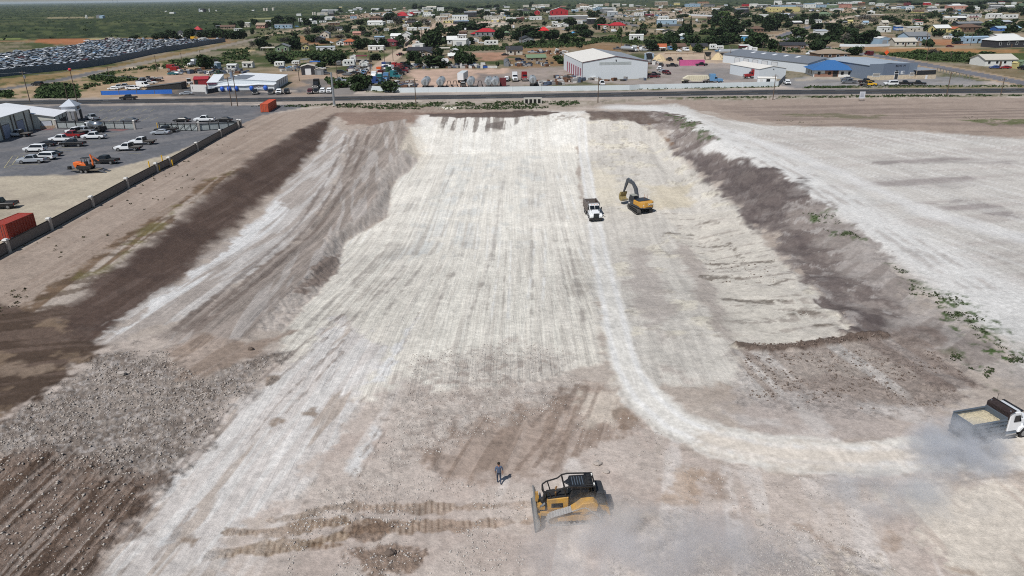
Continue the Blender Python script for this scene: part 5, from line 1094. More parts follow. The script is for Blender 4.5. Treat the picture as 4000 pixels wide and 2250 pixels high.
HB = {1: [(1335,1470,700,545,'h','K','R'),(985,1110,735,620,'h','W','K'),(1860,2140,590,515,'g','T','B'),(2130,2280,620,583,'m','W','W'),(2330,2450,550,462,'m','C','W'),(1765,1865,585,520,'c','K','G'),(1650,1805,1375,1262,'s','L','S'),(1990,2180,1400,1300,'t','W','W'),(2305,2505,1370,1258,'t','W','C'),(1140,1175,820,755,'s','W','W'),(1420,1530,835,770,'m','W','W'),(690,780,868,825,'t','W','W')],
 2: [(0,190,570,470,'g','P','T'),(190,320,450,415,'m','W','W'),(380,725,580,495,'t','L','G'),(860,990,440,372,'m','W','W'),(1010,1120,440,385,'g','W','W'),(1130,1230,485,420,'s','W','S'),(815,905,320,282,'s','W','W'),(1230,1440,310,262,'s','C','C'),(1310,1560,285,215,'s','G','G'),(1410,1640,216,196,'m','W','W'),(1950,2140,208,178,'s','S','W'),(1865,2240,178,150,'c','K','K'),(2315,2470,205,175,'s','W','W'),(1125,1165,302,250,'k','C','C'),(1172,1212,300,248,'k','C','C'),(140,190,220,170,'k','C','C'),(195,245,220,168,'k','C','C'),(315,370,212,163,'k','C','W'),
  (2280,2530,430,330,'h','B','B'),(2245,2530,500,425,'g','L','W'),(1595,1725,610,545,'g','W','K'),(1900,2085,640,530,'g','N','T'),(1300,1470,770,640,'f','C','G'),(1190,1370,860,740,'f','K','G'),(1950,2110,712,642,'g','P','P'),(2350,2450,680,595,'f','T','G'),(1620,1780,912,812,'f','W','G'),(1770,1990,912,795,'h','P','O'),(1215,1590,1035,945,'t','W','S'),(920,1070,1020,888,'f','Y','B'),(390,660,1050,900,'f','N','G'),(100,430,1055,965,'c','G','C'),(2355,2560,930,860,'c','W','W'),(2260,2576,1020,925,'t','W','W'),(2380,2576,850,740,'m','G','L'),
  (370,570,1360,1248,'v','W','W'),(720,870,1315,1230,'v','W','W'),(890,1040,1275,1215,'c','G','G'),(1090,1285,1335,1245,'c','N','U'),(1890,2010,1222,1120,'s','W','W'),(1745,1990,1355,1212,'v','W','W'),(2020,2230,1255,1130,'c','M','M'),(2125,2250,1372,1255,'s','W','W'),(920,1190,1512,1320,'s','K','C'),(1190,1360,1512,1385,'s','G','C'),(1620,1710,1325,1235,'v','G','G')],
 3: [(-10,60,335,280,'g','W','W'),(275,445,342,245,'h','R','R'),(500,610,308,252,'h','R','R'),(285,490,370,290,'h','W','R'),(500,690,262,203,'t','W','W'),(740,990,240,200,'t','W','W'),(1070,1205,222,158,'m','W','W'),(785,950,292,245,'m','W','W'),(810,1020,332,295,'t','W','W'),(1380,1490,212,170,'t','W','W'),(860,1050,172,130,'g','W','C'),(345,500,445,375,'g','T','B'),(465,620,495,425,'g','T','K'),(375,505,545,498,'v','W','W'),(460,660,618,560,'t','W','W'),(700,920,612,560,'t','W','S'),(0,100,628,585,'t','W','W'),(1040,1140,432,335,'m','C','C'),(1370,1690,412,312,'t','W','S'),(2010,2400,398,330,'m','C','C'),(2450,2576,422,360,'m','W','W'),(2110,2490,532,470,'m','C','C'),(1620,1870,348,243,'m','K','S'),
  (135,330,790,685,'g','W','W'),(330,545,805,658,'f','W','W'),(0,250,935,795,'h','M','M'),(570,790,978,880,'s','W','W'),(640,755,892,845,'t','W','W'),(1070,1275,875,750,'g','Y','W'),(1275,1470,892,743,'g','W','W'),(1385,1660,938,795,'s','W','W'),(1475,1655,792,703,'m','W','W'),(750,890,808,745,'s','W','W'),(1840,2240,745,585,'h','G','R'),(1765,1900,735,655,'h','G','R'),(1260,1350,732,658,'g','P','T'),(2400,2515,702,628,'h','K','N'),(1780,1915,852,788,'s','W','W'),(2015,2300,918,818,'v','W','W'),(460,950,1095,970,'g','T','K'),(740,960,1145,1035,'f','T','K'),(1115,1335,1115,970,'c','K','C'),(1300,1440,1195,1085,'g','P','W'),(1330,1430,1065,990,'f','W','W'),(1440,1510,682,610,'s','W','N'),(1500,1660,692,630,'g','B','B'),(2440,2510,1338,1240,'s','G','G')],
 4: [(-100,215,1110,950,'g','C','K'),(770,1130,318,168,'f','R','W'),(450,560,298,208,'f','R','W'),(190,350,312,178,'h','N','K'),(80,200,312,265,'g','C','C'),(745,1530,400,328,'m','G','W'),(0,170,382,358,'m','W','W'),(360,600,402,340,'m','W','W'),(805,970,545,468,'f','W','W'),(985,1140,548,470,'f','W','W'),(800,920,482,435,'m','W','W'),(1285,1420,482,410,'s','W','C'),(1525,1700,492,375,'m','K','W'),(530,740,722,558,'h','R','V'),(510,920,622,555,'m','T','C'),(1190,1345,738,655,'f','T','A'),(1720,1940,612,500,'c','W','R'),(1930,2285,602,465,'h','T','R'),(200,455,872,743,'f','G','K'),(310,690,1242,1120,'g','T','N'),(2360,2640,822,700,'t','W','W'),(2385,2515,702,630,'c','K','C'),(1370,1560,198,135,'t','W','W'),(1660,1820,212,138,'f','L','W'),(1300,1550,152,75,'f','T','T'),(1530,1650,192,150,'m','W','W'),(1780,2040,272,185,'m','G','G'),(1870,2050,284,225,'c','K','W'),(1940,2140,332,240,'m','S','W'),(1890,2090,218,160,'m','W','W'),(220,340,147,105,'m','C','C'),(520,760,142,95,'m','C','C'),(400,510,142,95,'m','C','T'),(1650,1830,127,90,'m','W','W'),(1870,1950,122,70,'m','T','T'),(2370,2450,137,90,'m','W','W'),(2010,2170,132,80,'m','C','W'),(880,950,1058,990,'s','W','W')],
 5: [(345,730,492,400,'m','L','W'),(385,590,405,335,'m','W','W'),(715,870,432,370,'t','W','K'),(330,480,692,595,'c','B','W'),(465,690,692,608,'f','C','K'),(840,960,782,690,'f','L','W'),(1940,2180,818,722,'m','A','W'),(340,520,1022,898,'g','B','O'),(410,520,1034,965,'c','K','W'),(650,940,1012,893,'g','T','B'),(1050,1370,1012,893,'g','Y','K'),(1400,1540,1008,898,'v','W','W'),(1520,1680,1018,928,'v','W','W'),(2010,2200,1008,915,'m','M','W'),(2130,2360,1048,962,'v','W','W'),(920,1215,138,85,'m','L','L'),(1170,1390,112,45,'m','T','O'),(1300,1500,137,90,'m','G','K'),(310,560,112,40,'m','T','C'),(1950,2210,262,183,'m','K','S'),(2410,2576,372,300,'m','W','W'),(1830,2030,372,328,'g','G','G'),(2220,2480,652,540,'h','B','B'),(2120,2230,642,595,'g','C','C'),(85,270,1218,1072,'s','L','S'),(400,560,292,245,'h','T','B'),(2060,2200,127,85,'m','R','M'),(2220,2380,137,80,'m','W','W'),(2380,2576,142,95,'m','G','W'),(680,800,102,60,'m','Y','C'),(0,110,302,250,'m','K','K'),(0,105,417,365,'m','W','W')],
 6: [(10,640,242,153,'m','Y','Y'),(100,740,152,100,'m','L','B'),(740,960,162,80,'m','W','L'),(1000,1220,152,95,'m','L','G'),(1230,1440,172,100,'m','N','W'),(1430,1680,162,85,'m','P','M'),(1710,1890,72,30,'m','W','W'),(2050,2150,92,50,'m','W','W'),(1830,1960,112,55,'m','B','O'),(2220,2330,112,60,'m','W','N'),(1450,1700,82,40,'m','W','G'),(950,1100,82,55,'m','W','W'),(400,650,87,50,'m','W','W'),(120,265,97,22,'m','W','W'),(415,560,362,278,'h','G','K'),(1050,1300,322,253,'h','N','N'),(950,1200,772,613,'m','W','S'),(2230,2480,908,758,'s','L','W'),(240,720,988,870,'g','B','K'),(340,660,1044,945,'c','B','B'),(1000,1630,1195,1018,'h','B','T'),(2300,2430,512,420,'g','C','C'),(1920,2020,492,428,'g','W','L'),(1510,1610,472,428,'g','G','G'),(1610,1700,462,408,'g','Y','Y'),(2000,2360,352,303,'m','T','C'),(750,810,502,405,'v','W','W'),(945,1090,462,405,'m','W','W'),(2250,2500,652,540,'m','W','W')],
 7: [(0,145,612,528,'m','U','W'),(0,190,692,590,'c','U','W'),(230,560,642,550,'m','C','W'),(250,730,834,668,'g','L','G'),(-30,390,934,783,'g','C','C'),(790,1110,654,518,'g','Y','W'),(1170,1330,654,553,'f','Y','O'),(1330,1760,644,500,'h','B','B'),(1250,1760,520,448,'g','K','G'),(2050,2500,624,538,'g','U','L'),(1370,1910,884,748,'t','L','L'),(2000,2750,964,738,'h','K','W'),(1780,2430,1335,1128,'g','W','C'),(2410,2460,1384,1258,'s','Y','Y'),(2500,2640,1384,1228,'s','N','N'),(200,320,222,155,'v','W','W'),(670,820,172,135,'m','W','W'),(1060,1430,217,108,'m','P','W'),(650,850,217,165,'m','G','G'),(1900,2140,182,110,'m','G','W'),(1860,2000,214,180,'c','K','W'),(1310,1470,352,288,'m','G','W'),(1470,1750,364,288,'t','W','G'),(1840,2150,374,283,'t','W','W'),(2150,2450,384,300,'v','W','W'),(2080,2190,77,40,'m','W','R'),(180,300,112,60,'m','M','M'),(570,700,102,50,'m','R','W'),(2340,2420,92,45,'m','W','W'),(2500,2576,122,70,'m','N','N'),(400,530,504,438,'m','W','P'),(975,1130,794,728,'v','W','W'),(2070,2500,774,698,'g','W','W'),(1100,1350,752,700,'m','L','L'),(430,540,924,838,'s','T','T')]}
LAND = []                                               # landmarks for labels: phrase, x, y
def lm(o, phrase):
    LAND.append((phrase, o.location.x, o.location.y))
NAMED = {(4, 770): ('red barn with two white doors and a white roof', 'the red barn'), (6, 10): ('long pale yellow warehouse with a row of dark doors', 'the long yellow warehouse'), (4, 1930): ('tan house with a wide red hip roof beside an open carport', 'the wide red-roofed house'), (3, 1840): ('grey house with a big red hip roof among dark trees', 'the big red hip roof'), (3, 275): ('red house with a red hip roof, tallest of its cluster', 'the cluster of red roofs'),
         (7, 2000): ('huge open shed under a white hip roof at the right edge', 'the huge white hip roof'), (5, 1940): ('sky blue building between two dark trees', 'the sky blue building'), (2, 920): ('small yellow house with its gable to the front and a brown roof', 'the small yellow house'), (2, 380): ('long pale blue mobile home in front of dark trees by the dirt road', 'the long pale blue mobile home'), (4, 745): ('very long low grey building with a white roof in front of the red barn', 'the very long white roof'),  # open shed: closed dark walls stand for the shade under its roof
         (6, 1000): ('brown house with a broad grey-brown hip roof behind the blue-roofed office', 'the broad grey-brown hip roof'), (1, 1335): ('dark house with a red hip roof rising behind the salvage yard', 'the red roof by the salvage yard'), (5, 345): ('pale blue workshop with a white roof by two cypress trees', 'the pale blue workshop'), (7, 790): ('yellow house under a white gable roof', 'the yellow house with a white roof'), (3, 460): ('long tan house with a dark roof behind the truck graveyard', 'the long dark-roofed tan house'), (4, 530): ('red house with a bright red pyramid roof among dark trees', 'the bright red pyramid roof')}
for k, rows in HB.items():
    for r in rows:
        nm = NAMED.get((k, r[0])) if r[4] not in 'sct' or (k, r[0]) == (2, 380) else None; nm = None if (k, r[0], r[4]) == (6, 1000, 'm') else nm; o = bld(k, *r, label=nm[0] if nm else None)
        if nm: lm(o, nm[1])
frng = random.Random(99)
for i in range(150):                                     # the crowded far side of the town
    px = frng.uniform(1500, 4000) if i > 14 else frng.uniform(1200, 1600); py = frng.choice([frng.uniform(16, 46), frng.uniform(22, 95)]) if px > 1900 else frng.uniform(30, 100)
    mp = mpp(px, py); w = frng.uniform(8, 22)/mp; h = frng.uniform(3, 5)/mp; k = int(px//500); x = (px-500*k)*5.152; y = py*5.152
    bld(k, x, x+w*5.152, y, y-h*5.152, frng.choice('mmmttsg'), frng.choice('WWWWWCLGTBPKY'), frng.choice('WWWWWGSCBKML'))
barn = [o for o, l in THINGS if o.get('label', '').startswith('red barn')][0]
for phrase, q in [('the big white warehouse', Q(2, (1000, 790))), ('the blue-roofed office', Q(3, (650, 770))), ('the grey parapet building', Q(3, (1250, 800))), ('the motor shop', SA(1400, 560) and [SA(1400, 560)]), ('the salvage yard', Q(0, (900, 560))), ('the long metal shop', Q(3, (400, 640))), ('the bent side road', Q(3, (300, 400))), ('the dirt street', Q(1, (1500, 500)))]:
    p = gp(*q[0]); LAND.append((phrase, p[0], p[1]))
# ------------------------------------------------------------------ trees
def leafmat(name, c1, c2):
    m, nt, b = newmat(name); L = nt.links.new; oi = N(nt, 'ShaderNodeObjectInfo'); tc = N(nt, 'ShaderNodeTexCoord'); n = N(nt, 'ShaderNodeTexNoise', Scale=1.1, Detail=3.0); L(tc.outputs['Object'], n.inputs['Vector'])
    ad = N(nt, 'ShaderNodeMath', operation='MULTIPLY_ADD'); ad.inputs[1].default_value = .5; L(oi.outputs['Random'], ad.inputs[0]); L(n.outputs['Fac'], ad.inputs[2])
    r = N(nt, 'ShaderNodeValToRGB'); r.color_ramp.elements[0].color = (*c1, 1); r.color_ramp.elements[0].position = .35; r.color_ramp.elements[1].color = (*c2, 1); r.color_ramp.elements[1].position = 1.0
    L(ad.outputs[0], r.inputs['Fac']); L(r.outputs['Color'], b.inputs['Base Color']); b.inputs['Roughness'].default_value = .8; b.inputs['Specular IOR Level'].default_value = .2; return m
LEAF = {'d': leafmat('leaves_dark', (.010, .022, .008), (.030, .052, .018)), 'm': leafmat('leaves_green', (.028, .052, .016), (.072, .105, .036)), 'l': leafmat('leaves_bright', (.05, .085, .022), (.10, .15, .045)), 'g': leafmat('leaves_grey', (.045, .045, .036), (.095, .09, .075)), 'c': leafmat('leaves_cypress', (.008, .018, .010), (.022, .036, .018))}
BARK = mat((84, 70, 58), .95, 0, 'wood', .3)
def leaf_mesh(kind, seed, n):
    """unit crown, 1 wide and 1 high, as many small leaf clumps through the volume with gaps between boughs"""
    rr = np.random.RandomState(seed); vs = []; fs = []
    nb = 9 if kind != 'c' else 1
    if kind == 'c': cen = [(0, 0, .5)]; rad = [(.5, .5, .52)]
    else:
        cen = [(0, 0, .5)]; rad = [(.40, .40, .40)]
        for i in range(nb):
            a = rr.rand()*6.28; q = .18+.2*rr.rand(); z = .18+.6*rr.rand(); cen.append((q*math.cos(a), q*math.sin(a), z)); s = .14+.12*rr.rand(); rad.append((s, s, s*.85))
    w = np.array([r[0]*r[1]*r[2] for r in rad])**.8; w /= w.sum()
    for i in range(n):
        c = rr.choice(len(cen), p=w); d = rr.randn(3); d /= np.linalg.norm(d); q = (.45+.55*rr.rand()**.5)
        if kind == 'g' : q = .3+.75*rr.rand()
        p = np.array(cen[c])+d*np.array(rad[c])*q
        if kind == 'c': p[:2] *= max(.12, 1-1.0*max(p[2], 0)**1.5)
        s = (.055 if kind != 'g' else .032)*(.6+.9*rr.rand()); a = rr.randn(3); a /= np.linalg.norm(a); b = np.cross(a, rr.randn(3)); b /= np.linalg.norm(b)
        o = len(vs); vs += [tuple(p-a*s-b*s*.5), tuple(p+a*s*.2-b*s), tuple(p+a*s+b*s*.4), tuple(p-a*s*.3+b*s)]; fs.append((o, o+1, o+2, o+3))
    me = bpy.data.meshes.new('crown'); me.from_pydata(vs, [], fs); me.materials.append(LEAF[kind]); me.update(); return me
def trunk_mesh(seed):
    rr = random.Random(seed); mb = MB(); mb.cyl((0, 0, 0), (.01, 0, .42), .035, .022, 7)
    for i in range(5):
        a = rr.random()*6.28; z = .22+.2*rr.random(); mb.cyl((0, 0, z), (.26*math.cos(a), .26*math.sin(a), z+.22+.15*rr.random()), .016, .006, 5)
    return mb.mesh('trunk', BARK)
CROWN = {k: [leaf_mesh(k, 10*i+ord(k), {'d': 900, 'm': 800, 'l': 800, 'g': 700, 'c': 500}[k]) for i in range(4)] for k in 'dmlgc'}
TRUNK = [trunk_mesh(i) for i in range(3)]
TLOOK = {'d': 'dark bushy tree', 'm': 'green leafy tree', 'l': 'bright green tree', 'g': 'bare greyish tree', 'c': 'slim dark cypress'}
trng = random.Random(5)
def tree(px, py, wpx, hpx, k, label=None, group=None, name='tree'):
    p = gp(px, py); mp = mpp(px, py); w = wpx*mp*1.08; h = hpx*mp*1.05
    p[1] += min(w*.3, 3)
    look = TLOOK[k]
    if h > 11: look = 'tall '+look
    elif h < 5: look = 'small '+look
    if w > 1.35*h and k != 'c': look = look.replace('bushy', 'spreading').replace('leafy', 'spreading')
    t = thing(name, 'tree', p, trng.uniform(0, 6.28), label, None if label else look, group)
    c = put('crown', trng.choice(CROWN[k]), t); c.scale = (w*1.05, w*1.05, h*.95); c.location.z = -h*.06 if k != 'g' else h*.06
    b = put('trunk', trng.choice(TRUNK), t); b.scale = (w*.9+.6, w*.9+.6, h); return t
TR = {1: [(560,790,220,140,'d'),(700,790,180,150,'d'),(860,770,220,190,'d'),(1000,790,150,90,'d'),(1220,790,230,230,'d'),(1600,760,250,170,'d'),(1760,760,260,200,'d'),(1930,790,260,200,'d'),(2080,790,230,200,'d'),(2270,790,220,220,'d'),(2280,560,130,170,'d'),(2540,510,150,150,'d'),(2500,690,90,140,'d'),(1790,560,160,110,'d'),(2510,1000,120,180,'g'),(1510,1400,330,330,'d'),(1740,1270,160,90,'g'),(2100,520,140,80,'d'),(80,800,180,90,'d'),(1440,760,160,130,'d')],
 2: [(400,560,220,220,'d'),(600,560,260,180,'d'),(250,540,150,120,'d'),(700,440,200,120,'d'),(460,420,180,120,'d'),(890,520,36,200,'c'),(755,520,30,170,'c'),(1010,510,170,170,'d'),(1180,410,200,100,'d'),(1330,400,120,80,'d'),(1040,740,200,190,'g'),(1090,860,210,180,'d'),(1180,670,180,120,'d'),(1500,680,200,170,'g'),(1830,660,180,160,'d'),(2130,670,150,160,'d'),(2090,500,180,120,'d'),(1910,510,60,60,'d'),(550,880,250,140,'g'),(760,1000,270,240,'d'),(100,960,250,200,'d'),(260,940,100,70,'d'),(170,800,150,80,'d'),(400,1290,420,220,'d'),(620,1260,250,140,'m'),(1200,1240,350,180,'d'),(1450,1320,420,260,'d'),(1700,1230,280,160,'d'),(1300,1370,200,130,'m'),(2100,1000,310,250,'d'),(2310,930,160,150,'d'),(2400,1220,240,160,'d'),(1260,630,200,130,'m'),(1700,800,300,110,'g'),(2200,740,200,120,'g'),(1990,800,200,100,'m'),(2480,640,150,100,'d'),(960,1340,200,80,'m'),(1340,880,250,80,'d'),(1660,200,90,50,'d'),(2520,210,90,60,'d')],
 3: [(620,200,110,140,'d'),(760,170,150,60,'d'),(1100,150,140,45,'d'),(1300,190,200,60,'d'),(1500,260,300,120,'d'),(1700,160,120,50,'d'),(1810,170,110,70,'d'),(1950,170,120,50,'d'),(2100,160,150,70,'d'),(2270,150,130,70,'d'),(1900,290,200,90,'d'),(2080,300,130,90,'d'),(2340,280,160,100,'d'),(2480,310,130,100,'d'),(100,420,220,180,'d'),(250,500,300,170,'g'),(560,460,200,90,'g'),(650,560,200,130,'m'),(800,500,200,130,'g'),(880,560,150,120,'g'),(180,680,180,110,'d'),(300,480,150,90,'d'),(1620,600,320,160,'d'),(1850,600,450,140,'d'),(1350,720,250,210,'d'),(1450,650,160,100,'d'),(1050,700,160,150,'d'),(1220,690,150,130,'d'),(960,960,420,400,'d'),(770,850,40,260,'c'),(700,840,80,160,'d'),(1730,890,180,150,'d'),(2330,800,220,250,'d'),(2400,660,250,110,'d'),(2050,820,180,100,'m'),(640,700,160,90,'d'),(330,920,180,130,'d'),(600,1230,330,230,'d'),(700,1330,140,180,'d'),(1030,1370,520,280,'d'),(1080,1130,230,180,'d'),(1500,1290,180,280,'d'),(1700,1320,330,300,'d'),(2280,1330,80,100,'m'),(420,1030,100,70,'d'),(1480,1130,160,130,'d'),(480,1360,120,160,'d'),(2450,940,130,80,'m'),(1600,960,200,40,'m')],
 4: [(380,130,90,100,'d'),(785,140,60,60,'d'),(60,340,100,90,'d'),(170,330,120,120,'d'),(410,350,130,100,'d'),(290,330,110,70,'d'),(700,240,160,80,'d'),(1150,130,70,50,'d'),(1120,200,90,50,'d'),(1230,230,80,80,'d'),(1290,130,50,40,'d'),(1620,350,230,130,'d'),(1170,530,280,200,'d'),(940,440,120,60,'d'),(650,510,100,90,'d'),(1800,500,220,160,'d'),(1700,600,160,150,'d'),(1400,640,300,170,'d'),(1350,620,250,140,'m'),(1300,690,120,80,'d'),(300,760,520,280,'d'),(130,820,250,200,'d'),(500,780,250,180,'d'),(820,810,330,230,'d'),(1050,890,200,250,'d'),(1200,800,230,130,'m'),(1490,760,350,190,'d'),(1150,760,150,130,'d'),(1350,860,300,130,'m'),(2160,800,120,270,'m'),(1900,830,280,110,'m'),(2030,780,160,90,'l'),(2320,730,80,90,'d'),(2480,840,70,100,'m'),(940,1230,230,140,'m'),(1000,1290,200,120,'m'),(2420,880,130,80,'m'),(620,890,130,120,'d'),(100,930,160,60,'m'),(700,770,160,90,'d')],
 5: [(1750,220,220,110,'d'),(1600,330,180,130,'d'),(1700,340,270,140,'l'),(1500,320,110,150,'d'),(820,360,170,80,'d'),(870,560,50,200,'c'),(1020,570,60,240,'c'),(960,690,210,230,'d'),(100,690,30,200,'c'),(90,700,80,120,'d'),(390,570,110,110,'d'),(1560,530,200,250,'d'),(1800,600,420,300,'d'),(1950,690,350,200,'d'),(1650,710,280,180,'d'),(1850,880,330,250,'d'),(1650,910,280,220,'d'),(1420,900,260,200,'d'),(1080,900,340,240,'d'),(1280,700,160,140,'m'),(1390,690,140,110,'m'),(1450,730,100,120,'d'),(1470,600,100,160,'d'),(660,900,330,280,'d'),(240,1030,270,260,'d'),(420,800,150,130,'l'),(560,780,150,130,'d'),(250,780,150,90,'m'),(1190,1060,200,190,'d'),(2340,960,430,320,'d'),(2300,760,250,130,'d'),(2380,470,260,190,'d'),(2520,640,150,270,'d'),(2130,560,200,180,'d'),(2130,350,160,100,'d'),(2000,300,170,120,'d'),(700,1020,110,170,'d'),(1300,560,150,80,'m'),(1100,550,80,70,'m'),(1740,1230,140,120,'m'),(1920,1250,200,140,'d'),(2080,1250,90,130,'d'),(2500,860,200,200,'d'),(460,900,120,90,'m'),(2050,1010,120,70,'d')],
 6: [(120,620,300,280,'d'),(250,420,220,170,'d'),(360,380,160,110,'d'),(50,440,200,140,'d'),(400,560,180,120,'d'),(430,470,150,110,'d'),(700,480,180,160,'d'),(740,400,170,140,'d'),(950,400,200,160,'d'),(900,500,150,130,'d'),(1130,410,190,120,'d'),(1340,370,120,100,'d'),(1420,340,70,90,'c'),(640,480,150,110,'d'),(660,760,360,230,'d'),(900,810,180,160,'d'),(1020,590,250,140,'d'),(1320,620,330,170,'d'),(1340,830,330,260,'d'),(1560,640,200,110,'m'),(1680,620,160,160,'c'),(1750,700,190,150,'d'),(1850,620,200,130,'g'),(1600,900,230,230,'g'),(1780,870,330,220,'d'),(2080,890,420,320,'d'),(1950,430,250,150,'g'),(2150,470,220,130,'g'),(2450,430,280,110,'d'),(2380,380,150,70,'d'),(110,1020,230,260,'d'),(440,880,170,70,'d'),(1020,1040,350,250,'d'),(1790,1120,320,200,'d'),(1000,780,130,90,'d'),(270,1030,170,110,'d'),(700,960,110,70,'d'),(620,1060,100,70,'d'),(530,90,90,30,'d'),(330,40,60,20,'d'),(2100,60,140,60,'d')],
 7: [(60,500,180,140,'d'),(250,520,150,110,'m'),(570,470,150,80,'m'),(960,200,110,80,'d'),(1100,220,130,70,'d'),(1510,240,180,130,'d'),(1740,190,160,100,'d'),(1950,580,320,180,'m'),(2160,510,130,80,'d'),(2530,560,150,150,'d'),(2540,250,170,140,'d'),(2150,240,180,100,'d'),(1820,300,140,70,'m'),(2350,260,150,80,'d'),(2400,460,120,90,'d'),(1730,720,200,160,'d'),(760,650,80,110,'d'),(130,760,220,80,'m'),(830,720,160,80,'m'),(1650,1290,300,220,'m'),(1900,1120,250,90,'m'),(500,1110,300,130,'m'),(800,1100,250,120,'g'),(1250,1120,150,90,'m'),(2250,700,150,70,'d'),(400,100,330,60,'d'),(900,90,130,50,'d'),(1080,100,200,80,'d'),(1300,90,240,60,'d'),(1600,110,300,90,'d'),(1850,80,250,80,'d'),(2050,60,200,60,'d'),(2250,50,200,50,'d'),(2500,110,100,50,'d'),(200,50,300,40,'d'),(1700,150,200,60,'d')]}
for k, rows in TR.items():
    for x, y, w, h, c in rows:
        px, py = T(k, (x, y))[0]; tree(px, py, w/5.152, h/5.152, c)
FART = []
for i in range(260):
    px = frng.uniform(1150, 4000); py = frng.uniform(12, 60) if i % 2 else frng.uniform(40, 190)
    if px < 1900 and py < 34: continue
    FART.append(tuple(gp(px, py)))
tree(*Q(1, (1045, 918))[0], 220/2.576, 195/2.576, 'd', 'big dark tree at the left end of the white perimeter wall'); tree(*Q(1, (1345, 935))[0], 200/2.576, 130/2.576, 'd', 'dark bushy tree standing in front of the white perimeter wall')
tree(*Q(1, (870, 885))[0], 150/2.576, 70/2.576, 'm', 'low green bush right of the small red car'); tree(*Q(0, (1090, 838))[0], 90/2.576, 70/2.576, 'm', 'round green bush on the bare lot above the blue fence')
# ------------------------------------------------------------------ vehicles, walls, tanks and poles beyond the highway
def cq(k, x, y, kind, col, deg, label=None, look=None, group='vehicles parked beyond the highway'):
    p = gp(*Q(k, (x, y))[0]); return car(kind, col, p, math.radians(deg), label, look or (None if label else '%s %s' % (col, CCAT[kind])), group)
for a in [(0,380,862,'suv','black',170,'black suv driving on the grey road left of the blue fence'), (0,1297,1003,'pickup','black',180,'black pickup truck driving on the highway below the blue fence'), (0,1875,955,'sedan','silver',200,'silver car at the edge of the lot in front of the motor shop'),
 (0,1150,905,'sedan','white',175), (0,1200,892,'pickup','white',200), (0,1345,905,'pickup','white',0), (0,1262,885,'pickup','silver',190), (0,1445,880,'van','white',-20), (0,1500,850,'pickup','white',30), (0,1440,830,'pickup','grey',60), (0,1530,825,'pickup','maroon',100),
 (0,2135,752,'suv','white',60), (0,2200,752,'pickup','green',80), (0,1740,755,'sedan','teal',10), (0,1790,750,'sedan','silver',0), (0,1930,738,'pickup','black',20), (0,2010,735,'pickup','grey',0), (0,2250,735,'sedan','grey',30), (0,1780,720,'van','red',0),
 (1,-5,945,'pickup','black',-75), (1,155,943,'pickup','black',-80), (1,235,943,'pickup','white',-80), (1,310,942,'suv','black',-80), (1,548,940,'pickup','maroon',-82), (1,612,935,'pickup','black',-82), (1,672,936,'suv','white',-82), (1,738,936,'suv','white',-82), (1,612,890,'semi','black',-85),
 (1,842,828,'pickup','silver',0), (1,832,866,'sedan','red',5,'small red car on the lot between the motor shop and the dirt street'), (1,862,742,'suv','black',0), (1,918,760,'sedan','grey',170), (1,710,750,'sedan','grey',20), (1,350,700,'sedan','light blue',30), (1,985,745,'sedan','black',160), (1,1060,735,'pickup','white',40), (1,960,715,'sedan','maroon',10), (1,1105,720,'sedan','silver',70), (1,1085,750,'pickup','light blue',90),
 (1,1190,808,'semi','white',-95), (1,1255,790,'semi','maroon',-95), (1,1240,755,'semi','orange',-100), (1,1310,822,'semi','light blue',-92), (1,1312,735,'semi','dark blue',-95), (1,1345,755,'semi','green',-60), (1,1402,795,'semi','teal',-30), (1,1245,835,'semi','teal',-90), (1,1155,845,'van','yellow',90), (1,1215,860,'semi','blue',0), (1,1412,705,'semi','red',-20), (1,1462,715,'semi','red',-25), (1,1440,755,'semi','black',-20), (1,1500,700,'semi','black',-20), (1,1478,735,'semi','maroon',-22), (1,1330,700,'semi','grey',-100), (1,1375,735,'semi','white',-40), (1,1290,700,'semi','blue',-95),
 (2,30,815,'semi','white',-88,'white truck parked nose out beside the red truck behind the perimeter wall'), (2,125,812,'semi','red',-86,'red truck parked nose out beside the white truck behind the perimeter wall'), (2,1500,668,'suv','black',70), (2,1485,704,'pickup','white',-110), (2,1520,728,'sedan','silver',-60), (2,1555,748,'suv','maroon',-70), (2,1610,672,'pickup','black',0), (2,1905,664,'pickup','black',180), (2,2305,662,'suv','black',190,'black suv parked alone near the long metal shop'), (2,1585,612,'pickup','black',100), (2,1690,612,'pickup','black',90), (2,1425,765,'pickup','black',0), (2,1420,785,'pickup','maroon',0),
 (2,905,858,'pickup','white',90), (2,2412,788,'semi','red',180,'dark red truck half hidden behind the tall white metal shed'), (2,1235,520,'semi','white',-75), (2,1680,522,'sedan','white',-80), (2,1750,515,'van','white',-75), (2,2455,532,'sedan','white',0), (2,1590,505,'van','light blue',-85), (2,205,535,'pickup','silver',170), (2,75,615,'suv','dark blue',10), (2,1060,498,'pickup','grey',0), (2,1310,510,'van','white',60),
 (3,790,808,'sedan','grey',170), (3,815,840,'pickup','grey',175), (3,985,838,'pickup','black',10), (3,1232,860,'suv','white',175), (3,1372,858,'pickup','black',-20), (3,1502,858,'pickup','black',-25), (3,190,850,'pickup','white',-100), (3,2282,690,'sedan','blue',175), (3,2385,692,'sedan','red',170), (3,1012,557,'van','maroon',100), (3,1000,866,'flatbed','yellow',0,'yellow flatbed truck in front of the grey parapet building'), (3,2560,700,'suv','black',90), (3,1890,445,'suv','black',170), (3,1960,440,'suv','grey',0)]:
    cq(*a)
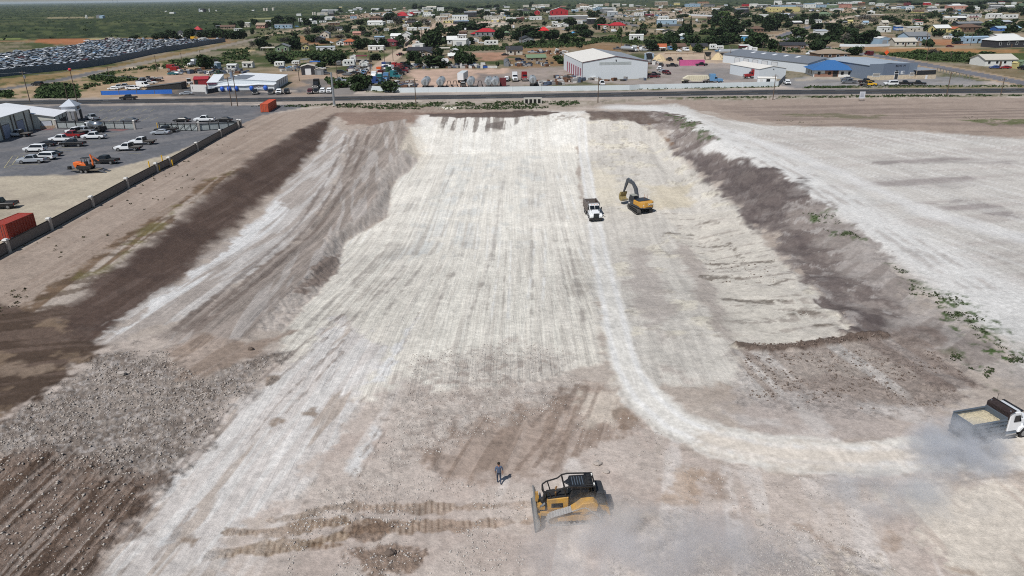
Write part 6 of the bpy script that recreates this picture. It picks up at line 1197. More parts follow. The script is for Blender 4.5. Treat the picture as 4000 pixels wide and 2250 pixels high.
# clutter of cars, campers and trailers deep in the town
crng = random.Random(21)
def tcar(k, x, y, kind, col, deg):
    p = gp(*T(k, (x, y))[0]); return car(kind, col, p, math.radians(deg), None, '%s %s' % (col, CCAT[kind]), 'vehicles around the town')
for k, rows in {1: [(1320,1330,'semi','white',-110), (1330,790,'van','yellow',0), (900,1390,'van','red',0)], 2: [(830,545,'suv','light blue',0), (480,1030,'sedan','silver',0), (300,580,'sedan','grey',0), (1960,270,'van','white',0), (2230,350,'pickup','red',60), (700,1390,'sedan','light blue',40), (1500,870,'sedan','white',0), (2520,780,'sedan','white',0)],
 3: [(330,1120,'pickup','maroon',60), (450,840,'sedan','white',0), (350,970,'suv','black',60), (2130,480,'sedan','white',0), (2440,1120,'sedan','black',0), (700,310,'sedan','white',0), (1860,240,'pickup','blue',0), (2370,310,'sedan','white',0), (1960,880,'sedan','white',0), (1720,900,'van','silver',90), (1640,610,'van','white',90)],
 4: [(1870,600,'semi','white',-80), (1510,630,'sedan','white',0), (1870,660,'pickup','grey',80), (2050,640,'van','white',0), (930,555,'van','white',90), (1110,560,'van','white',90), (740,545,'sedan','white',0), (30,580,'semi','white',90), (2450,430,'semi','white',-90), (1060,610,'pickup','silver',0), (2020,350,'suv','black',0)],
 5: [(1140,440,'semi','white',-90), (1180,455,'sedan','silver',170), (1290,440,'suv','maroon',170), (820,830,'sedan','white',0), (80,1030,'pickup','white',30), (380,210,'semi','red',150), (420,215,'sedan','light blue',0), (680,245,'van','white',0), (800,260,'semi','red',0), (180,350,'sedan','white',0), (1600,1050,'pickup','light blue',0), (2230,1060,'semi','white',0), (1280,285,'sedan','white',0)],
 6: [(620,775,'pickup','white',20), (855,225,'van','white',0), (900,215,'van','blue',0), (1000,230,'van','white',0), (1120,235,'van','white',0), (120,615,'suv','white',0), (860,1110,'van','white',170), (1000,1130,'pickup','white',20), (2080,230,'van','white',0), (310,250,'semi','black',0)],
 7: [(1280,385,'pickup','red',0), (1250,660,'sedan','white',0), (1540,440,'sedan','grey',0), (640,300,'sedan','black',0), (560,300,'sedan','black',0), (1080,950,'sedan','maroon',0), (280,240,'sedan','light blue',0), (1400,240,'suv','black',0), (740,150,'van','white',0), (790,150,'sedan','white',0)]}.items():
    for r in rows: tcar(k, *r)
for k, x0, x1, y, n in [(5,30,560,330,12), (4,2170,2560,335,9), (5,0,120,125,4), (5,300,680,110,9), (4,1390,1640,205,5), (6,740,1400,80,12), (6,250,700,75,7), (4,2350,2576,128,5), (7,1100,1400,240,6), (3,780,1000,330,4), (5,2230,2576,150,5), (7,900,1300,290,6), (6,1700,2500,170,10), (7,350,900,240,7), (4,100,700,390,10), (3,2050,2560,330,6), (2,1500,2400,260,12)]:
    for i in range(n):
        p = gp(*T(k, (x0+(x1-x0)*(i+crng.random()*.7)/n, y+crng.uniform(-14, 14)))[0]); kd = crng.choice(['van', 'van', 'pickup', 'suv', 'semi', 'sedan']); cl = crng.choice(['white', 'white', 'white', 'silver', 'grey', 'light blue', 'black'])
        car(kd, cl, p, crng.choice([0, 3.14, .3, -1.5, 1.5])+crng.uniform(-.2, .2), None, '%s %s' % (cl, CCAT[kd]), 'vehicles around the town')
# walls and fences
def wall(name, pts, h, m, label, cat='wall', posts=None, th=.12, z0=0):
    o = gp(*pts[0]); t = thing(name, cat, o, 0, label)
    for i, (a, b) in enumerate(zip(pts[:-1], pts[1:])):
        A, B = gp(*a), gp(*b); rz, L = frame(A, B); MB().box(0, L+.02, -th/2, th/2, z0, h, 0, rz=rz, at=tuple(A-o)).build('panel', m, t)
        n = int(L/(posts or 6))
        for k in range(n): MB().box(L*k/n-.07, L*k/n+.07, -th/2-.06, th/2+.06, 0, h+.06, 0, rz=rz, at=tuple(A-o)).build('post', STEEL if posts is None else m, t)
    return t
ph = top_z(*Q(2, (0, 918))[0], 868/2.576)
wall('perimeter_wall', Q(1, (1085, 906), (1450, 932), (2576, 921))+Q(2, (1180, 906), (1280, 900), (2576, 872))+Q(3, (102, 868)), ph, mat((206, 214, 218), .6, 0, 'sheet', .06), 'long white sheet perimeter wall running beside the highway', posts=9)
wall('side_wall', Q(3, (102, 868), (170, 795)), ph*.95, mat((120, 126, 134), .6, 0, 'sheet'), 'short grey side wall running back from the right end of the white perimeter wall')
wall('blue_fence', Q(0, (1022, 957), (1735, 942)), top_z(*Q(0, (1022, 957))[0], 915/2.576), mat((44, 104, 190), .6, 0, 'cloth', .08), 'bright blue tarpaulin fence along the highway, left of the motor shop', 'fence')
wall('salvage_fence', Q(0, (-900, 860), (0, 775), (250, 746), (800, 690), (1050, 652), (1500, 552), (2270, 420)), 3.4, mat((92, 104, 122), .6, .2, 'sheet', .12), 'long blue-grey sheet fence along the front of the salvage yard', 'fence', posts=30)
wall('white_fence', T(6, (1440, 935), (1950, 945), (2440, 930)), 1.6, WSHEET, 'long white fence in front of the dark trees by the bent side road', 'fence', posts=8)
wall('white_wall', T(5, (840, 305), (1490, 335)), 2.2, WSHEET, 'long white wall across the open yard left of the tallest trees', 'wall', posts=12)
wall('block_wall', T(2, (1380, 1440), (2040, 1440)) if False else Q(1, (1500, 470), (1590, 385)), 2.0, mat((96, 84, 80), .8), 'brown fence beside the dirt street', 'fence', posts=6)
wall('grey_fence', T(5, (450, 540), (840, 525)), 2.2, mat((128, 134, 142), .6, 0, 'sheet'), 'grey sheet fence in front of the pale blue workshop', 'fence', posts=8)
wall('stick_fence', T(5, (500, 1105), (1300, 1095)), .9, mat((140, 118, 96), .9, 0, 'wood'), 'low wooden fence across the bare lot behind the big white warehouse', 'fence', posts=3, z0=.6)
wall('chain_fence', Q(3, (1700, 725), (2060, 815)), 1.9, mat((120, 118, 114), .8, 0, 'mesh'), 'thin wire fence right of the grey parapet building', 'fence', posts=3, z0=1.7)
o = wall('sign_wall', Q(0, (1925, 922), (2085, 925)), 2.7, mat((210, 208, 206), .6), 'white trailer-sized sign board lettered in red and black, left of the motor shop', 'sign')
text('EXOTIC', 1.5, mat((46, 42, 46)), o, (3.4, -.3, .9)); text('X', 1.9, mat((176, 30, 34)), o, (2.6, -.34, .8))
# white and pink long containers, tank trailers, hoppers
p = gp(*Q(2, (1690, 662))[0]); container('storage_container', p, 0, 12.2, (206, 96, 150), 'long pink storage container behind a black pickup truck in the yard')
p = gp(*Q(1, (2028, 835))[0]); t = thing('box_trailer', 'trailer', p, math.radians(84), 'white box trailer standing on the pink gravel yard')
MB().box(0, 12, -2.6, 0, 1.1, 3.9).build('box', mat((200, 206, 208), .5, 0, 'sheet'), t); MB().box(-.04, 0, -2.5, -.1, 1.2, 3.8).build('rear_door', WHITE, t); MB().box(.5, 11, -1.9, -.7, .8, 1.08).build('chassis', DARK, t)
for x in (1.2, 2.5):
    for y in (-2.3, -.3): put('wheel', wheel_mesh(.5, .45)[0], t, (x, y, .5))
MB().box(9.3, 9.5, -2.2, -.4, 0, .8).build('landing_leg', DARK, t)
def tank_trailer(k, x, y, deg, r, L, look=None, label=None, col=(186, 190, 194)):
    p = gp(*Q(k, (x, y))[0]); t = thing('tank_trailer', 'tank trailer', p, math.radians(deg), label, look, None if label else 'tank trailers behind the perimeter wall')
    m = mat(col, .35, .5, 'metal', .2); z = r+.9; mb = MB(); mb.cyl((-L/2+.6, 0, z), (L/2-.6, 0, z), r, r, 18); mb.cyl((-L/2, 0, z), (-L/2+.6, 0, z), r*.72, r, 18); mb.cyl((L/2-.6, 0, z), (L/2, 0, z), r, r*.72, 18); mb.build('tank', m, t)
    MB().box(-L/2+.3, L/2-.3, -.5, .5, .55, .9).build('chassis', DARK, t); MB().cyl((0, 0, z+r), (0, 0, z+r+.25), .35, .35, 8).build('hatch', STEEL, t)
    mb = MB()
    for i in range(6): mb.box(-L/2-.12, -L/2-.07, -.25, .25, .8+i*.35, .85+i*.35)
    mb.box(-L/2-.12, -L/2-.07, -.3, -.25, .6, z+r); mb.box(-L/2-.12, -L/2-.07, .25, .3, .6, z+r); mb.build('ladder', STEEL, t)
    for q in (-L/2+1.2, -L/2+2.5):
        for s in (-1, 1): put('wheel', wheel_mesh(.5, .45)[0], t, (q, s*.95, .5))
    return t
for x in (1715, 1865, 2165, 2342, 2410): tank_trailer(1, x, 880, 90, 1.55, 9, 'round-ended pale tank trailer')
tank_trailer(2, 207, 862, 90, 1.5, 8, 'round-ended pale tank trailer'); tank_trailer(2, 1160, 520, 130, 1.2, 10, None, 'grey tank trailer behind the white truck cab on the far lot'); tank_trailer(2, 2190, 556, 0, 1.3, 13, None, 'long shiny silver tank trailer on the tan lot behind the pink container')
cq(2, 2345, 556, 'semi', 'white', 0, 'white truck cab coupled to the long shiny silver tank trailer')
p = gp(*Q(2, (1845, 836))[0]); t = thing('belly_dump_trailer', 'trailer', p, 0, 'cream belly dump trailer coupled to the blue truck behind the perimeter wall')
CRM = mat((212, 204, 180), .6, 0, 'sheet', .2)
mb = MB(); mb.prism([(-5.2, 1.9), (-3.2, 3.0), (4.6, 3.0), (5.4, 1.7), (3.2, 1.5), (1.6, .8), (-1.4, .8), (-3.0, 1.5)], -1.2, 1.2); mb.build('hopper', CRM, t)
for k in range(9): MB().box(-3+.85*k, -2.88+.85*k, -1.28, -1.2, 1.6, 2.95).build('rib', CRM, t)
MB().box(-5.6, -2.6, -.5, .5, .9, 1.3).build('rear_frame', CRM, t); MB().box(4.6, 7.2, -.4, .4, 1.05, 1.3).build('gooseneck', DARK, t)
for q in (-4.8, -3.5):
    for s in (-1, 1): put('wheel', wheel_mesh(.52, .45)[0], t, (q, s*.95, .52))
cq(2, 2030, 838, 'semi', 'light blue', 0, 'blue truck with a sleeper cab pulling the cream belly dump trailer')
for i, (k, x, y) in enumerate([(1,1945,872), (1,2005,872), (1,2255,872), (1,2365,845)]):
    p = gp(*Q(k, (x, y))[0]); t = thing('tipping_frame', 'frame', p, math.radians(90), None, 'small black open trailer frame', 'black trailer frames behind the perimeter wall')
    MB().tube([(-1.5, -1, .5), (-1.5, 1, .5), (1.5, 1, .5), (1.5, -1, .5), (-1.5, -1, .5)], .09, 5).build('base_frame', BLK, t); MB().tube([(-1, -.9, .5), (-.6, -.5, 2.3), (-.6, .5, 2.3), (-1, .9, .5)], .12, 5).build('hoop', BLK, t)
    for s in (-1, 1): put('wheel', wheel_mesh(.42, .3)[0], t, (0, s*1.0, .42))
p = gp(*Q(1, (2485, 872))[0]); t = thing('red_crate', 'crate', p, 0, 'tall dark red open crate behind the perimeter wall'); MB().box(-1.3, 1.3, 0, 2.4, .05, 3.2).build('box', mat((96, 34, 40), .8, 0, 'sheet'), t); MB().box(-1.4, 1.4, -.08, 0, 0, .2).build('skid', DARK, t)
cq(1, 2085, 876, 'flatbed', 'white', 90); cq(1, 2525, 815, 'flatbed', 'white', -100)
# junk behind the wall and along the yards: heaps one cannot count
jr = np.random.RandomState(8); mb = MB()
def heap(k, x0, x1, y0, y1, n, smin=.3, smax=1.3):
    for i in range(n):
        p = gp(*Q(k, (jr.uniform(x0, x1), jr.uniform(y0, y1)))[0]); s = jr.uniform(smin, smax, 3); mb.box(-s[0], s[0], -s[1], s[1], 0, s[2]*1.1, int(jr.randint(0, 5)), rz=jr.rand()*3, at=(p[0], p[1], 0))
heap(1, 1400, 1600, 840, 885, 90); heap(2, 440, 700, 770, 830, 70); heap(1, 1540, 2300, 655, 690, 110); heap(2, -40, 420, 640, 670, 50); heap(2, 230, 520, 830, 862, 30); heap(0, 1700, 2500, 700, 745, 70); heap(1, 250, 700, 680, 720, 60); heap(2, 700, 1350, 800, 815, 22); heap(2, 1370, 1500, 590, 650, 40); heap(2, 250, 560, 510, 560, 40); heap(1, 950, 1150, 610, 740, 70); heap(2, 1100, 1500, 460, 500, 30); heap(0, 1420, 1620, 790, 830, 30)
jm = [mat((60, 56, 52), .8, 0, 'rust'), mat((150, 148, 146), .6, .3, 'metal'), mat((104, 74, 56), .9, 0, 'rust'), mat((196, 194, 190), .6), mat((72, 84, 104), .6)]
jk = mb.build('scrap', jm); tag(jk, 'scrap', 'scattered scrap metal and machine parts heaped along the edges of the yards', kind='stuff')
for i in range(12):
    x = 2290+i*12; p = gp(*Q(1, (x, 684))[0]); c_ = ('blue', (40, 84, 160)) if i < 4 else ('white', (206, 206, 202))
    o = MB().cyl((0, 0, 0), (0, 0, 1.0), .42, .42, 10).build('drum', mat(c_[1], .5)); o.location = tuple(p); tag(o, 'drum', '%s drum standing in the row at the back of the pink gravel yard' % c_[0], group='drums in a row' if 0 else '%s drums in a row' % c_[0])
for x, lab in ((1890, 'left one of two round white dishes on stands at the back of the gravel yard'), (1920, 'right one of two round white dishes on stands at the back of the gravel yard')):
    p = gp(*Q(1, (x, 682))[0]); t = thing('dish_stand', 'dish', p, 0, lab, group='round white dishes'); MB().cyl((0, -.1, 3.6), (0, .25, 3.6), 1.15, .9, 16).build('dish', WHITE, t)
    for s in (-1, 1): MB().tube([(s*.9, 0, 0), (s*.5, 0, 3)], .07, 5).build('leg', STEEL, t)
p = gp(*Q(1, (2520, 665))[0]); t = thing('grey_tank', 'tank', p, 0, 'upright grey tank at the back right of the gravel yard'); MB().cyl((0, 0, 0), (0, 0, 3.4), 1.4, 1.4, 16).build('shell', mat((128, 134, 142), .5, .3, 'metal'), t); MB().cyl((0, 0, 3.4), (0, 0, 3.8), 1.42, .3, 16).build('lid', STEEL, t)
# loaders and small equipment
p = gp(*Q(0, (1905, 858))[0]); t = thing('wheel_loader', 'loader', p, math.radians(200), 'white and black wheel loader parked left of the red shed')
MB().box(-1.6, .8, -.8, .8, .7, 1.5).build('body', WHITE, t, .08); MB().box(-.9, .6, -.75, .75, 1.5, 2.7).build('cab', BLK, t, .06); MB().box(-.95, .65, -.8, .8, 2.7, 2.85).build('roof', WHITE, t); MB().prism([(.8, .8), (2.4, .5), (2.4, .7), (.8, 1.3)], -.7, .7).build('arm', BLK, t); MB().prism([(2.3, .2), (3.2, .1), (3.2, .3), (2.5, 1.1), (2.3, 1.1)], -1.0, 1.0).build('bucket', STEEL, t)
wheels(t, (-1.0, .9), 1.05, .62, .45)
p = gp(*Q(0, (1455, 906))[0]); t = thing('black_shed', 'shed', p, 0, 'low black shed with a sloping roof behind the blue fence'); MB().prism([(0, 0), (15, 0), (15, 2.6), (2, 1.2)], 0, 5).build('wall', mat((36, 36, 38), .8), t); MB().prism([(-.1, 1.25), (2, 1.25), (15.2, 2.65), (15.2, 2.8), (2, 1.4)], -.2, 5.2).build('roof', mat((84, 84, 86), .7), t)
for k, x, y, lab in ((2, 1480, 612, 'pale pile of sand beside dark loading gear on the tan lot'), (2, 2070, 598, 'pale pile of sand behind the pink container')):
    p = gp(*Q(k, (x, y))[0]); mb = MB(); rr = np.random.RandomState(int(x)); n = 22
    vs = [(0, 0, 3.6)]; fs = []
    for j, (r_, z_) in enumerate(((1.3, 2.8), (2.9, 1.3), (4.2, 0))):
        vs += [((r_+rr.uniform(-.2, .2))*math.cos(6.283*i/n), (r_+rr.uniform(-.2, .2))*math.sin(6.283*i/n), z_+(rr.uniform(-.2, .2) if z_ else 0)) for i in range(n)]
    for i in range(n):
        i2 = (i+1) % n; fs.append((0, 1+i, 1+i2))
        for j in range(2): fs.append((1+j*n+i, 1+(j+1)*n+i, 1+(j+1)*n+i2, 1+j*n+i2))
    mb.add(vs, fs); o = mb.build('sand_pile', mat((196, 176, 140), .95, 0, 'dirt', .2)); o.location = tuple(p); tag(o, 'sand pile', lab)
    t = thing('loading_hopper', 'hopper', p+np.array([-5.5, .5, 0]), 0, 'dark steel loading hopper beside '+('the sand pile on the tan lot' if x < 2000 else 'the sand pile behind the pink container')); MB().prism([(-1.6, 3.8), (1.6, 3.8), (.5, 1.6), (-.5, 1.6)], -1.5, 1.5).build('bin', DARK, t)
    for sx in (-1.3, 1.3):
        for sy in (-1.2, 1.2): MB().box(sx-.1, sx+.1, sy-.1, sy+.1, 0, 3).build('leg', DARK, t)
# roadside sign, road works sign, culvert
p = gp(*Q(3, (940, 1013))[0]); t = thing('lot_sign', 'sign', p, 0, 'leaning white sign board on posts at the edge of the plowed field'); MB().box(-.9, .9, -.04, .04, .7, 2.9).build('board', mat((196, 200, 208), .6), t)
for s in (-.8, .8): MB().box(s-.06, s+.06, .05, .15, 0, 2.6).build('post', WOOD, t)
mb = MB()
for k in range(4): mb.box(-.6, .5, -.06, -.041, 2.4-.35*k, 2.52-.35*k)
mb.build('faded_print', mat((110, 120, 140)), t)
p = gp(*Q(3, (1187, 572))[0]); t = thing('road_works_sign', 'sign', p, 0, 'orange diamond road works sign beside the bent side road'); MB().add([(0, -.05, 1.0), (1.3, -.05, 2.3), (0, -.05, 3.6), (-1.3, -.05, 2.3), (0, .05, 1.0), (1.3, .05, 2.3), (0, .05, 3.6), (-1.3, .05, 2.3)], [(0, 1, 2, 3), (7, 6, 5, 4), (0, 4, 5, 1), (1, 5, 6, 2), (2, 6, 7, 3), (3, 7, 4, 0)]).build('board', mat((232, 92, 40), .5), t); MB().box(-.05, .05, .06, .12, 0, 1.2).build('post', STEEL, t)
p = gp(*Q(2, (118, 1046))[0]); L = float(gp(*Q(2, (300, 1046))[0])[0]-p[0]); t = thing('culvert', 'culvert', p, 0, 'pale concrete culvert with four dark openings in the grass beside the highway')
MB().box(0, L, 0, 1.2, 0, 1.9).build('headwall', CONC, t)
for k in range(4): MB().box(L*(.08+.235*k), L*(.08+.235*k)+L*.15, -.03, .02, .15, 1.5).build('opening', mat((12, 12, 12), .9, 0, 'hole_shade'), t)  # solid black boxes: the shade inside the culvert as colour
# poles
POLEM = mat((92, 78, 66), .9, 0, 'wood', .25); GALV = mat((150, 156, 162), .5, .5, 'metal')
def pole(k, x, y, yt, label=None, r=.17, m=None, arm=True):
    p = gp(*Q(k, (x, y))[0]); h = top_z(*Q(k, (x, y))[0], yt/2.576); t = thing('utility_pole', 'utility pole', p, crng.uniform(-.3, .3), label, None if label else 'wooden utility pole', 'utility poles')
    MB().cyl((0, 0, -.3), (0, 0, h), r, r*.65, 8).build('shaft', m or POLEM, t)
    if arm:
        a = MB().box(-1.1, 1.1, -.07, .07, h-.75, h-.6).build('crossarm', POLEM, t)
        for s in (-1, 0, 1): MB().cyl((s*.9, 0, h-.6), (s*.9, 0, h-.4), .05, .04, 6).build('insulator', LAMP, a)
    return p, h
P1 = pole(0, 302, 1022, 712, 'wooden utility pole with a grey transformer, left of the two poles by the workshop roof'); P2 = pole(0, 782, 1038, 692, 'wooden utility pole with a red marker ball near its top'); pole(0, 686, 1018, 835, arm=False); P3 = pole(0, 2392, 1070, 700, 'taller of two utility poles in front of the motor shop'); pole(0, 2332, 1068, 770, 'shorter of two utility poles in front of the motor shop')
t = [o for o, l in THINGS if 'transformer' in o.get('label', '')][0]; MB().cyl((.4, 0, P1[1]-2.6), (.4, 0, P1[1]-1.5), .3, .3, 10).build('transformer', GALV, t)
t = [o for o, l in THINGS if 'red marker' in o.get('label', '')][0]; MB().ell((0, 0, P2[1]-.2), (.55, .55, .45), 10, 6).build('marker_ball', mat((206, 60, 66), .5), t)
pole(1, 790, 1068, 728, 'thick pale steel monopole standing on a concrete base beside the highway', .42, GALV, False); t = THINGS[-1][0]; MB().cyl((0, 0, -.1), (0, 0, .5), .7, .6, 12).build('base', CONC, t)
pole(1, 1610, 1058, 790, 'dark utility pole in the green verge on the near side of the highway'); pole(2, 864, 1032, 772, 'utility pole standing in front of the big white warehouse'); pole(3, 48, 1006, 744, 'utility pole in front of the small white cabin'); pole(3, 1796, 962, 722, 'slightly leaning utility pole right of the grey parapet building')
for a in [(0,1105,800,662), (0,1585,720,558), (0,1838,655,530), (1,437,815,612), (1,818,782,622), (1,1160,772,540), (1,1297,652,472), (1,1380,612,420), (1,100,560,480), (1,330,622,470), (1,375,395,240), (1,1565,400,300), (1,2535,640,470), (2,95,452,312), (2,1100,462,350), (2,1141,312,240), (2,2190,630,462), (2,2505,640,420), (3,1592,612,462), (3,1832,612,522), (3,95,525,440), (3,1580,480,332), (3,2035,458,332), (3,2090,432,332), (3,2340,960,782), (0,2010,530,500), (1,780,240,150), (2,1700,275,180), (3,700,300,200), (1,1680,250,150)]: pole(*a)
def wire(a, b, za, zb, label, sag=1.2, n=10):
    pts = [(a[0]+(b[0]-a[0])*t, a[1]+(b[1]-a[1])*t, za+(zb-za)*t-sag*4*t*(1-t)) for t in np.linspace(0, 1, n)]
    c = np.array(pts[0]); o = MB().tube([tuple(np.array(q)-c) for q in pts], .035, 4).build('power_line', GALV); o.location = tuple(c); tag(o, 'power line', label)
wire(P1[0], P2[0], P1[1]-.5, P2[1]-.4, 'thin power line between the two poles beside the workshop roof'); wire(P2[0], P3[0], P2[1]-.4, P3[1]-1, 'long thin power line from the red marker ball to the motor shop', 2.2); wire(P1[0]+np.array([-60, 8, 0]), P1[0], P1[1], P1[1]-.5, 'thin power line leaving the photo at the left edge')
# transmission pylons and well sites on the plain
def pylon(px, py, h, label):
    p = gp(px, py); t = thing('lattice_pylon', 'pylon', p, 0, label, group='pylons on the plain'); mb = MB(); b = h*.11
    for sx in (-1, 1):
        for sy in (-1, 1): mb.tube([(sx*b, sy*b, 0), (sx*b*.25, sy*b*.25, h)], .25, 4)
    for k in range(7):
        z0, z1 = h*k/7, h*(k+1)/7; a, c = b*(1-.75*k/7), b*(1-.75*(k+1)/7)
        for s in (-1, 1): mb.tube([(-a, s*a, z0), (c, s*c, z1)], .16, 4); mb.tube([(a, s*a, z0), (-c, s*c, z1)], .16, 4)
    mb.build('tower', GALV, t)
    for z in (.72, .86, .98): MB().box(-h*.16, h*.16, -.3, .3, h*z-.3, h*z+.3).build('crossarm', GALV, t)
for i, (x, y, h) in enumerate([(296, 12, 46), (444, 16, 52), (462, 17, 52), (100, 16, 40)]): pylon(x, y+6, h, ['faint lattice pylon on the horizon, second from left', 'faint lattice pylon, left one of a close pair on the horizon', 'faint lattice pylon, right one of a close pair on the horizon', 'faint lattice pylon nearest the left edge on the horizon'][i])
for i, (k, x, y, w, h, c) in enumerate([(0,1975,370,70,65,'G'), (0,2040,370,70,55,'L'), (1,1480,240,110,60,'K'), (0,1730,372,18,62,'W'), (0,1755,372,18,60,'W'), (1,1440,240,35,60,'S'), (1,1640,238,22,55,'W'), (1,1775,228,36,24,'W'), (1,880,275,90,28,'W'), (1,760,238,40,18,'W'), (1,2515,220,50,20,'W')]):
    bld(k, x-w/2, x+w/2, y, y-h, 'k' if c in 'LW' and w < 40 else 's', c, c)
# ------------------------------------------------------------------ the salvage yard
low = [gp(*q)[:2] for q in Q(0, (-900, 845), (0, 762), (250, 735), (800, 680), (1050, 641), (1500, 543), (2250, 416))]
upp = [gp(*q)[:2] for q in Q(0, (2240, 410), (2000, 404), (1500, 410), (1200, 398), (870, 424), (850, 455), (500, 495), (250, 525), (0, 555), (-900, 620))]
spoly = [tuple(p) for p in low+upp]
fd = math.atan2(low[5][1]-low[2][1], low[5][0]-low[2][0])
sr = np.random.RandomState(4); cand = []
c_, s_ = math.cos(fd), math.sin(fd); o_ = np.array(low[2])
for iu in range(-90, 110):
    for iv in range(0, 150):
        if iv % 9 == 8: continue
        u = iu*5.6+sr.uniform(-.7, .7); v = 2.5+iv*2.75+sr.uniform(-.4, .4)
        if sr.rand() < .10: continue
        cand.append((o_[0]+u*c_-v*s_, o_[1]+u*s_+v*c_))
cand = np.array(cand); ins = sdf(spoly, cand[:, 0], cand[:, 1]) < -1.0
cand = cand[ins]; cand = cand[np.argsort(np.hypot(cand[:, 0], cand[:, 1]))]
vis = np.array([project((x, y, 0))[0] > -60 for x, y in cand]); cand = cand[vis]
def wreck_mb(kind):
    mb = MB()
    if kind == 0: mb.prism([(-2.3, .35), (-2.35, .9), (-1.3, .98), (1.0, .98), (2.2, .85), (2.35, .4)], -.88, .88, 0); mb.prism([(-1.75, .98), (-1.05, 1.42), (.25, 1.42), (1.1, .98)], -.74, .74, 1); mb.prism([(-1.1, 1.42), (-1.0, 1.47), (.2, 1.47), (.3, 1.42)], -.74, .74, 0)
    elif kind == 1: mb.prism([(-2.4, .45), (-2.45, 1.05), (1.1, 1.1), (2.2, 1.0), (2.4, .5)], -.92, .92, 0); mb.prism([(-2.35, 1.08), (-2.1, 1.65), (.4, 1.65), (1.2, 1.08)], -.84, .84, 1); mb.prism([(-2.15, 1.65), (-2.05, 1.74), (.3, 1.74), (.45, 1.65)], -.84, .84, 0)
    else: mb.prism([(-2.7, .5), (-2.7, 1.08), (1.3, 1.12), (2.5, 1.05), (2.75, .5)], -.95, .95, 0); mb.prism([(-.9, 1.1), (-.7, 1.68), (.6, 1.68), (1.35, 1.1)], -.82, .82, 1); mb.prism([(-.75, 1.68), (-.65, 1.78), (.5, 1.78), (.65, 1.68)], -.82, .82, 0); mb.box(-2.6, -1.0, -.8, .8, 1.06, 1.14, 1)
    for x in (-1.45, 1.45):
        for s in (-1, 1): mb.cyl((x, s*.7, .34), (x, s*.9, .34), .34, .34, 8, 2)
    return mb
WCOL = [('white', (226, 230, 236), .38), ('silver', (178, 190, 204), .26), ('black', (22, 23, 26), .14), ('grey', (86, 92, 100), .10), ('dark red', (104, 28, 34), .05), ('pale blue', (140, 172, 204), .08), ('dark blue', (30, 42, 72), .02)]
pw = np.array([c[2] for c in WCOL]); pw = pw/pw.sum(); WK = [wreck_mb(k) for k in range(3)]; wm = {}
rest = [MB() for _ in WCOL]; NOUNW = ['car', 'suv', 'pickup truck']
for i, (x, y) in enumerate(cand):
    k = int(sr.choice(3, p=[.5, .3, .2])); c = int(sr.choice(len(WCOL), p=pw)); rz = fd+(0 if sr.rand() < .75 else math.pi/2)+(math.pi if sr.rand() < .5 else 0)+sr.uniform(-.12, .12)
    z = 0 if sr.rand() < .97 else 1.3
    if i < 300:
        if (k, c) not in wm: wm[(k, c)] = WK[k].mesh('wrecked_car', [mat(WCOL[c][1], .35, 0, 'paint', .25), GLASS, RUBBER])
        o = put('wrecked_car', wm[(k, c)], None, (x, y, 0), rz); tag(o, 'wrecked car', '%s wrecked %s packed into the rows behind the salvage yard fence' % (WCOL[c][0], NOUNW[k]), group='wrecked cars in the salvage yard')
    else:
        M_ = Matrix.Translation((x, y, z))@Matrix.Rotation(rz, 4, 'Z'); b = rest[0]; src = WK[k]; off = len(b.v)
        b.v += [tuple(M_@Vector(v)) for v in src.v]; b.f += [tuple(q+off for q in f) for f in src.f]; b.m += [(c if m == 0 else len(WCOL)+m-1) for m in src.m]
if rest[0].v:
    me = bpy.data.meshes.new('wrecked_cars'); me.from_pydata(rest[0].v, [], rest[0].f)
    for nm_, col_, _ in WCOL: me.materials.append(mat(col_, .35, 0, 'paint', .25))
    me.materials.append(GLASS); me.materials.append(RUBBER); me.polygons.foreach_set('material_index', rest[0].m); me.update()
    o = bpy.data.objects.new('salvage_car_mass', me); COL.objects.link(o); tag(o, 'wrecked cars', 'far rows of wrecked cars filling the back of the salvage yard', kind='stuff')
print('wrecks', len(cand))
# ------------------------------------------------------------------ low plants as masses
def clumps(name, pts, size, n, leaf, label, spread=1.0, zf=.8, seed=0):
    rr = np.random.RandomState(seed); P = np.repeat(np.asarray(pts), n, 0); S_ = np.repeat(np.asarray(size), n); m = len(P)
    d = rr.randn(m, 3); d /= np.linalg.norm(d, axis=1)[:, None]; q = rr.rand(m)**.5
    cen = P+d*(S_*q*spread)[:, None]*np.array([1, 1, .5])+np.array([0, 0, 1])*(S_*.45*zf)[:, None]; cen[:, 2] = np.maximum(cen[:, 2], P[:, 2]+.03)
    a = rr.randn(m, 3); a /= np.linalg.norm(a, axis=1)[:, None]; b = np.cross(a, rr.randn(m, 3)); b /= np.linalg.norm(b, axis=1)[:, None]; s = (S_*.30*(.6+.9*rr.rand(m)))[:, None]
    V = np.stack([cen-a*s-b*s*.4, cen+a*s*.2-b*s, cen+a*s+b*s*.4, cen-a*s*.3+b*s], 1).reshape(-1, 3)
    me = mesh_from(name, V, np.arange(m*4).reshape(-1, 4), [leaf], False); o = bpy.data.objects.new(name, me); COL.objects.link(o); tag(o, name.replace('_', ' '), label, kind='stuff'); return o
def scatter(poly, n, seed, acc=None):
    P = [tuple(gph(*q)[:2]) if q[1] > 430 else tuple(gp(*q)[:2]) for q in poly]; rr = np.random.RandomState(seed); xs, yy = [p[0] for p in P], [p[1] for p in P]
    out = np.empty((0, 2))
    for _ in range(30):
        c = np.stack([rr.uniform(min(xs), max(xs), n*2), rr.uniform(min(yy), max(yy), n*2)], 1); c = c[sdf(P, c[:, 0], c[:, 1]) < 0]
        if acc: c = c[acc(c[:, 0], c[:, 1])]
        out = np.concatenate([out, c])
        if len(out) >= n: break
    return out[:n]
def z0(a): return np.concatenate([a, np.zeros((len(a), 1))], 1)
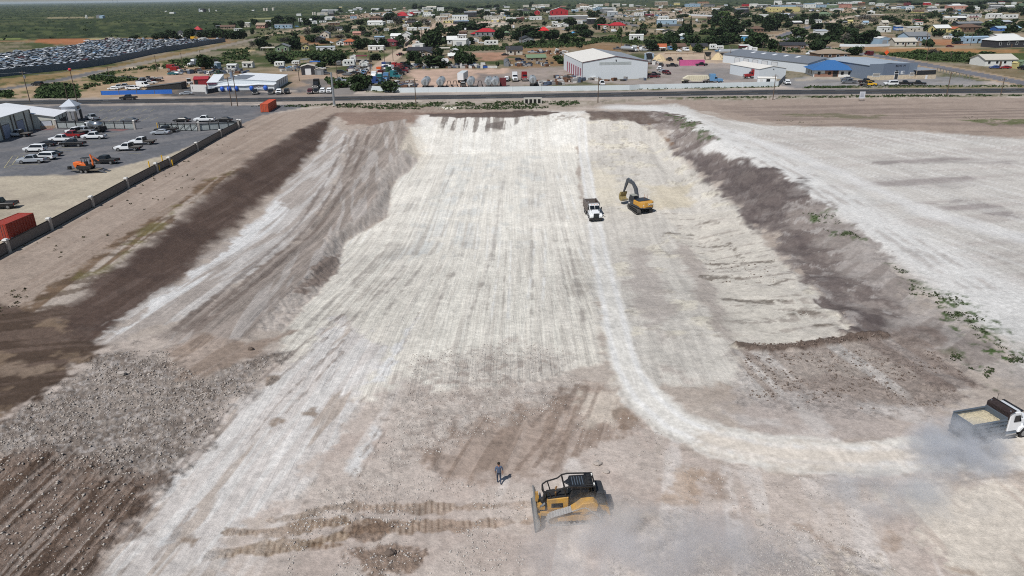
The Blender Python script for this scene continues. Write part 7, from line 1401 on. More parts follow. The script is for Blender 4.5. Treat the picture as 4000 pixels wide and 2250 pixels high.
def zg(a): return np.array([(x, y, hgt(x, y)) for x, y in a])
pat = lambda x, y: fbm(x*.06, y*.06, 401, 3) > .5
rr = np.random.RandomState(2)
A = [scatter(R0((610,268),(860,262),(1250,256),(1460,254),(1455,262),(1400,272),(1300,276),(950,275),(850,271)), 1500, 1, lambda x, y: fbm(x*.2, y*.2, 403, 3) > .42), scatter(R0((1640,247),(2300,239),(2576,238),(2576,242),(2100,246)), 500, 2, lambda x, y: fbm(x*.2, y*.2, 405, 3) > .5), scatter(R0((920,231),(1400,228),(1900,221),(1960,219),(1960,215),(1400,223),(940,227)), 900, 3), scatter(Q(3, (350, 890), (840, 888), (840, 868), (400, 872)), 300, 4), scatter(R0((2130,221),(2576,219),(2576,215),(2130,216)), 250, 6)]
P = zg(np.concatenate(A)) if 0 else z0(np.concatenate(A)); clumps('verge_weeds', P, rr.uniform(.22, .6, len(P)), 9, LEAF['m'], 'low green weeds along both verges of the highway', seed=3)
B = [scatter(R5(*q), n, 11+i) for i, (q, n) in enumerate([(((1230,570),(1400,575),(1450,640),(1300,610)), 160), (((1330,650),(1480,670),(1550,712),(1400,690)), 120), (((1780,910),(1950,960),(1920,1010),(1790,990)), 90), (((1880,990),(2030,1000),(2150,1100),(2250,1230),(2280,1320),(2180,1290),(2080,1160),(1950,1080)), 420), (((2270,1260),(2350,1290),(2371,1340),(2290,1340)), 90), (((1930,1280),(2030,1290),(2120,1380),(2000,1340)), 120), (((2140,1350),(2220,1370),(2180,1430)), 70), (((520,60),(640,75),(740,140),(800,195),(700,170),(600,120)), 170), (((2000,60),(2240,90),(2100,95)), 60), (((1080,90),(1380,100),(1200,108)), 60), (((1670,830),(1800,870),(1740,890)), 40)])]
P = zg(np.concatenate(B)); P = P[vn(P[:, 0]*.9, P[:, 1]*.9, 421) > .5]; clumps('bank_weeds', P, rr.uniform(.06, .22, len(P)), 7, leafmat('weeds', (.034, .05, .02), (.085, .10, .045)), 'patchy green weeds on the right bank of the pit', seed=5)
C_ = [scatter(Q(0, (370,990),(780,990),(760,870),(560,850),(400,890)), 500, 31), scatter(Q(0, (900,790),(1150,735),(1120,800),(940,810)), 160, 32), scatter(Q(0, (0,980),(110,985),(100,935),(0,935)), 80, 33), scatter(Q(0, (850,900),(1000,860),(1420,800),(1200,780),(900,840)), 160, 34, pat), scatter(Q(0, (1100,740),(2500,640),(2500,480),(1800,600)), 420, 35, pat), scatter(Q(3, (1100,545),(1900,535),(2150,560),(2000,630),(1500,605)), 700, 36), scatter(Q(1, (100,600),(950,560),(950,510),(450,520),(100,540)), 500, 37), scatter(Q(1, (2100,520),(2576,500),(2576,470),(1850,480),(1850,500)), 350, 38), scatter(Q(2, (0,490),(560,480),(900,430),(500,400),(0,440)), 600, 39), scatter(Q(1, (0,380),(450,350),(1000,280),(1000,240),(400,330)), 300, 40, pat), scatter(Q(2, (800,420),(1300,440),(1300,370),(800,390)), 350, 41), scatter(Q(2, (1350,470),(2500,460),(2500,400),(1350,400)), 400, 42, pat), scatter(Q(3, (0,540),(900,520),(1100,400),(300,330),(0,420)), 400, 43, pat), scatter(Q(1, (700,800),(960,800),(860,880),(790,900)), 120, 44)]
P = z0(np.concatenate(C_)); clumps('brush', P, rr.uniform(.6, 1.7, len(P)), 14, LEAF['m'], 'green brush and mesquite scrub spread over the open lots', seed=7)
D_ = [scatter(Q(0, (-100,420),(2300,380),(2576,180),(2576,60),(0,60),(-100,70)), 5200, 51), scatter(Q(1, (0,130),(500,110),(1500,75),(2576,40),(2576,15),(0,30)), 1600, 52), scatter(Q(2, (0,40),(2576,18),(2576,6),(0,14)), 900, 53)]
P = z0(np.concatenate(D_)); clumps('mesquite_scrub', P, rr.uniform(1.0, 2.6, len(P)), 9, LEAF['m'], 'endless dark green mesquite scrub covering the plain', 1.0, .8, 9)
town = lambda x, y: fbm(x*.02, y*.02, 411, 3) > .46
E_ = [scatter(Q(1, (0,620),(1000,560),(1500,520),(1700,260),(1600,110),(900,150),(0,330)), 900, 61, town), scatter(Q(1, (1600,520),(2576,500),(2576,120),(1800,110)), 800, 62, town), scatter(Q(2, (0,480),(2576,440),(2576,60),(0,90)), 1600, 63, town), scatter(Q(3, (0,420),(1000,480),(2576,480),(2576,60),(0,80)), 1500, 64, town)]
P = z0(np.concatenate(E_)); clumps('undergrowth', P, rr.uniform(.7, 2.2, len(P)), 14, LEAF['d'], 'dark bushes and undergrowth between the houses of the town', 1.0, 1.1, 11)
P = np.array(FART); clumps('far_treetops', P, rr.uniform(2.6, 5.2, len(P)), 60, LEAF['d'], 'ragged dark treetops massed among the far houses of the town', 1.0, 1.5, 17)
F_ = [scatter(R0((20,640),(590,330),(640,330),(480,470),(200,650)), 60, 71), scatter(R0((0,745),(60,720),(80,760),(0,800)), 20, 72)]
P = zg(np.concatenate(F_)); clumps('dry_tufts', P, rr.uniform(.10, .32, len(P)), 9, leafmat('leaves_dry', (.05, .045, .025), (.14, .12, .07)), 'small dry tufts on the bare strip beside the fence', seed=13)
# ------------------------------------------------------------------ loose stones
def stones(name, pts, size, m, label, seed, cat='rubble'):
    rr = np.random.RandomState(seed); n = len(pts); base = np.array([(1, 0, 0), (-1, 0, 0), (0, 1, 0), (0, -1, 0), (0, 0, 1), (0, 0, -1)], float)
    tri = np.array([(0, 2, 4), (2, 1, 4), (1, 3, 4), (3, 0, 4), (2, 0, 5), (1, 2, 5), (3, 1, 5), (0, 3, 5)])
    V = base[None]*(.6+.7*rr.rand(n, 6, 1))+rr.uniform(-.25, .25, (n, 6, 3)); V = V*np.asarray(size)[:, None, None]*np.array([1, 1, .62])
    a = rr.rand(n)*6.28; c, s = np.cos(a)[:, None], np.sin(a)[:, None]; X = V[:, :, 0]*c-V[:, :, 1]*s; Y = V[:, :, 0]*s+V[:, :, 1]*c
    V = np.stack([X, Y, V[:, :, 2]], 2)+np.asarray(pts)[:, None, :]; V[:, :, 2] += np.asarray(size)[:, None]*.18
    F_ = (tri[None]+np.arange(n)[:, None, None]*6).reshape(-1, 3)
    me = bpy.data.meshes.new(name); me.vertices.add(n*6); me.vertices.foreach_set('co', V.astype(np.float32).ravel()); me.loops.add(len(F_)*3); me.loops.foreach_set('vertex_index', F_.astype(np.int32).ravel()); me.polygons.add(len(F_)); me.polygons.foreach_set('loop_start', np.arange(0, len(F_)*3, 3, dtype=np.int32)); me.materials.append(m); me.update(); me.validate()
    o = bpy.data.objects.new(name, me); COL.objects.link(o); tag(o, cat, label, kind='stuff'); return o
def rockmat(name, c1, c2):
    m, nt, b = newmat(name); L = nt.links.new; g = N(nt, 'ShaderNodeNewGeometry'); n = N(nt, 'ShaderNodeTexWhiteNoise', noise_dimensions='1D'); L(g.outputs['Random Per Island'], n.inputs['W'])
    r = N(nt, 'ShaderNodeValToRGB'); r.color_ramp.elements[0].color = (*c1, 1); r.color_ramp.elements[1].color = (*c2, 1); L(n.outputs['Value'], r.inputs['Fac']); L(r.outputs['Color'], b.inputs['Base Color']); b.inputs['Roughness'].default_value = .95; b.inputs['Specular IOR Level'].default_value = .15; return m
RK = rockmat('rubble_stone', (.32, .28, .25), (.56, .52, .48)); RKD = rockmat('clod', (.10, .075, .06), (.26, .21, .18))
def ssize(n, a, b, rr, p=3.0): return a+(b-a)*rr.rand(n)**p
rr = np.random.RandomState(77)
G1 = np.concatenate([scatter(R1((400,340),(620,240),(900,235),(940,300),(1130,400),(1260,310),(1500,250),(1360,430),(1260,510),(1060,760),(820,930),(500,900),(150,830),(0,900),(-200,930),(-200,700),(60,600),(200,500)), 9500, 81, lambda x, y: fbm(x*.35, y*.35, 431, 4)+.25*(np.random.RandomState(1).rand(len(x))-.5) > .44), scatter(R1((0,880),(800,950),(450,1449),(0,1449)), 1100, 82)])
stones('rubble', zg(G1), ssize(len(G1), .03, .15, rr, 5), rockmat('rubble_grey', (.24, .205, .178), (.47, .42, .375)), 'grey broken caliche rubble spread at the left of the foreground', 1)
G2 = np.concatenate([scatter(R2((380,250),(900,180),(1280,240),(1300,420),(1180,560),(700,720),(420,830),(0,1100),(-100,1000),(330,560)), 5200, 83, lambda x, y: fbm(x*.4, y*.4, 433, 4)+.3*(np.random.RandomState(2).rand(len(x))-.5) > .45), scatter(R2((-300,1150),(0,1000),(430,900),(1000,1000),(1000,1449),(-300,1449)), 3200, 84, lambda x, y: fbm(x*.4, y*.4, 435, 4) > .46), scatter(R3((-400,1000),(300,1150),(800,1200),(1200,1449),(-400,1449)), 2600, 85, lambda x, y: fbm(x*.4, y*.4, 437, 4) > .46), scatter(R2((1100,560),(1700,600),(1840,900),(1400,860)), 500, 86), scatter(R3((0,850),(1100,950),(1000,1200),(0,1100)), 900, 87)])
stones('loose_stones', zg(G2), ssize(len(G2), .02, .105, rr, 4), RK, 'small pale stones strewn over the foreground', 2)
G3 = np.concatenate([scatter(R3((330,260),(1000,230),(1350,230),(1550,380),(1400,540),(700,560),(360,480)), 1900, 88, lambda x, y: fbm(x*.5, y*.5, 439, 4) > .45), scatter(R5((920,1250),(1640,1200),(1650,1222),(1450,1245),(1050,1280)), 520, 89), scatter(R5((720,810),(1090,810),(1100,930),(740,920)), 220, 90), scatter(R5((1195,1076),(1290,1074),(1290,1092),(1195,1094)), 60, 91)])
stones('clods', zg(G3), ssize(len(G3), .03, .17, rr, 4), RKD, 'dark earth clods strewn over the dug shelf at the right', 3)
G4 = scatter(LT and [LT(60, 1400), LT(110, 1310), LT(270, 1300), LT(250, 1340), LT(120, 1420)], 160, 92); stones('broken_concrete', zg(G4), ssize(len(G4), .15, .55, rr, 2), rockmat('broken_slab', (.45, .44, .42), (.7, .69, .67)), 'pile of broken white concrete beside the red container', 4)
for i, (px, py, s, lab) in enumerate([(2336, 1815, .32, 'pale boulder on the ground behind the bulldozer roof'), (2369, 1845, .24, 'narrow pale stone upright behind the bulldozer, right of the boulder'), (980, 1367, .34, 'dark pointed boulder lying at the foot of the left bank'), (478, 1465, .42, 'large grey rubble block in the upper left rubble field'), (1526, 2165, .38, 'brown rounded boulder in the dark patch at the bottom'), (2966, 2048, .3, 'flat pale stone on the stony ground right of the bulldozer')]):
    p = gph(px, py); rr2 = np.random.RandomState(i); mb = MB().ell((0, 0, s*.3), (s, s*.8, s*.65), 8, 6); mb.v = [tuple(np.array(v)*(1+rr2.uniform(-.22, .22))) for v in mb.v]
    o = mb.build('boulder', RK if i not in (2, 4) else RKD); o.location = (p[0], p[1], hgt(p[0], p[1])); tag(o, 'boulder', lab)
for i in range(8):
    p = gp(*Q(1, (1880+18*i, 1090+8*(i % 3)))[0]); s = .4+.25*((i*7) % 3)/2; rr2 = np.random.RandomState(i+40); mb = MB().ell((0, 0, s*.3), (s, s*.8, s*.7), 8, 5); mb.v = [tuple(np.array(v)*(1+rr2.uniform(-.2, .2))) for v in mb.v]
    o = mb.build('white_boulder', mat((206, 200, 188), .95, 0, 'stone')); o.location = tuple(p); tag(o, 'boulder', 'white boulder in the small cluster on the green verge', group='white boulders on the verge')
# ------------------------------------------------------------------ bulldozer
CATY = mat((188, 142, 58), .6, 0, 'dustypaint', .7, scale=1.2); BLADE = mat((150, 150, 148), .45, .4, 'metal', .4); SHOE = mat((172, 172, 172), .7, .2, 'metal', .4); CABB = mat((26, 29, 33), .45, 0, 'paint', .2)
def track_loop(rads, n_shoe, w, th=.06, lug=.05):
    """a belt of shoes round pulleys (x, z, r) given counter-clockwise; returns one mesh builder centred on y = 0"""
    pts = []; n = len(rads)
    tang = []
    for i in range(n):
        (x0, z0, r0), (x1, z1, r1) = rads[i], rads[(i+1) % n]; dx, dz = x1-x0, z1-z0; L = math.hypot(dx, dz); a = math.atan2(dz, dx); off = math.asin((r0-r1)/L); na = a-math.pi/2+off
        tang.append(((x0+r0*math.cos(na), z0+r0*math.sin(na)), (x1+r1*math.cos(na), z1+r1*math.sin(na)), na))
    for i in range(n):
        p0, p1, na = tang[i]; pts += [p0, p1]; nx = tang[(i+1) % n]; x, z, r = rads[(i+1) % n]; a0, a1 = na, nx[2]
        while a1 < a0: a1 += 2*math.pi
        for k in range(1, 7): t = a0+(a1-a0)*k/7; pts.append((x+r*math.cos(t), z+r*math.sin(t)))
    P = np.array(pts+[pts[0]]); seg = np.hypot(*np.diff(P, axis=0).T); cum = np.concatenate([[0], np.cumsum(seg)]); T_ = cum[-1]; mb = MB()
    for k in range(n_shoe):
        s = (k+.5)*T_/n_shoe; x = np.interp(s, cum, P[:, 0]); z = np.interp(s, cum, P[:, 1]); x2 = np.interp(min(s+.02, T_), cum, P[:, 0]); z2 = np.interp(min(s+.02, T_), cum, P[:, 1]); a = math.atan2(z2-z, x2-x); L = T_/n_shoe*.47
        c, q = math.cos(a), math.sin(a); m2 = MB().box(-L, L, -w/2, w/2, -th, 0); m2.box(-L, -L*.55, -w/2, w/2, -th-lug, -th)
        mb.add([(x+vx*c-vz*q, vy, z+vx*q+vz*c) for vx, vy, vz in m2.v], m2.f)
    return mb
f, r = gp(*[(1900+1075/4.2933, 1780+1165/4.2933)][0]), gp(*[(1900+1860/4.2933, 1780+1125/4.2933)][0])
dz_rz = math.atan2(*(f-r)[[1, 0]]); nrm = np.array([math.sin(dz_rz), -math.cos(dz_rz), 0]); nrm = nrm if nrm[1] > 0 else -nrm
DC = (f+r)/2+nrm*1.05; DC[2] = hmean(DC[0], DC[1], 1.2)-.02
DS = float(np.hypot(*(f-r)[:2]))/3.65
t = thing('bulldozer', 'bulldozer', DC, dz_rz, 'yellow tracked bulldozer with a black caged cab pushing dirt in the foreground'); t.scale = (DS, DS, DS)
PUL = [(-1.62, .46, .38), (1.62, .46, .38), (-.75, 1.18, .40)]
for s in (-1, 1):
    y = s*1.02; tr = track_loop(PUL, 44, .66).build('track', SHOE, t); tr.location.y = y
    MB().prism([(-1.5, .30), (1.5, .30), (1.62, .55), (1.2, .72), (-.3, .80), (-1.45, .70)], -.16+y, .16+y).build('track_frame', CATY, tr).location.y = -y
    sp = MB().cyl((-.75, y-.2, 1.18), (-.75, y+.2, 1.18), .33, .33, 18); sp.cyl((-.75, y-.26, 1.18), (-.75, y+.26, 1.18), .18, .18, 12); sp.build('sprocket', CATY, tr).location.y = -y
    for x in (-1.62, 1.62): MB().cyl((x, y-.2, .46), (x, y+.2, .46), .34, .34, 14).build('idler', mat((120, 92, 44), .7), tr).location.y = -y
    mb = MB()
    for k in range(6): mb.cyl((-1.1+.44*k, y-.22, .22), (-1.1+.44*k, y+.22, .22), .13, .13, 8)
    mb.build('rollers', DARK, tr).location.y = -y
    MB().prism([(1.2, .5), (2.75, .55), (2.75, .8), (1.2, .85)], s*.60-.12, s*.60+.12).build('push_arm', CATY, t)
    MB().cyl((1.95, s*.42, 1.75), (2.75, s*.42, .95), .09, .09, 8).build('lift_cylinder', CHROME, t)
# blade: curved plate seen edge on
mb = MB(); prof = [(2.98, 1.42), (2.84, 1.15), (2.78, .85), (2.82, .5), (2.96, .22), (3.06, .03)]
mb.prism(prof+[(a-.10, b) for a, b in prof[::-1]], -1.95, 1.95); bl = mb.build('blade', BLADE, t)
MB().box(3.0, 3.1, -1.97, 1.97, -.02, .16).build('cutting_edge', STEEL, bl); 
mb = MB()
for y in (-1.3, -.45, .45, 1.3): mb.box(2.6, 2.82, y-.06, y+.06, .25, 1.25)
mb.box(2.62, 2.76, -1.85, 1.85, .55, .75); mb.build('blade_rib', CATY, bl)
MB().prism([(2.7, 1.35), (2.9, 1.4), (2.85, 2.15), (2.68, 2.2), (2.62, 1.8)], -.22, .02).build('blade_mast', CATY, bl); MB().box(2.2, 2.75, -.5, .5, .95, 1.2).build('cross_beam', CATY, t); MB().ell((2.35, .1, 1.55), (.2, .2, .28), 8, 6).build('hydraulic_joint', DARK, t)
# body
MB().prism([(2.05, .75), (2.05, 1.92), (.35, 2.08), (.35, .75)], -.56, .56).build('hood', CATY, t, .05); MB().prism([(2.0, 1.93), (2.0, 2.03), (.35, 2.19), (.35, 2.09)], -.5, .5).build('hood_top', DARK, t); MB().box(2.05, 2.16, -.5, .5, .7, 1.95).build('radiator_guard', DARK, t)
for s in (-1, 1): MB().box(.8, 1.7, s*.565-.015, s*.565+.015, 1.15, 1.55).build('side_vent', DARK, t)
MB().box(-1.9, 2.0, -.62, .62, .55, 1.05).build('belly', mat((150, 112, 48), .7, 0, 'paint', .4), t)
for s in (-1, 1): MB().prism([(.25, 1.35), (.1, 1.15), (-1.75, 1.2), (-1.85, 1.75), (-1.5, 2.08), (-.6, 2.02), (-.25, 1.7)], s*.95-.37, s*.95+.37).build('fender_tank', CATY, t, .06)
MB().prism([(.30, 1.2), (.30, 2.1), (.05, 3.02), (-1.15, 3.02), (-1.3, 2.05), (-1.3, 1.2)], -.62, .62).build('cab', CABB, t, .04)
for s in (-1, 1): MB().prism([(.22, 2.05), (.02, 2.85), (-.5, 2.85), (-.5, 2.05)], s*.625-.012, s*.625+.012).build('side_window', GLASS, t); MB().prism([(-.6, 2.05), (-.6, 2.85), (-1.08, 2.85), (-1.2, 2.05)], s*.625-.012, s*.625+.012).build('side_window', GLASS, t)
MB().add([(.325, -.5, 2.12), (.325, .5, 2.12), (.085, .5, 2.9), (.085, -.5, 2.9)], [(0, 1, 2, 3)]).build('windshield', GLASS, t)
rf = MB().prism([(.35, -.35), (.75, 0), (.35, .35), (.2, .74), (-1.55, .78), (-1.55, -.78), (.2, -.74)], 3.02, 3.16, 0, 'z').build('cab_roof', CABB, t, .04)
for k in range(5): MB().box(.05-.2*k-.03, .05-.2*k+.03, -.5, .5, 3.16, 3.20).build('roof_rib', mat((90, 100, 110), .4, .2, 'metal'), rf)
MB().box(-1.5, -.95, -.7, .7, 3.16, 3.30).build('cooling_unit', BLK, rf, .03)
for k in range(3): MB().cyl((-1.22, -.42+.42*k, 3.30), (-1.22, -.42+.42*k, 3.33), .15, .15, 10).build('fan', DARK, rf)
for s in (-1, 1):
    MB().tube([(-1.6, s*.82, 2.3), (-1.62, s*.84, 3.2), (.3, s*.84, 3.26), (.75, s*.80, 3.2), (1.1, s*.72, 2.95), (2.0, s*.66, 2.72), (2.3, s*.62, 2.5), (2.3, s*.6, 2.0), (2.1, s*.56, 1.55), (2.05, s*.55, 1.0)], .06, 8).build('sweep_bar', BLK, t); MB().tube([(1.9, s*.66, 2.74), (1.7, s*.5, 2.05)], .05, 6).build('sweep_brace', BLK, t); MB().tube([(.78, s*.8, 3.2), (.55, s*.5, 2.15)], .07, 6).build('sweep_post', BLK, t)
MB().tube([(2.28, -.62, 2.48), (2.28, .62, 2.48)], .05, 6).build('sweep_cross_bar', BLK, t); MB().tube([(-1.62, -.84, 3.18), (-1.62, .84, 3.18)], .06, 6).build('rear_hoop', BLK, t)
MB().tube([(1.35, .3, 2.0), (1.35, .3, 2.75), (1.28, .3, 2.95)], .07, 8).build('exhaust_pipe', mat((130, 96, 60), .7), t)
MB().prism([(-1.6, 1.5), (-1.75, 2.6), (-2.35, 2.55), (-2.6, 1.75), (-2.4, 1.45)], -.75, .75).build('rear_screen', mat((46, 48, 52), .7), t, .06)
MB().prism([(-1.8, .9), (-1.9, 1.35), (-2.6, 1.1), (-2.75, .75), (-2.5, .6)], -.55, .55).build('ripper_frame', CATY, t)
for y in (-.7, 0, .7): MB().prism([(-2.5, 1.05), (-2.75, 1.05), (-2.95, .35), (-2.85, .3), (-2.6, .7)], y-.07, y+.07).build('ripper_shank', CATY, t)
for s in (-1, 1): MB().box(-1.62, -1.52, s*.6-.1, s*.6+.1, 3.18, 3.3).build('work_light', LAMP, t)
# ------------------------------------------------------------------ excavator
DX = lambda x, y: (2200+x/5.152, 680+y/5.152)
a, b = gph(*DX(1240, 650)), gph(*DX(1440, 768)); trk_rz = math.atan2(*(a-b)[[1, 0]]); c = gph(*DX(1540, 735)); c[2] = hmean(c[0], c[1], 1.5)
DEERE = mat((200, 146, 54), .55, 0, 'dustypaint', .45); EGREY = mat((58, 64, 72), .5, .1, 'paint', .25)
urz = math.radians(112); t = thing('excavator', 'excavator', c, urz, 'yellow and grey tracked excavator with its arm raised beside the dump truck in the pit'); rel = trk_rz-urz
for s in (-1, 1):
    tr = track_loop([(-1.9, .5, .42), (1.9, .5, .42)], 46, .75).build('track', mat((84, 82, 80), .7, .2, 'metal', .4), t); tr.rotation_euler.z = rel; tr.location = (-math.sin(rel)*s*1.25, math.cos(rel)*s*1.25, 0)
    MB().box(-1.8, 1.8, -.2, .2, .3, .75).build('track_frame', DARK, tr)
u = MB().box(-.9, .9, -.9, .9, .5, 1.0, rz=rel); u.cyl((0, 0, .95), (0, 0, 1.2), .8, .8, 16); u.build('undercarriage', DARK, t)
MB().prism([(1.3, -1.5), (1.3, 1.5), (-1.9, 1.5), (-2.7, 1.25), (-2.95, .6), (-2.95, -.6), (-2.7, -1.25), (-1.9, -1.5)], 1.2, 1.5, 0, 'z').build('turntable_deck', EGREY, t)
cw = MB().prism([(-1.75, 1.5), (-2.6, 1.35), (-2.95, .8), (-2.95, -.8), (-2.6, -1.35), (-1.75, -1.5)], 1.32, 2.45, 0, 'z').build('counterweight', DEERE, t, .08)
text('DEERE', .52, mat((232, 228, 214)), cw, (-3.0, -.55, 1.86), (math.pi/2, 0, -math.pi/2))
for y in (1.0, .8): MB().box(-2.9, -2.83, y-.06, y+.06, 1.75, 1.95).build('reflector', LAMP, cw)
MB().box(-1.75, 1.2, -1.5, -.45, 1.5, 2.3).build('engine_housing', DEERE, t, .05); MB().box(-1.75, .2, -.42, 1.45, 1.5, 2.35).build('side_housing', DEERE, t, .05); MB().box(-1.6, .6, -1.3, 1.3, 2.36, 2.48).build('engine_hood', mat((44, 50, 58), .5), t, .04)
cb = MB().prism([(.25, 1.5), (.25, 3.05), (1.6, 3.05), (1.95, 2.3), (1.95, 1.5)], .42, 1.45).build('cab', EGREY, t, .05); MB().box(.2, 1.65, .38, 1.48, 3.06, 3.14).build('cab_roof', mat((150, 150, 140), .6), t)
MB().prism([(.4, 2.0), (.4, 2.9), (1.5, 2.9), (1.8, 2.2), (1.8, 2.0)], 1.455, 1.475).build('side_window', GLASS, t); MB().box(.22, .25, .55, 1.3, 2.2, 2.9).build('rear_window', GLASS, t); MB().add([(1.97, .52, 1.7), (1.97, 1.35, 1.7), (1.97, 1.35, 2.3), (1.66, 1.35, 2.95), (1.66, .52, 2.95), (1.97, .52, 2.3)], [(0, 1, 2, 5), (5, 2, 3, 4)]).build('windshield', GLASS, t)
MB().prism([(.5, 1.6), (.9, 1.5), (2.2, 3.6), (3.2, 4.5), (5.2, 4.75), (5.3, 5.0), (5.1, 5.15), (3.0, 5.15), (1.6, 4.2)], -.28, .12).build('boom', EGREY, t, .03); MB().cyl((1.5, -.08, 1.6), (2.5, -.08, 3.6), .13, .13, 8).build('boom_cylinder', CHROME, t)
MB().prism([(4.9, 5.45), (5.4, 5.2), (6.55, 2.3), (6.35, 2.15), (5.0, 4.4), (4.6, 5.1)], -.24, .08).build('stick', EGREY, t, .03); MB().cyl((3.4, -.08, 5.3), (4.85, -.08, 5.45), .11, .11, 8).build('stick_cylinder', CHROME, t)
MB().prism([(6.2, 2.35), (6.7, 2.3), (7.1, 1.5), (6.9, .7), (6.2, .45), (5.7, .75), (5.75, 1.0), (6.3, .85), (6.6, 1.4), (6.3, 2.0)], -.78, .62).build('bucket', mat((150, 132, 84), .7, .1, 'rust', .5), t)
for k in range(5): MB().prism([(5.75, .72), (5.45, .8), (5.75, .9)], -.7+.32*k-.06, -.7+.32*k+.06).build('bucket_tooth', STEEL, t)
mb = MB()
for y in (-1.4, -.6): mb.box(-.4, -.35, y-.02, y+.02, 2.3, 3.1)
for x in (.3, .9): mb.box(x-.02, x+.02, -1.45, -1.41, 2.3, 2.9)
mb.build('handrail', mat((190, 120, 60)), t); MB().cyl((-.6, -1.1, 2.4), (-.6, -1.1, 3.4), .02, .02, 5).build('antenna', CHROME, t)
# ------------------------------------------------------------------ dump truck coming out of the pit
c = gph(*DX(610, 900)); c[2] = hmean(c[0], c[1], 1.2)
t = thing('dump_truck', 'dump truck', c+np.array([0, 2.2, 0]), math.radians(-86), 'white dump truck with an empty brown box driving up the haul road towards the camera')
DBX = mat((120, 112, 108), .6, .2, 'metal', .4); DBI = mat((60, 42, 38), .9, 0, 'rust', .3)
def dump_box(t, x0, x1, hw, z0, z1, m, mi, load=None, th=.09):
    for s in (-1, 1):
        o = MB().box(x0, x1, s*hw-th/2, s*hw+th/2, z0, z1).build('box_side', m, t)
        for k in range(6): MB().box(x0+(x1-x0)*(k+.3)/6, x0+(x1-x0)*(k+.3)/6+.09, s*(hw+th)-.05, s*(hw+th)+.05, z0, z1-.1).build('rib', m, o)
        for z in (.42, .78): MB().box(x0, x1, s*(hw+th)-.045, s*(hw+th)+.045, z0+(z1-z0)*z-.05, z0+(z1-z0)*z+.05).build('rail', m, o)
        MB().box(x0-.05, x1, s*hw-.09, s*hw+.09, z1, z1+.08).build('top_rail', m, o)
    tg = MB().box(x0-.1, x0, -hw-.05, hw+.05, z0, z1-.02).build('tailgate', m, t); MB().box(x0-.16, x0-.1, -hw, hw, z0+(z1-z0)*.5, z0+(z1-z0)*.58).build('rail', m, tg)
    for y in (-hw*.7, 0, hw*.7): MB().box(x0-.16, x0-.1, y-.06, y+.06, z0, z1-.05).build('rib', m, tg)
    MB().box(x1-.08, x1+.02, -hw, hw, z0, z1+.25).build('headboard', m, t); MB().box(x0, x1, -hw+.05, hw-.05, z0-.02, z0+.06).build('box_floor', mi, t)
for s in (-1, 1): MB().box(-3.1, .5, s*1.12-.02, s*1.12+.02, 1.25, 2.55).build('box_lining', DBI, t)
dump_box(t, -3.2, .6, 1.2, 1.15, 2.6, DBX, DBI); MB().box(.45, 1.0, -1.2, 1.2, 2.75, 2.85).build('cab_shield', DBX, t)
mb = MB(); mb.prism([(2.3, .85), (2.3, 1.95), (3.95, 1.72), (4.05, 1.5), (4.05, .85)], -.62, .62); cab(mb, (.75, 2.4), (.8, 1.95), .9, 2.75, 1.0, .95)
for s in (-1, 1): mb.prism([(2.5, .95), (2.6, 1.3), (3.0, 1.45), (3.9, 1.4), (4.1, 1.15), (4.1, .75), (3.7, .75), (3.5, 1.05), (2.9, 1.05)], s*.9-.3, s*.9+.3)
mb.build('cab', WHITE, t, .05)
MB().box(4.04, 4.1, -.5, .5, .85, 1.65).build('grille', mat((44, 50, 52), .5, .3, 'metal'), t); MB().box(4.05, 4.3, -1.2, 1.2, .42, .72).build('front_bumper', DARK, t)
for y in (-.48, .48): MB().add([(2.43, y-.42, 1.98), (2.43, y+.42, 1.98), (2.06, y+.42, 2.62), (2.06, y-.42, 2.62)], [(0, 1, 2, 3)]).build('windshield', GLASS, t)
for s in (-1, 1): MB().box(4.08, 4.14, s*.92-.18, s*.92+.18, .92, 1.12).build('headlight', LAMP, t); MB().box(1.0, 1.8, s*1.0-.02, s*1.0+.02, 1.9, 2.5).build('side_window', GLASS, t); MB().box(2.3, 2.4, s*1.25-.12, s*1.25+.12, 1.9, 2.4).build('mirror', DARK, t); MB().box(.9, 1.9, s*1.1-.15, s*1.1+.15, .5, .95).build('fuel_tank', STEEL, t)
for k in range(5): MB().box(1.9, 2.0, -.6+.3*k-.05, -.6+.3*k+.05, 2.75, 2.83).build('marker_lamp', AMB, t)
MB().cyl((.68, -1.0, 1.0), (.68, -1.0, 3.1), .08, .08, 8).build('exhaust_stack', CHROME, t); MB().box(-3.0, 3.9, -.42, .42, .6, .95).build('chassis', DARK, t); wheels(t, (-2.3, -1.0, 3.3), 1.2, .52, .5)
# ------------------------------------------------------------------ loaded dump truck at the right edge
EX = lambda x, y: (3500+x/5.152, 1500+y/5.152)
f, r = gp(*EX(2530, 1095)), gp(*EX(1475, 1285)); rz = math.atan2(*(f-r)[[1, 0]]); nrm = np.array([-math.sin(rz), math.cos(rz), 0]); nrm = nrm if nrm[1] > 0 else -nrm
c = r+nrm*1.12; c[2] = hmean(c[0]+2*math.cos(rz), c[1]+2*math.sin(rz), 1.5)-.04
t = thing('loaded_dump_truck', 'dump truck', c, rz, 'white dump truck with a grey box of tan soil, raising dust, right edge'); sc_ = float(np.hypot(*(f-r)[:2]))/5.35
GBX = mat((92, 104, 116), .55, .2, 'metal', .45)
dump_box(t, .15, 3.35, 1.08, 1.0, 2.1, GBX, DARK)
nx, ny = 22, 16; vs = []; lr = np.random.RandomState(5)
for j in range(ny+1):
    for i in range(nx+1):
        x = .2+3.05*i/nx; y = -1.03+2.06*j/ny; e = min(i, nx-i)/nx*2; g = min(j, ny-j)/ny*2
        vs.append((x, y, 1.86+.36*min(1, e*2)*min(1, g*1.8)+float(lr.uniform(-.03, .03))))
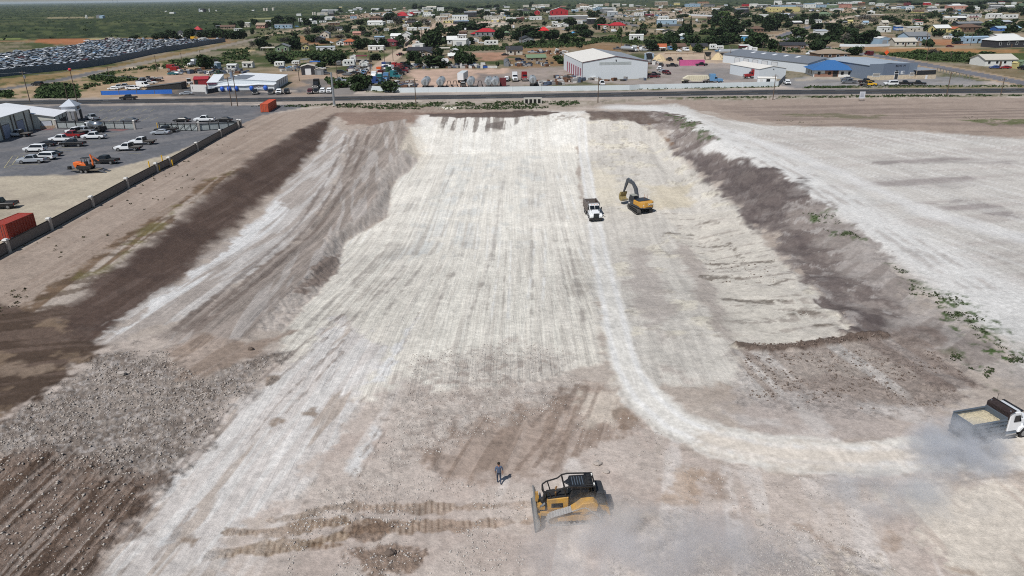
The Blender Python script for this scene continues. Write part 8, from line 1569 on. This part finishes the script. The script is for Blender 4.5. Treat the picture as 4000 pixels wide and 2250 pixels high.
mb = MB(); mb.add(vs, [(j*(nx+1)+i, j*(nx+1)+i+1, (j+1)*(nx+1)+i+1, (j+1)*(nx+1)+i) for j in range(ny) for i in range(nx)]); lo_ = mb.build('soil_load', mat((190, 178, 150), .95, 0, 'dirt', .25, scale=3), t)
MB().prism([(3.38, 2.1), (3.38, 2.75), (3.95, 2.95), (3.95, 2.85), (3.5, 2.65), (3.5, 2.1)], -1.1, 1.1).build('cab_shield', mat((44, 34, 34), .8, 0, 'rust'), t)
MB().box(3.9, 4.0, -1.12, 1.12, 2.84, 2.98).build('shield_rail', BLK, t)
mb = MB(); cab(mb, (3.75, 5.25), (3.8, 4.85), .85, 2.62, 1.02, .95); mb.prism([(5.15, .85), (5.15, 1.8), (6.5, 1.6), (6.75, 1.35), (6.75, .8)], -.8, .8)
for s in (-1, 1): mb.prism([(4.75, .7), (4.9, 1.15), (5.3, 1.3), (5.9, 1.25), (6.3, .9), (6.3, .6), (6.15, .6), (5.9, 1.0), (5.3, 1.05), (5.0, .7)], s*.9-.25, s*.9+.25)
mb.build('cab', WHITE, t, .05); MB().box(4.0, 4.75, -.85, .85, 2.63, 2.70).build('cab_roof', mat((196, 200, 204), .5), t); MB().add([(5.24, -.88, 1.86), (5.24, .88, 1.86), (4.9, .86, 2.52), (4.9, -.86, 2.52)], [(0, 1, 2, 3)]).build('windshield', GLASS, t); MB().box(4.75, 5.0, -.95, .95, 2.62, 2.72).build('sun_visor', BLK, t)
for s in (-1, 1): MB().prism([(4.2, 1.75), (4.2, 2.35), (4.7, 2.35), (4.95, 1.75)], s*1.03-.015, s*1.03+.015).build('side_window', GLASS, t); MB().box(5.15, 5.25, s*1.25-.1, s*1.25+.1, 1.5, 2.15).build('mirror', BLK, t); MB().cyl((3.5, s*.95, .68), (4.6, s*.95, .68), .24, .24, 12).build('fuel_tank', CHROME, t); MB().box(4.0, 4.9, s*1.02-.12, s*1.02+.12, .35, .45).build('step', STEEL, t); MB().cyl((3.62, s*.95, 1), (3.62, s*.95, 2.9), .07, .07, 8).build('exhaust_stack', CHROME, t)
MB().cyl((4.15, .9, 2.7), (4.15, .9, 3.5), .015, .015, 4).build('antenna', BLK, t); MB().box(.2, 6.5, -.4, .4, .55, .9).build('chassis', DARK, t); MB().box(-.1, .1, -1.1, 1.1, .75, .95).build('rear_bumper', STEEL, t)
wheels(t, (.85, 5.55), 1.1, .48, .5); wheels(t, (1.95,), 1.1, .48, .5); t.scale = (sc_, sc_, sc_)
# ------------------------------------------------------------------ person
def skin_body(name, joints, bones, rad, mats, pick, parent, sub=2):
    me = bpy.data.meshes.new(name); ks = list(joints); me.from_pydata([joints[k] for k in ks], [(ks.index(a), ks.index(b)) for a, b in bones], []); me.update()
    o = bpy.data.objects.new(name, me); COL.objects.link(o); md = o.modifiers.new('skin', 'SKIN'); ss = o.modifiers.new('sub', 'SUBSURF'); ss.levels = sub
    for i, k in enumerate(ks):
        q = rad[k]; me.skin_vertices[0].data[i].radius = q if isinstance(q, tuple) else (q, q)
    me.skin_vertices[0].data[0].use_root = True
    dg = bpy.context.evaluated_depsgraph_get(); m2 = bpy.data.meshes.new_from_object(o.evaluated_get(dg)); bpy.data.objects.remove(o)
    m2.materials.clear()
    for m in mats: m2.materials.append(m)
    for p in m2.polygons: p.material_index = pick(p.center); p.use_smooth = True
    return put(name, m2, parent)
c = gp(1950, 1889); c[2] = hgt(c[0], c[1]); t = thing('person', 'person', c, math.radians(8), 'person in a grey-blue shirt and jeans walking away, left of the bulldozer')
J = {'pel': (0, 0, .98), 'wst': (0, .01, 1.12), 'chs': (0, .02, 1.36), 'nck': (0, .03, 1.54), 'hd0': (0, .05, 1.62), 'hd1': (0, .06, 1.74), 'shl': (-.2, .02, 1.47), 'ell': (-.27, -.03, 1.2), 'wrl': (-.27, .08, .96), 'hnl': (-.265, .12, .87), 'shr': (.2, .02, 1.47), 'elr': (.28, .0, 1.2), 'wrr': (.29, .03, .94), 'hnr': (.29, .05, .85),
     'hpl': (-.1, 0, .93), 'knl': (-.11, .14, .5), 'anl': (-.1, .1, .09), 'tol': (-.1, .27, .04), 'hpr': (.1, 0, .93), 'knr': (.1, .0, .5), 'anr': (.1, -.2, .1), 'tor': (.1, -.06, .04)}
BN = [('pel', 'wst'), ('wst', 'chs'), ('chs', 'nck'), ('nck', 'hd0'), ('hd0', 'hd1'), ('chs', 'shl'), ('shl', 'ell'), ('ell', 'wrl'), ('wrl', 'hnl'), ('chs', 'shr'), ('shr', 'elr'), ('elr', 'wrr'), ('wrr', 'hnr'), ('pel', 'hpl'), ('hpl', 'knl'), ('knl', 'anl'), ('anl', 'tol'), ('pel', 'hpr'), ('hpr', 'knr'), ('knr', 'anr'), ('anr', 'tor')]
RD = {'pel': (.16, .12), 'wst': (.155, .115), 'chs': (.18, .125), 'nck': .06, 'hd0': (.085, .095), 'hd1': (.085, .1), 'shl': .07, 'ell': .048, 'wrl': .033, 'hnl': (.03, .042), 'shr': .07, 'elr': .048, 'wrr': .033, 'hnr': (.03, .042), 'hpl': .095, 'knl': .066, 'anl': .045, 'tol': .045, 'hpr': .095, 'knr': .066, 'anr': .045, 'tor': .045}
for s, w_ in (('l', -1), ('r', 1)):
    hx, hy, hz_ = J['hn'+s]
    for i, (dy, L) in enumerate(((.03, .07), (.012, .08), (-.008, .076), (-.026, .06))):
        J['f%d%s' % (i, s)] = (hx, hy+dy, hz_-.05); J['g%d%s' % (i, s)] = (hx-w_*.02, hy+dy, hz_-.05-L); BN += [('hn'+s, 'f%d%s' % (i, s)), ('f%d%s' % (i, s), 'g%d%s' % (i, s))]; RD['f%d%s' % (i, s)] = .010; RD['g%d%s' % (i, s)] = .008
    J['th'+s] = (hx-w_*.015, hy+.055, hz_-.03); BN.append(('hn'+s, 'th'+s)); RD['th'+s] = .010
SHIRT, JEAN, SKIN, BOOT = mat((74, 88, 112), .85, 0, 'cloth', .15), mat((52, 64, 84), .9, 0, 'cloth', .15), mat((150, 106, 84), .6, 0, 'skin', .05), mat((46, 38, 32), .8, 0, 'leather')
def pick(p):
    if p.z < .1: return 3
    if abs(p.x) > .2 and p.z < 1.16 or p.z > 1.53: return 2
    return 0 if p.z > 1.0 else 1
bd = skin_body('body', J, BN, RD, [SHIRT, JEAN, SKIN, BOOT], pick, t)
MB().ell((0, .045, 1.755), (.105, .115, .105), 12, 8).build('hair', mat((24, 20, 18), .9, 0, 'hair'), t, 0, True)
mb = MB(); mb.prism([(.12, 1.66), (.175, 1.655), (.165, 1.63), (.12, 1.63)], -.018, .018, 0, 'x'); o = mb.build('nose', SKIN, t)
for s in (-1, 1): MB().ell((s*.098, .05, 1.68), (.015, .03, .035), 6, 5).build('ear', SKIN, t); MB().ell((s*.035, .155, 1.69), (.014, .008, .008), 6, 4).build('eye', DARK, t)
MB().box(-.028, .028, .155, .165, 1.597, 1.606).build('mouth', mat((120, 70, 62), .6), t)
mb = MB(); mb.box(-.175, .175, -.115, .135, .98, 1.04); mb.build('belt', BOOT, t, .03)
# ------------------------------------------------------------------ dust raised by the machines
def dust(name, label, loc, r, dens, scale, seed, rz=0, col=(.93, .92, .92)):
    mb = MB().ell((0, 0, 0), (1, 1, 1), 20, 12); rr = np.random.RandomState(seed); o = mb.build(name, [], None)
    m = bpy.data.materials.new('dust'); m.use_nodes = True; nt = m.node_tree; nt.nodes.remove(nt.nodes['Principled BSDF']); L = nt.links.new; out = nt.nodes['Material Output']
    v = N(nt, 'ShaderNodeVolumePrincipled'); v.inputs['Color'].default_value = (*col, 1); v.inputs['Anisotropy'].default_value = 0.0
    tc = N(nt, 'ShaderNodeTexCoord'); g = N(nt, 'ShaderNodeNewGeometry'); n = N(nt, 'ShaderNodeTexNoise', Scale=scale, Detail=4.0, Roughness=.6); L(g.outputs['Position'], n.inputs['Vector'])
    ln_ = N(nt, 'ShaderNodeVectorMath', operation='LENGTH'); L(tc.outputs['Object'], ln_.inputs[0])
    f_ = N(nt, 'ShaderNodeMapRange'); f_.inputs['From Min'].default_value = 1.0; f_.inputs['From Max'].default_value = .25; L(ln_.outputs['Value'], f_.inputs['Value'])
    k = N(nt, 'ShaderNodeMapRange'); k.inputs['From Min'].default_value = .38; k.inputs['From Max'].default_value = .68; L(n.outputs['Fac'], k.inputs['Value'])
    p_ = N(nt, 'ShaderNodeMath', operation='MULTIPLY'); L(f_.outputs['Result'], p_.inputs[0]); L(k.outputs['Result'], p_.inputs[1]); q = N(nt, 'ShaderNodeMath', operation='MULTIPLY'); q.inputs[1].default_value = dens; L(p_.outputs[0], q.inputs[0]); L(q.outputs[0], v.inputs['Density']); L(v.outputs['Volume'], out.inputs['Volume'])
    o.data.materials.append(m); o.location = tuple(loc); o.scale = r; o.rotation_euler = (0, 0, rz); tag(o, 'dust', label, kind='stuff'); return o
p = gp(3740, 1790); dust('dust_cloud', 'grey dust cloud billowing behind the loaded dump truck', (p[0], p[1], .7), (5.0, 3.8, 2.3), 1.8, .75, 1, .35, (.74, .755, .79))
p = gp(2310, 2060); dust('dust_haze', 'pale dust swirling round the tracks of the bulldozer', (p[0]+.6, p[1]-.2, .6), (5.2, 3.2, 1.9), 1.1, .45, 2, 0, (.92, .89, .86))
p = gp(2560, 2180); dust('drifting_dust', 'thin grey dust drifting low over the bottom right of the foreground', (p[0], p[1], .7), (11.0, 4.6, 1.8), .9, .4, 3, 0, (.86, .84, .84))
p = gp(3500, 1960); dust('dust_trail', 'thin dust trail over the stony ground below the loaded dump truck', (p[0], p[1], .6), (7.0, 3.8, 1.6), .7, .4, 4, 0, (.84, .85, .87))
# ------------------------------------------------------------------ air
mb = MB().box(-30000, 30000, -300, 70000, -14, 75); hz_o = mb.build('haze', [], None); hz_o['kind'] = 'stuff'; hz_o['label'] = 'thin bluish haze over the far plain'; hz_o['category'] = 'haze'
m = bpy.data.materials.new('haze'); m.use_nodes = True; nt = m.node_tree; nt.nodes.remove(nt.nodes['Principled BSDF']); v = N(nt, 'ShaderNodeVolumePrincipled'); v.inputs['Color'].default_value = (.72, .82, .95, 1); v.inputs['Density'].default_value = 0.000028; nt.links.new(v.outputs['Volume'], nt.nodes['Material Output'].inputs['Volume']); hz_o.data.materials.append(m)
# ------------------------------------------------------------------ labels: look plus the place among the landmarks, made unique
ORD = ['', 'second', 'third', 'fourth', 'fifth', 'sixth', 'seventh', 'eighth', 'ninth', 'tenth', 'eleventh', 'twelfth', 'thirteenth', 'fourteenth', 'fifteenth', 'sixteenth', 'seventeenth', 'eighteenth', 'nineteenth', 'twentieth', 'twenty-first', 'twenty-second', 'twenty-third', 'twenty-fourth', 'twenty-fifth']
def reln(dx, dy):
    d = math.hypot(dx, dy); far_ = 'just ' if d < 28 else ('far ' if d > 190 else '')
    if abs(dx) > abs(dy)*.75: return far_+('left of' if dx < 0 else 'right of')
    return far_+('behind' if dy > 0 else 'in front of')
bpy.context.view_layer.update()
bag = {}
for o, look in THINGS:
    if not look: continue
    x, y = o.location.x, o.location.y
    best = sorted((math.hypot(x-lx, (y-ly)*.7)+(8 if math.hypot(x-lx, y-ly) < 3 else 0), ph, lx, ly) for ph, lx, ly in LAND)
    dx, dy = x-best[0][2], y-best[0][3]
    bag.setdefault('%s %s %s' % (look, reln(dx, dy), best[0][1]), []).append((project((x, y, 0))[0], o))
for lab, L in bag.items():
    L.sort(key=lambda q: q[0]); lab = lab.replace('just ', '') if len(lab.split()) > 12 else lab; n = len(L); w = len(lab.split())
    for i, (px, o) in enumerate(L):
        if n == 1: o['label'] = lab; continue
        s = 'leftmost' if i == 0 else ('rightmost' if i == n-1 else ORD[min(i, 24)]+' from left')
        o['label'] = lab+', '+s
        if not o.get('group'): o['group'] = {'tree': 'trees around the town', 'house': 'houses of the town', 'building': 'buildings of the town', 'mobile home': 'mobile homes of the town', 'shed': 'sheds of the town', 'camper': 'campers of the town', 'carport': 'carports of the town', 'tank': 'round storage tanks'}.get(o['category'], o['category']+' repeats')
for o, look in THINGS:
    if len(o.get('label', '').split()) > 16: o['label'] = o['label'].replace('far in front of', 'before').replace('in front of', 'before').replace(' with its', ' with').replace('far ', ''); print('LONG', o['label'])
for o, look in THINGS:
    if o['category'] in ('tree', 'house', 'building', 'mobile home', 'shed', 'camper', 'carport') and not o.get('group') and look:
        o['group'] = {'tree': 'trees around the town', 'house': 'houses of the town', 'building': 'buildings of the town', 'mobile home': 'mobile homes of the town', 'shed': 'sheds of the town', 'camper': 'campers of the town', 'carport': 'carports of the town'}[o['category']]
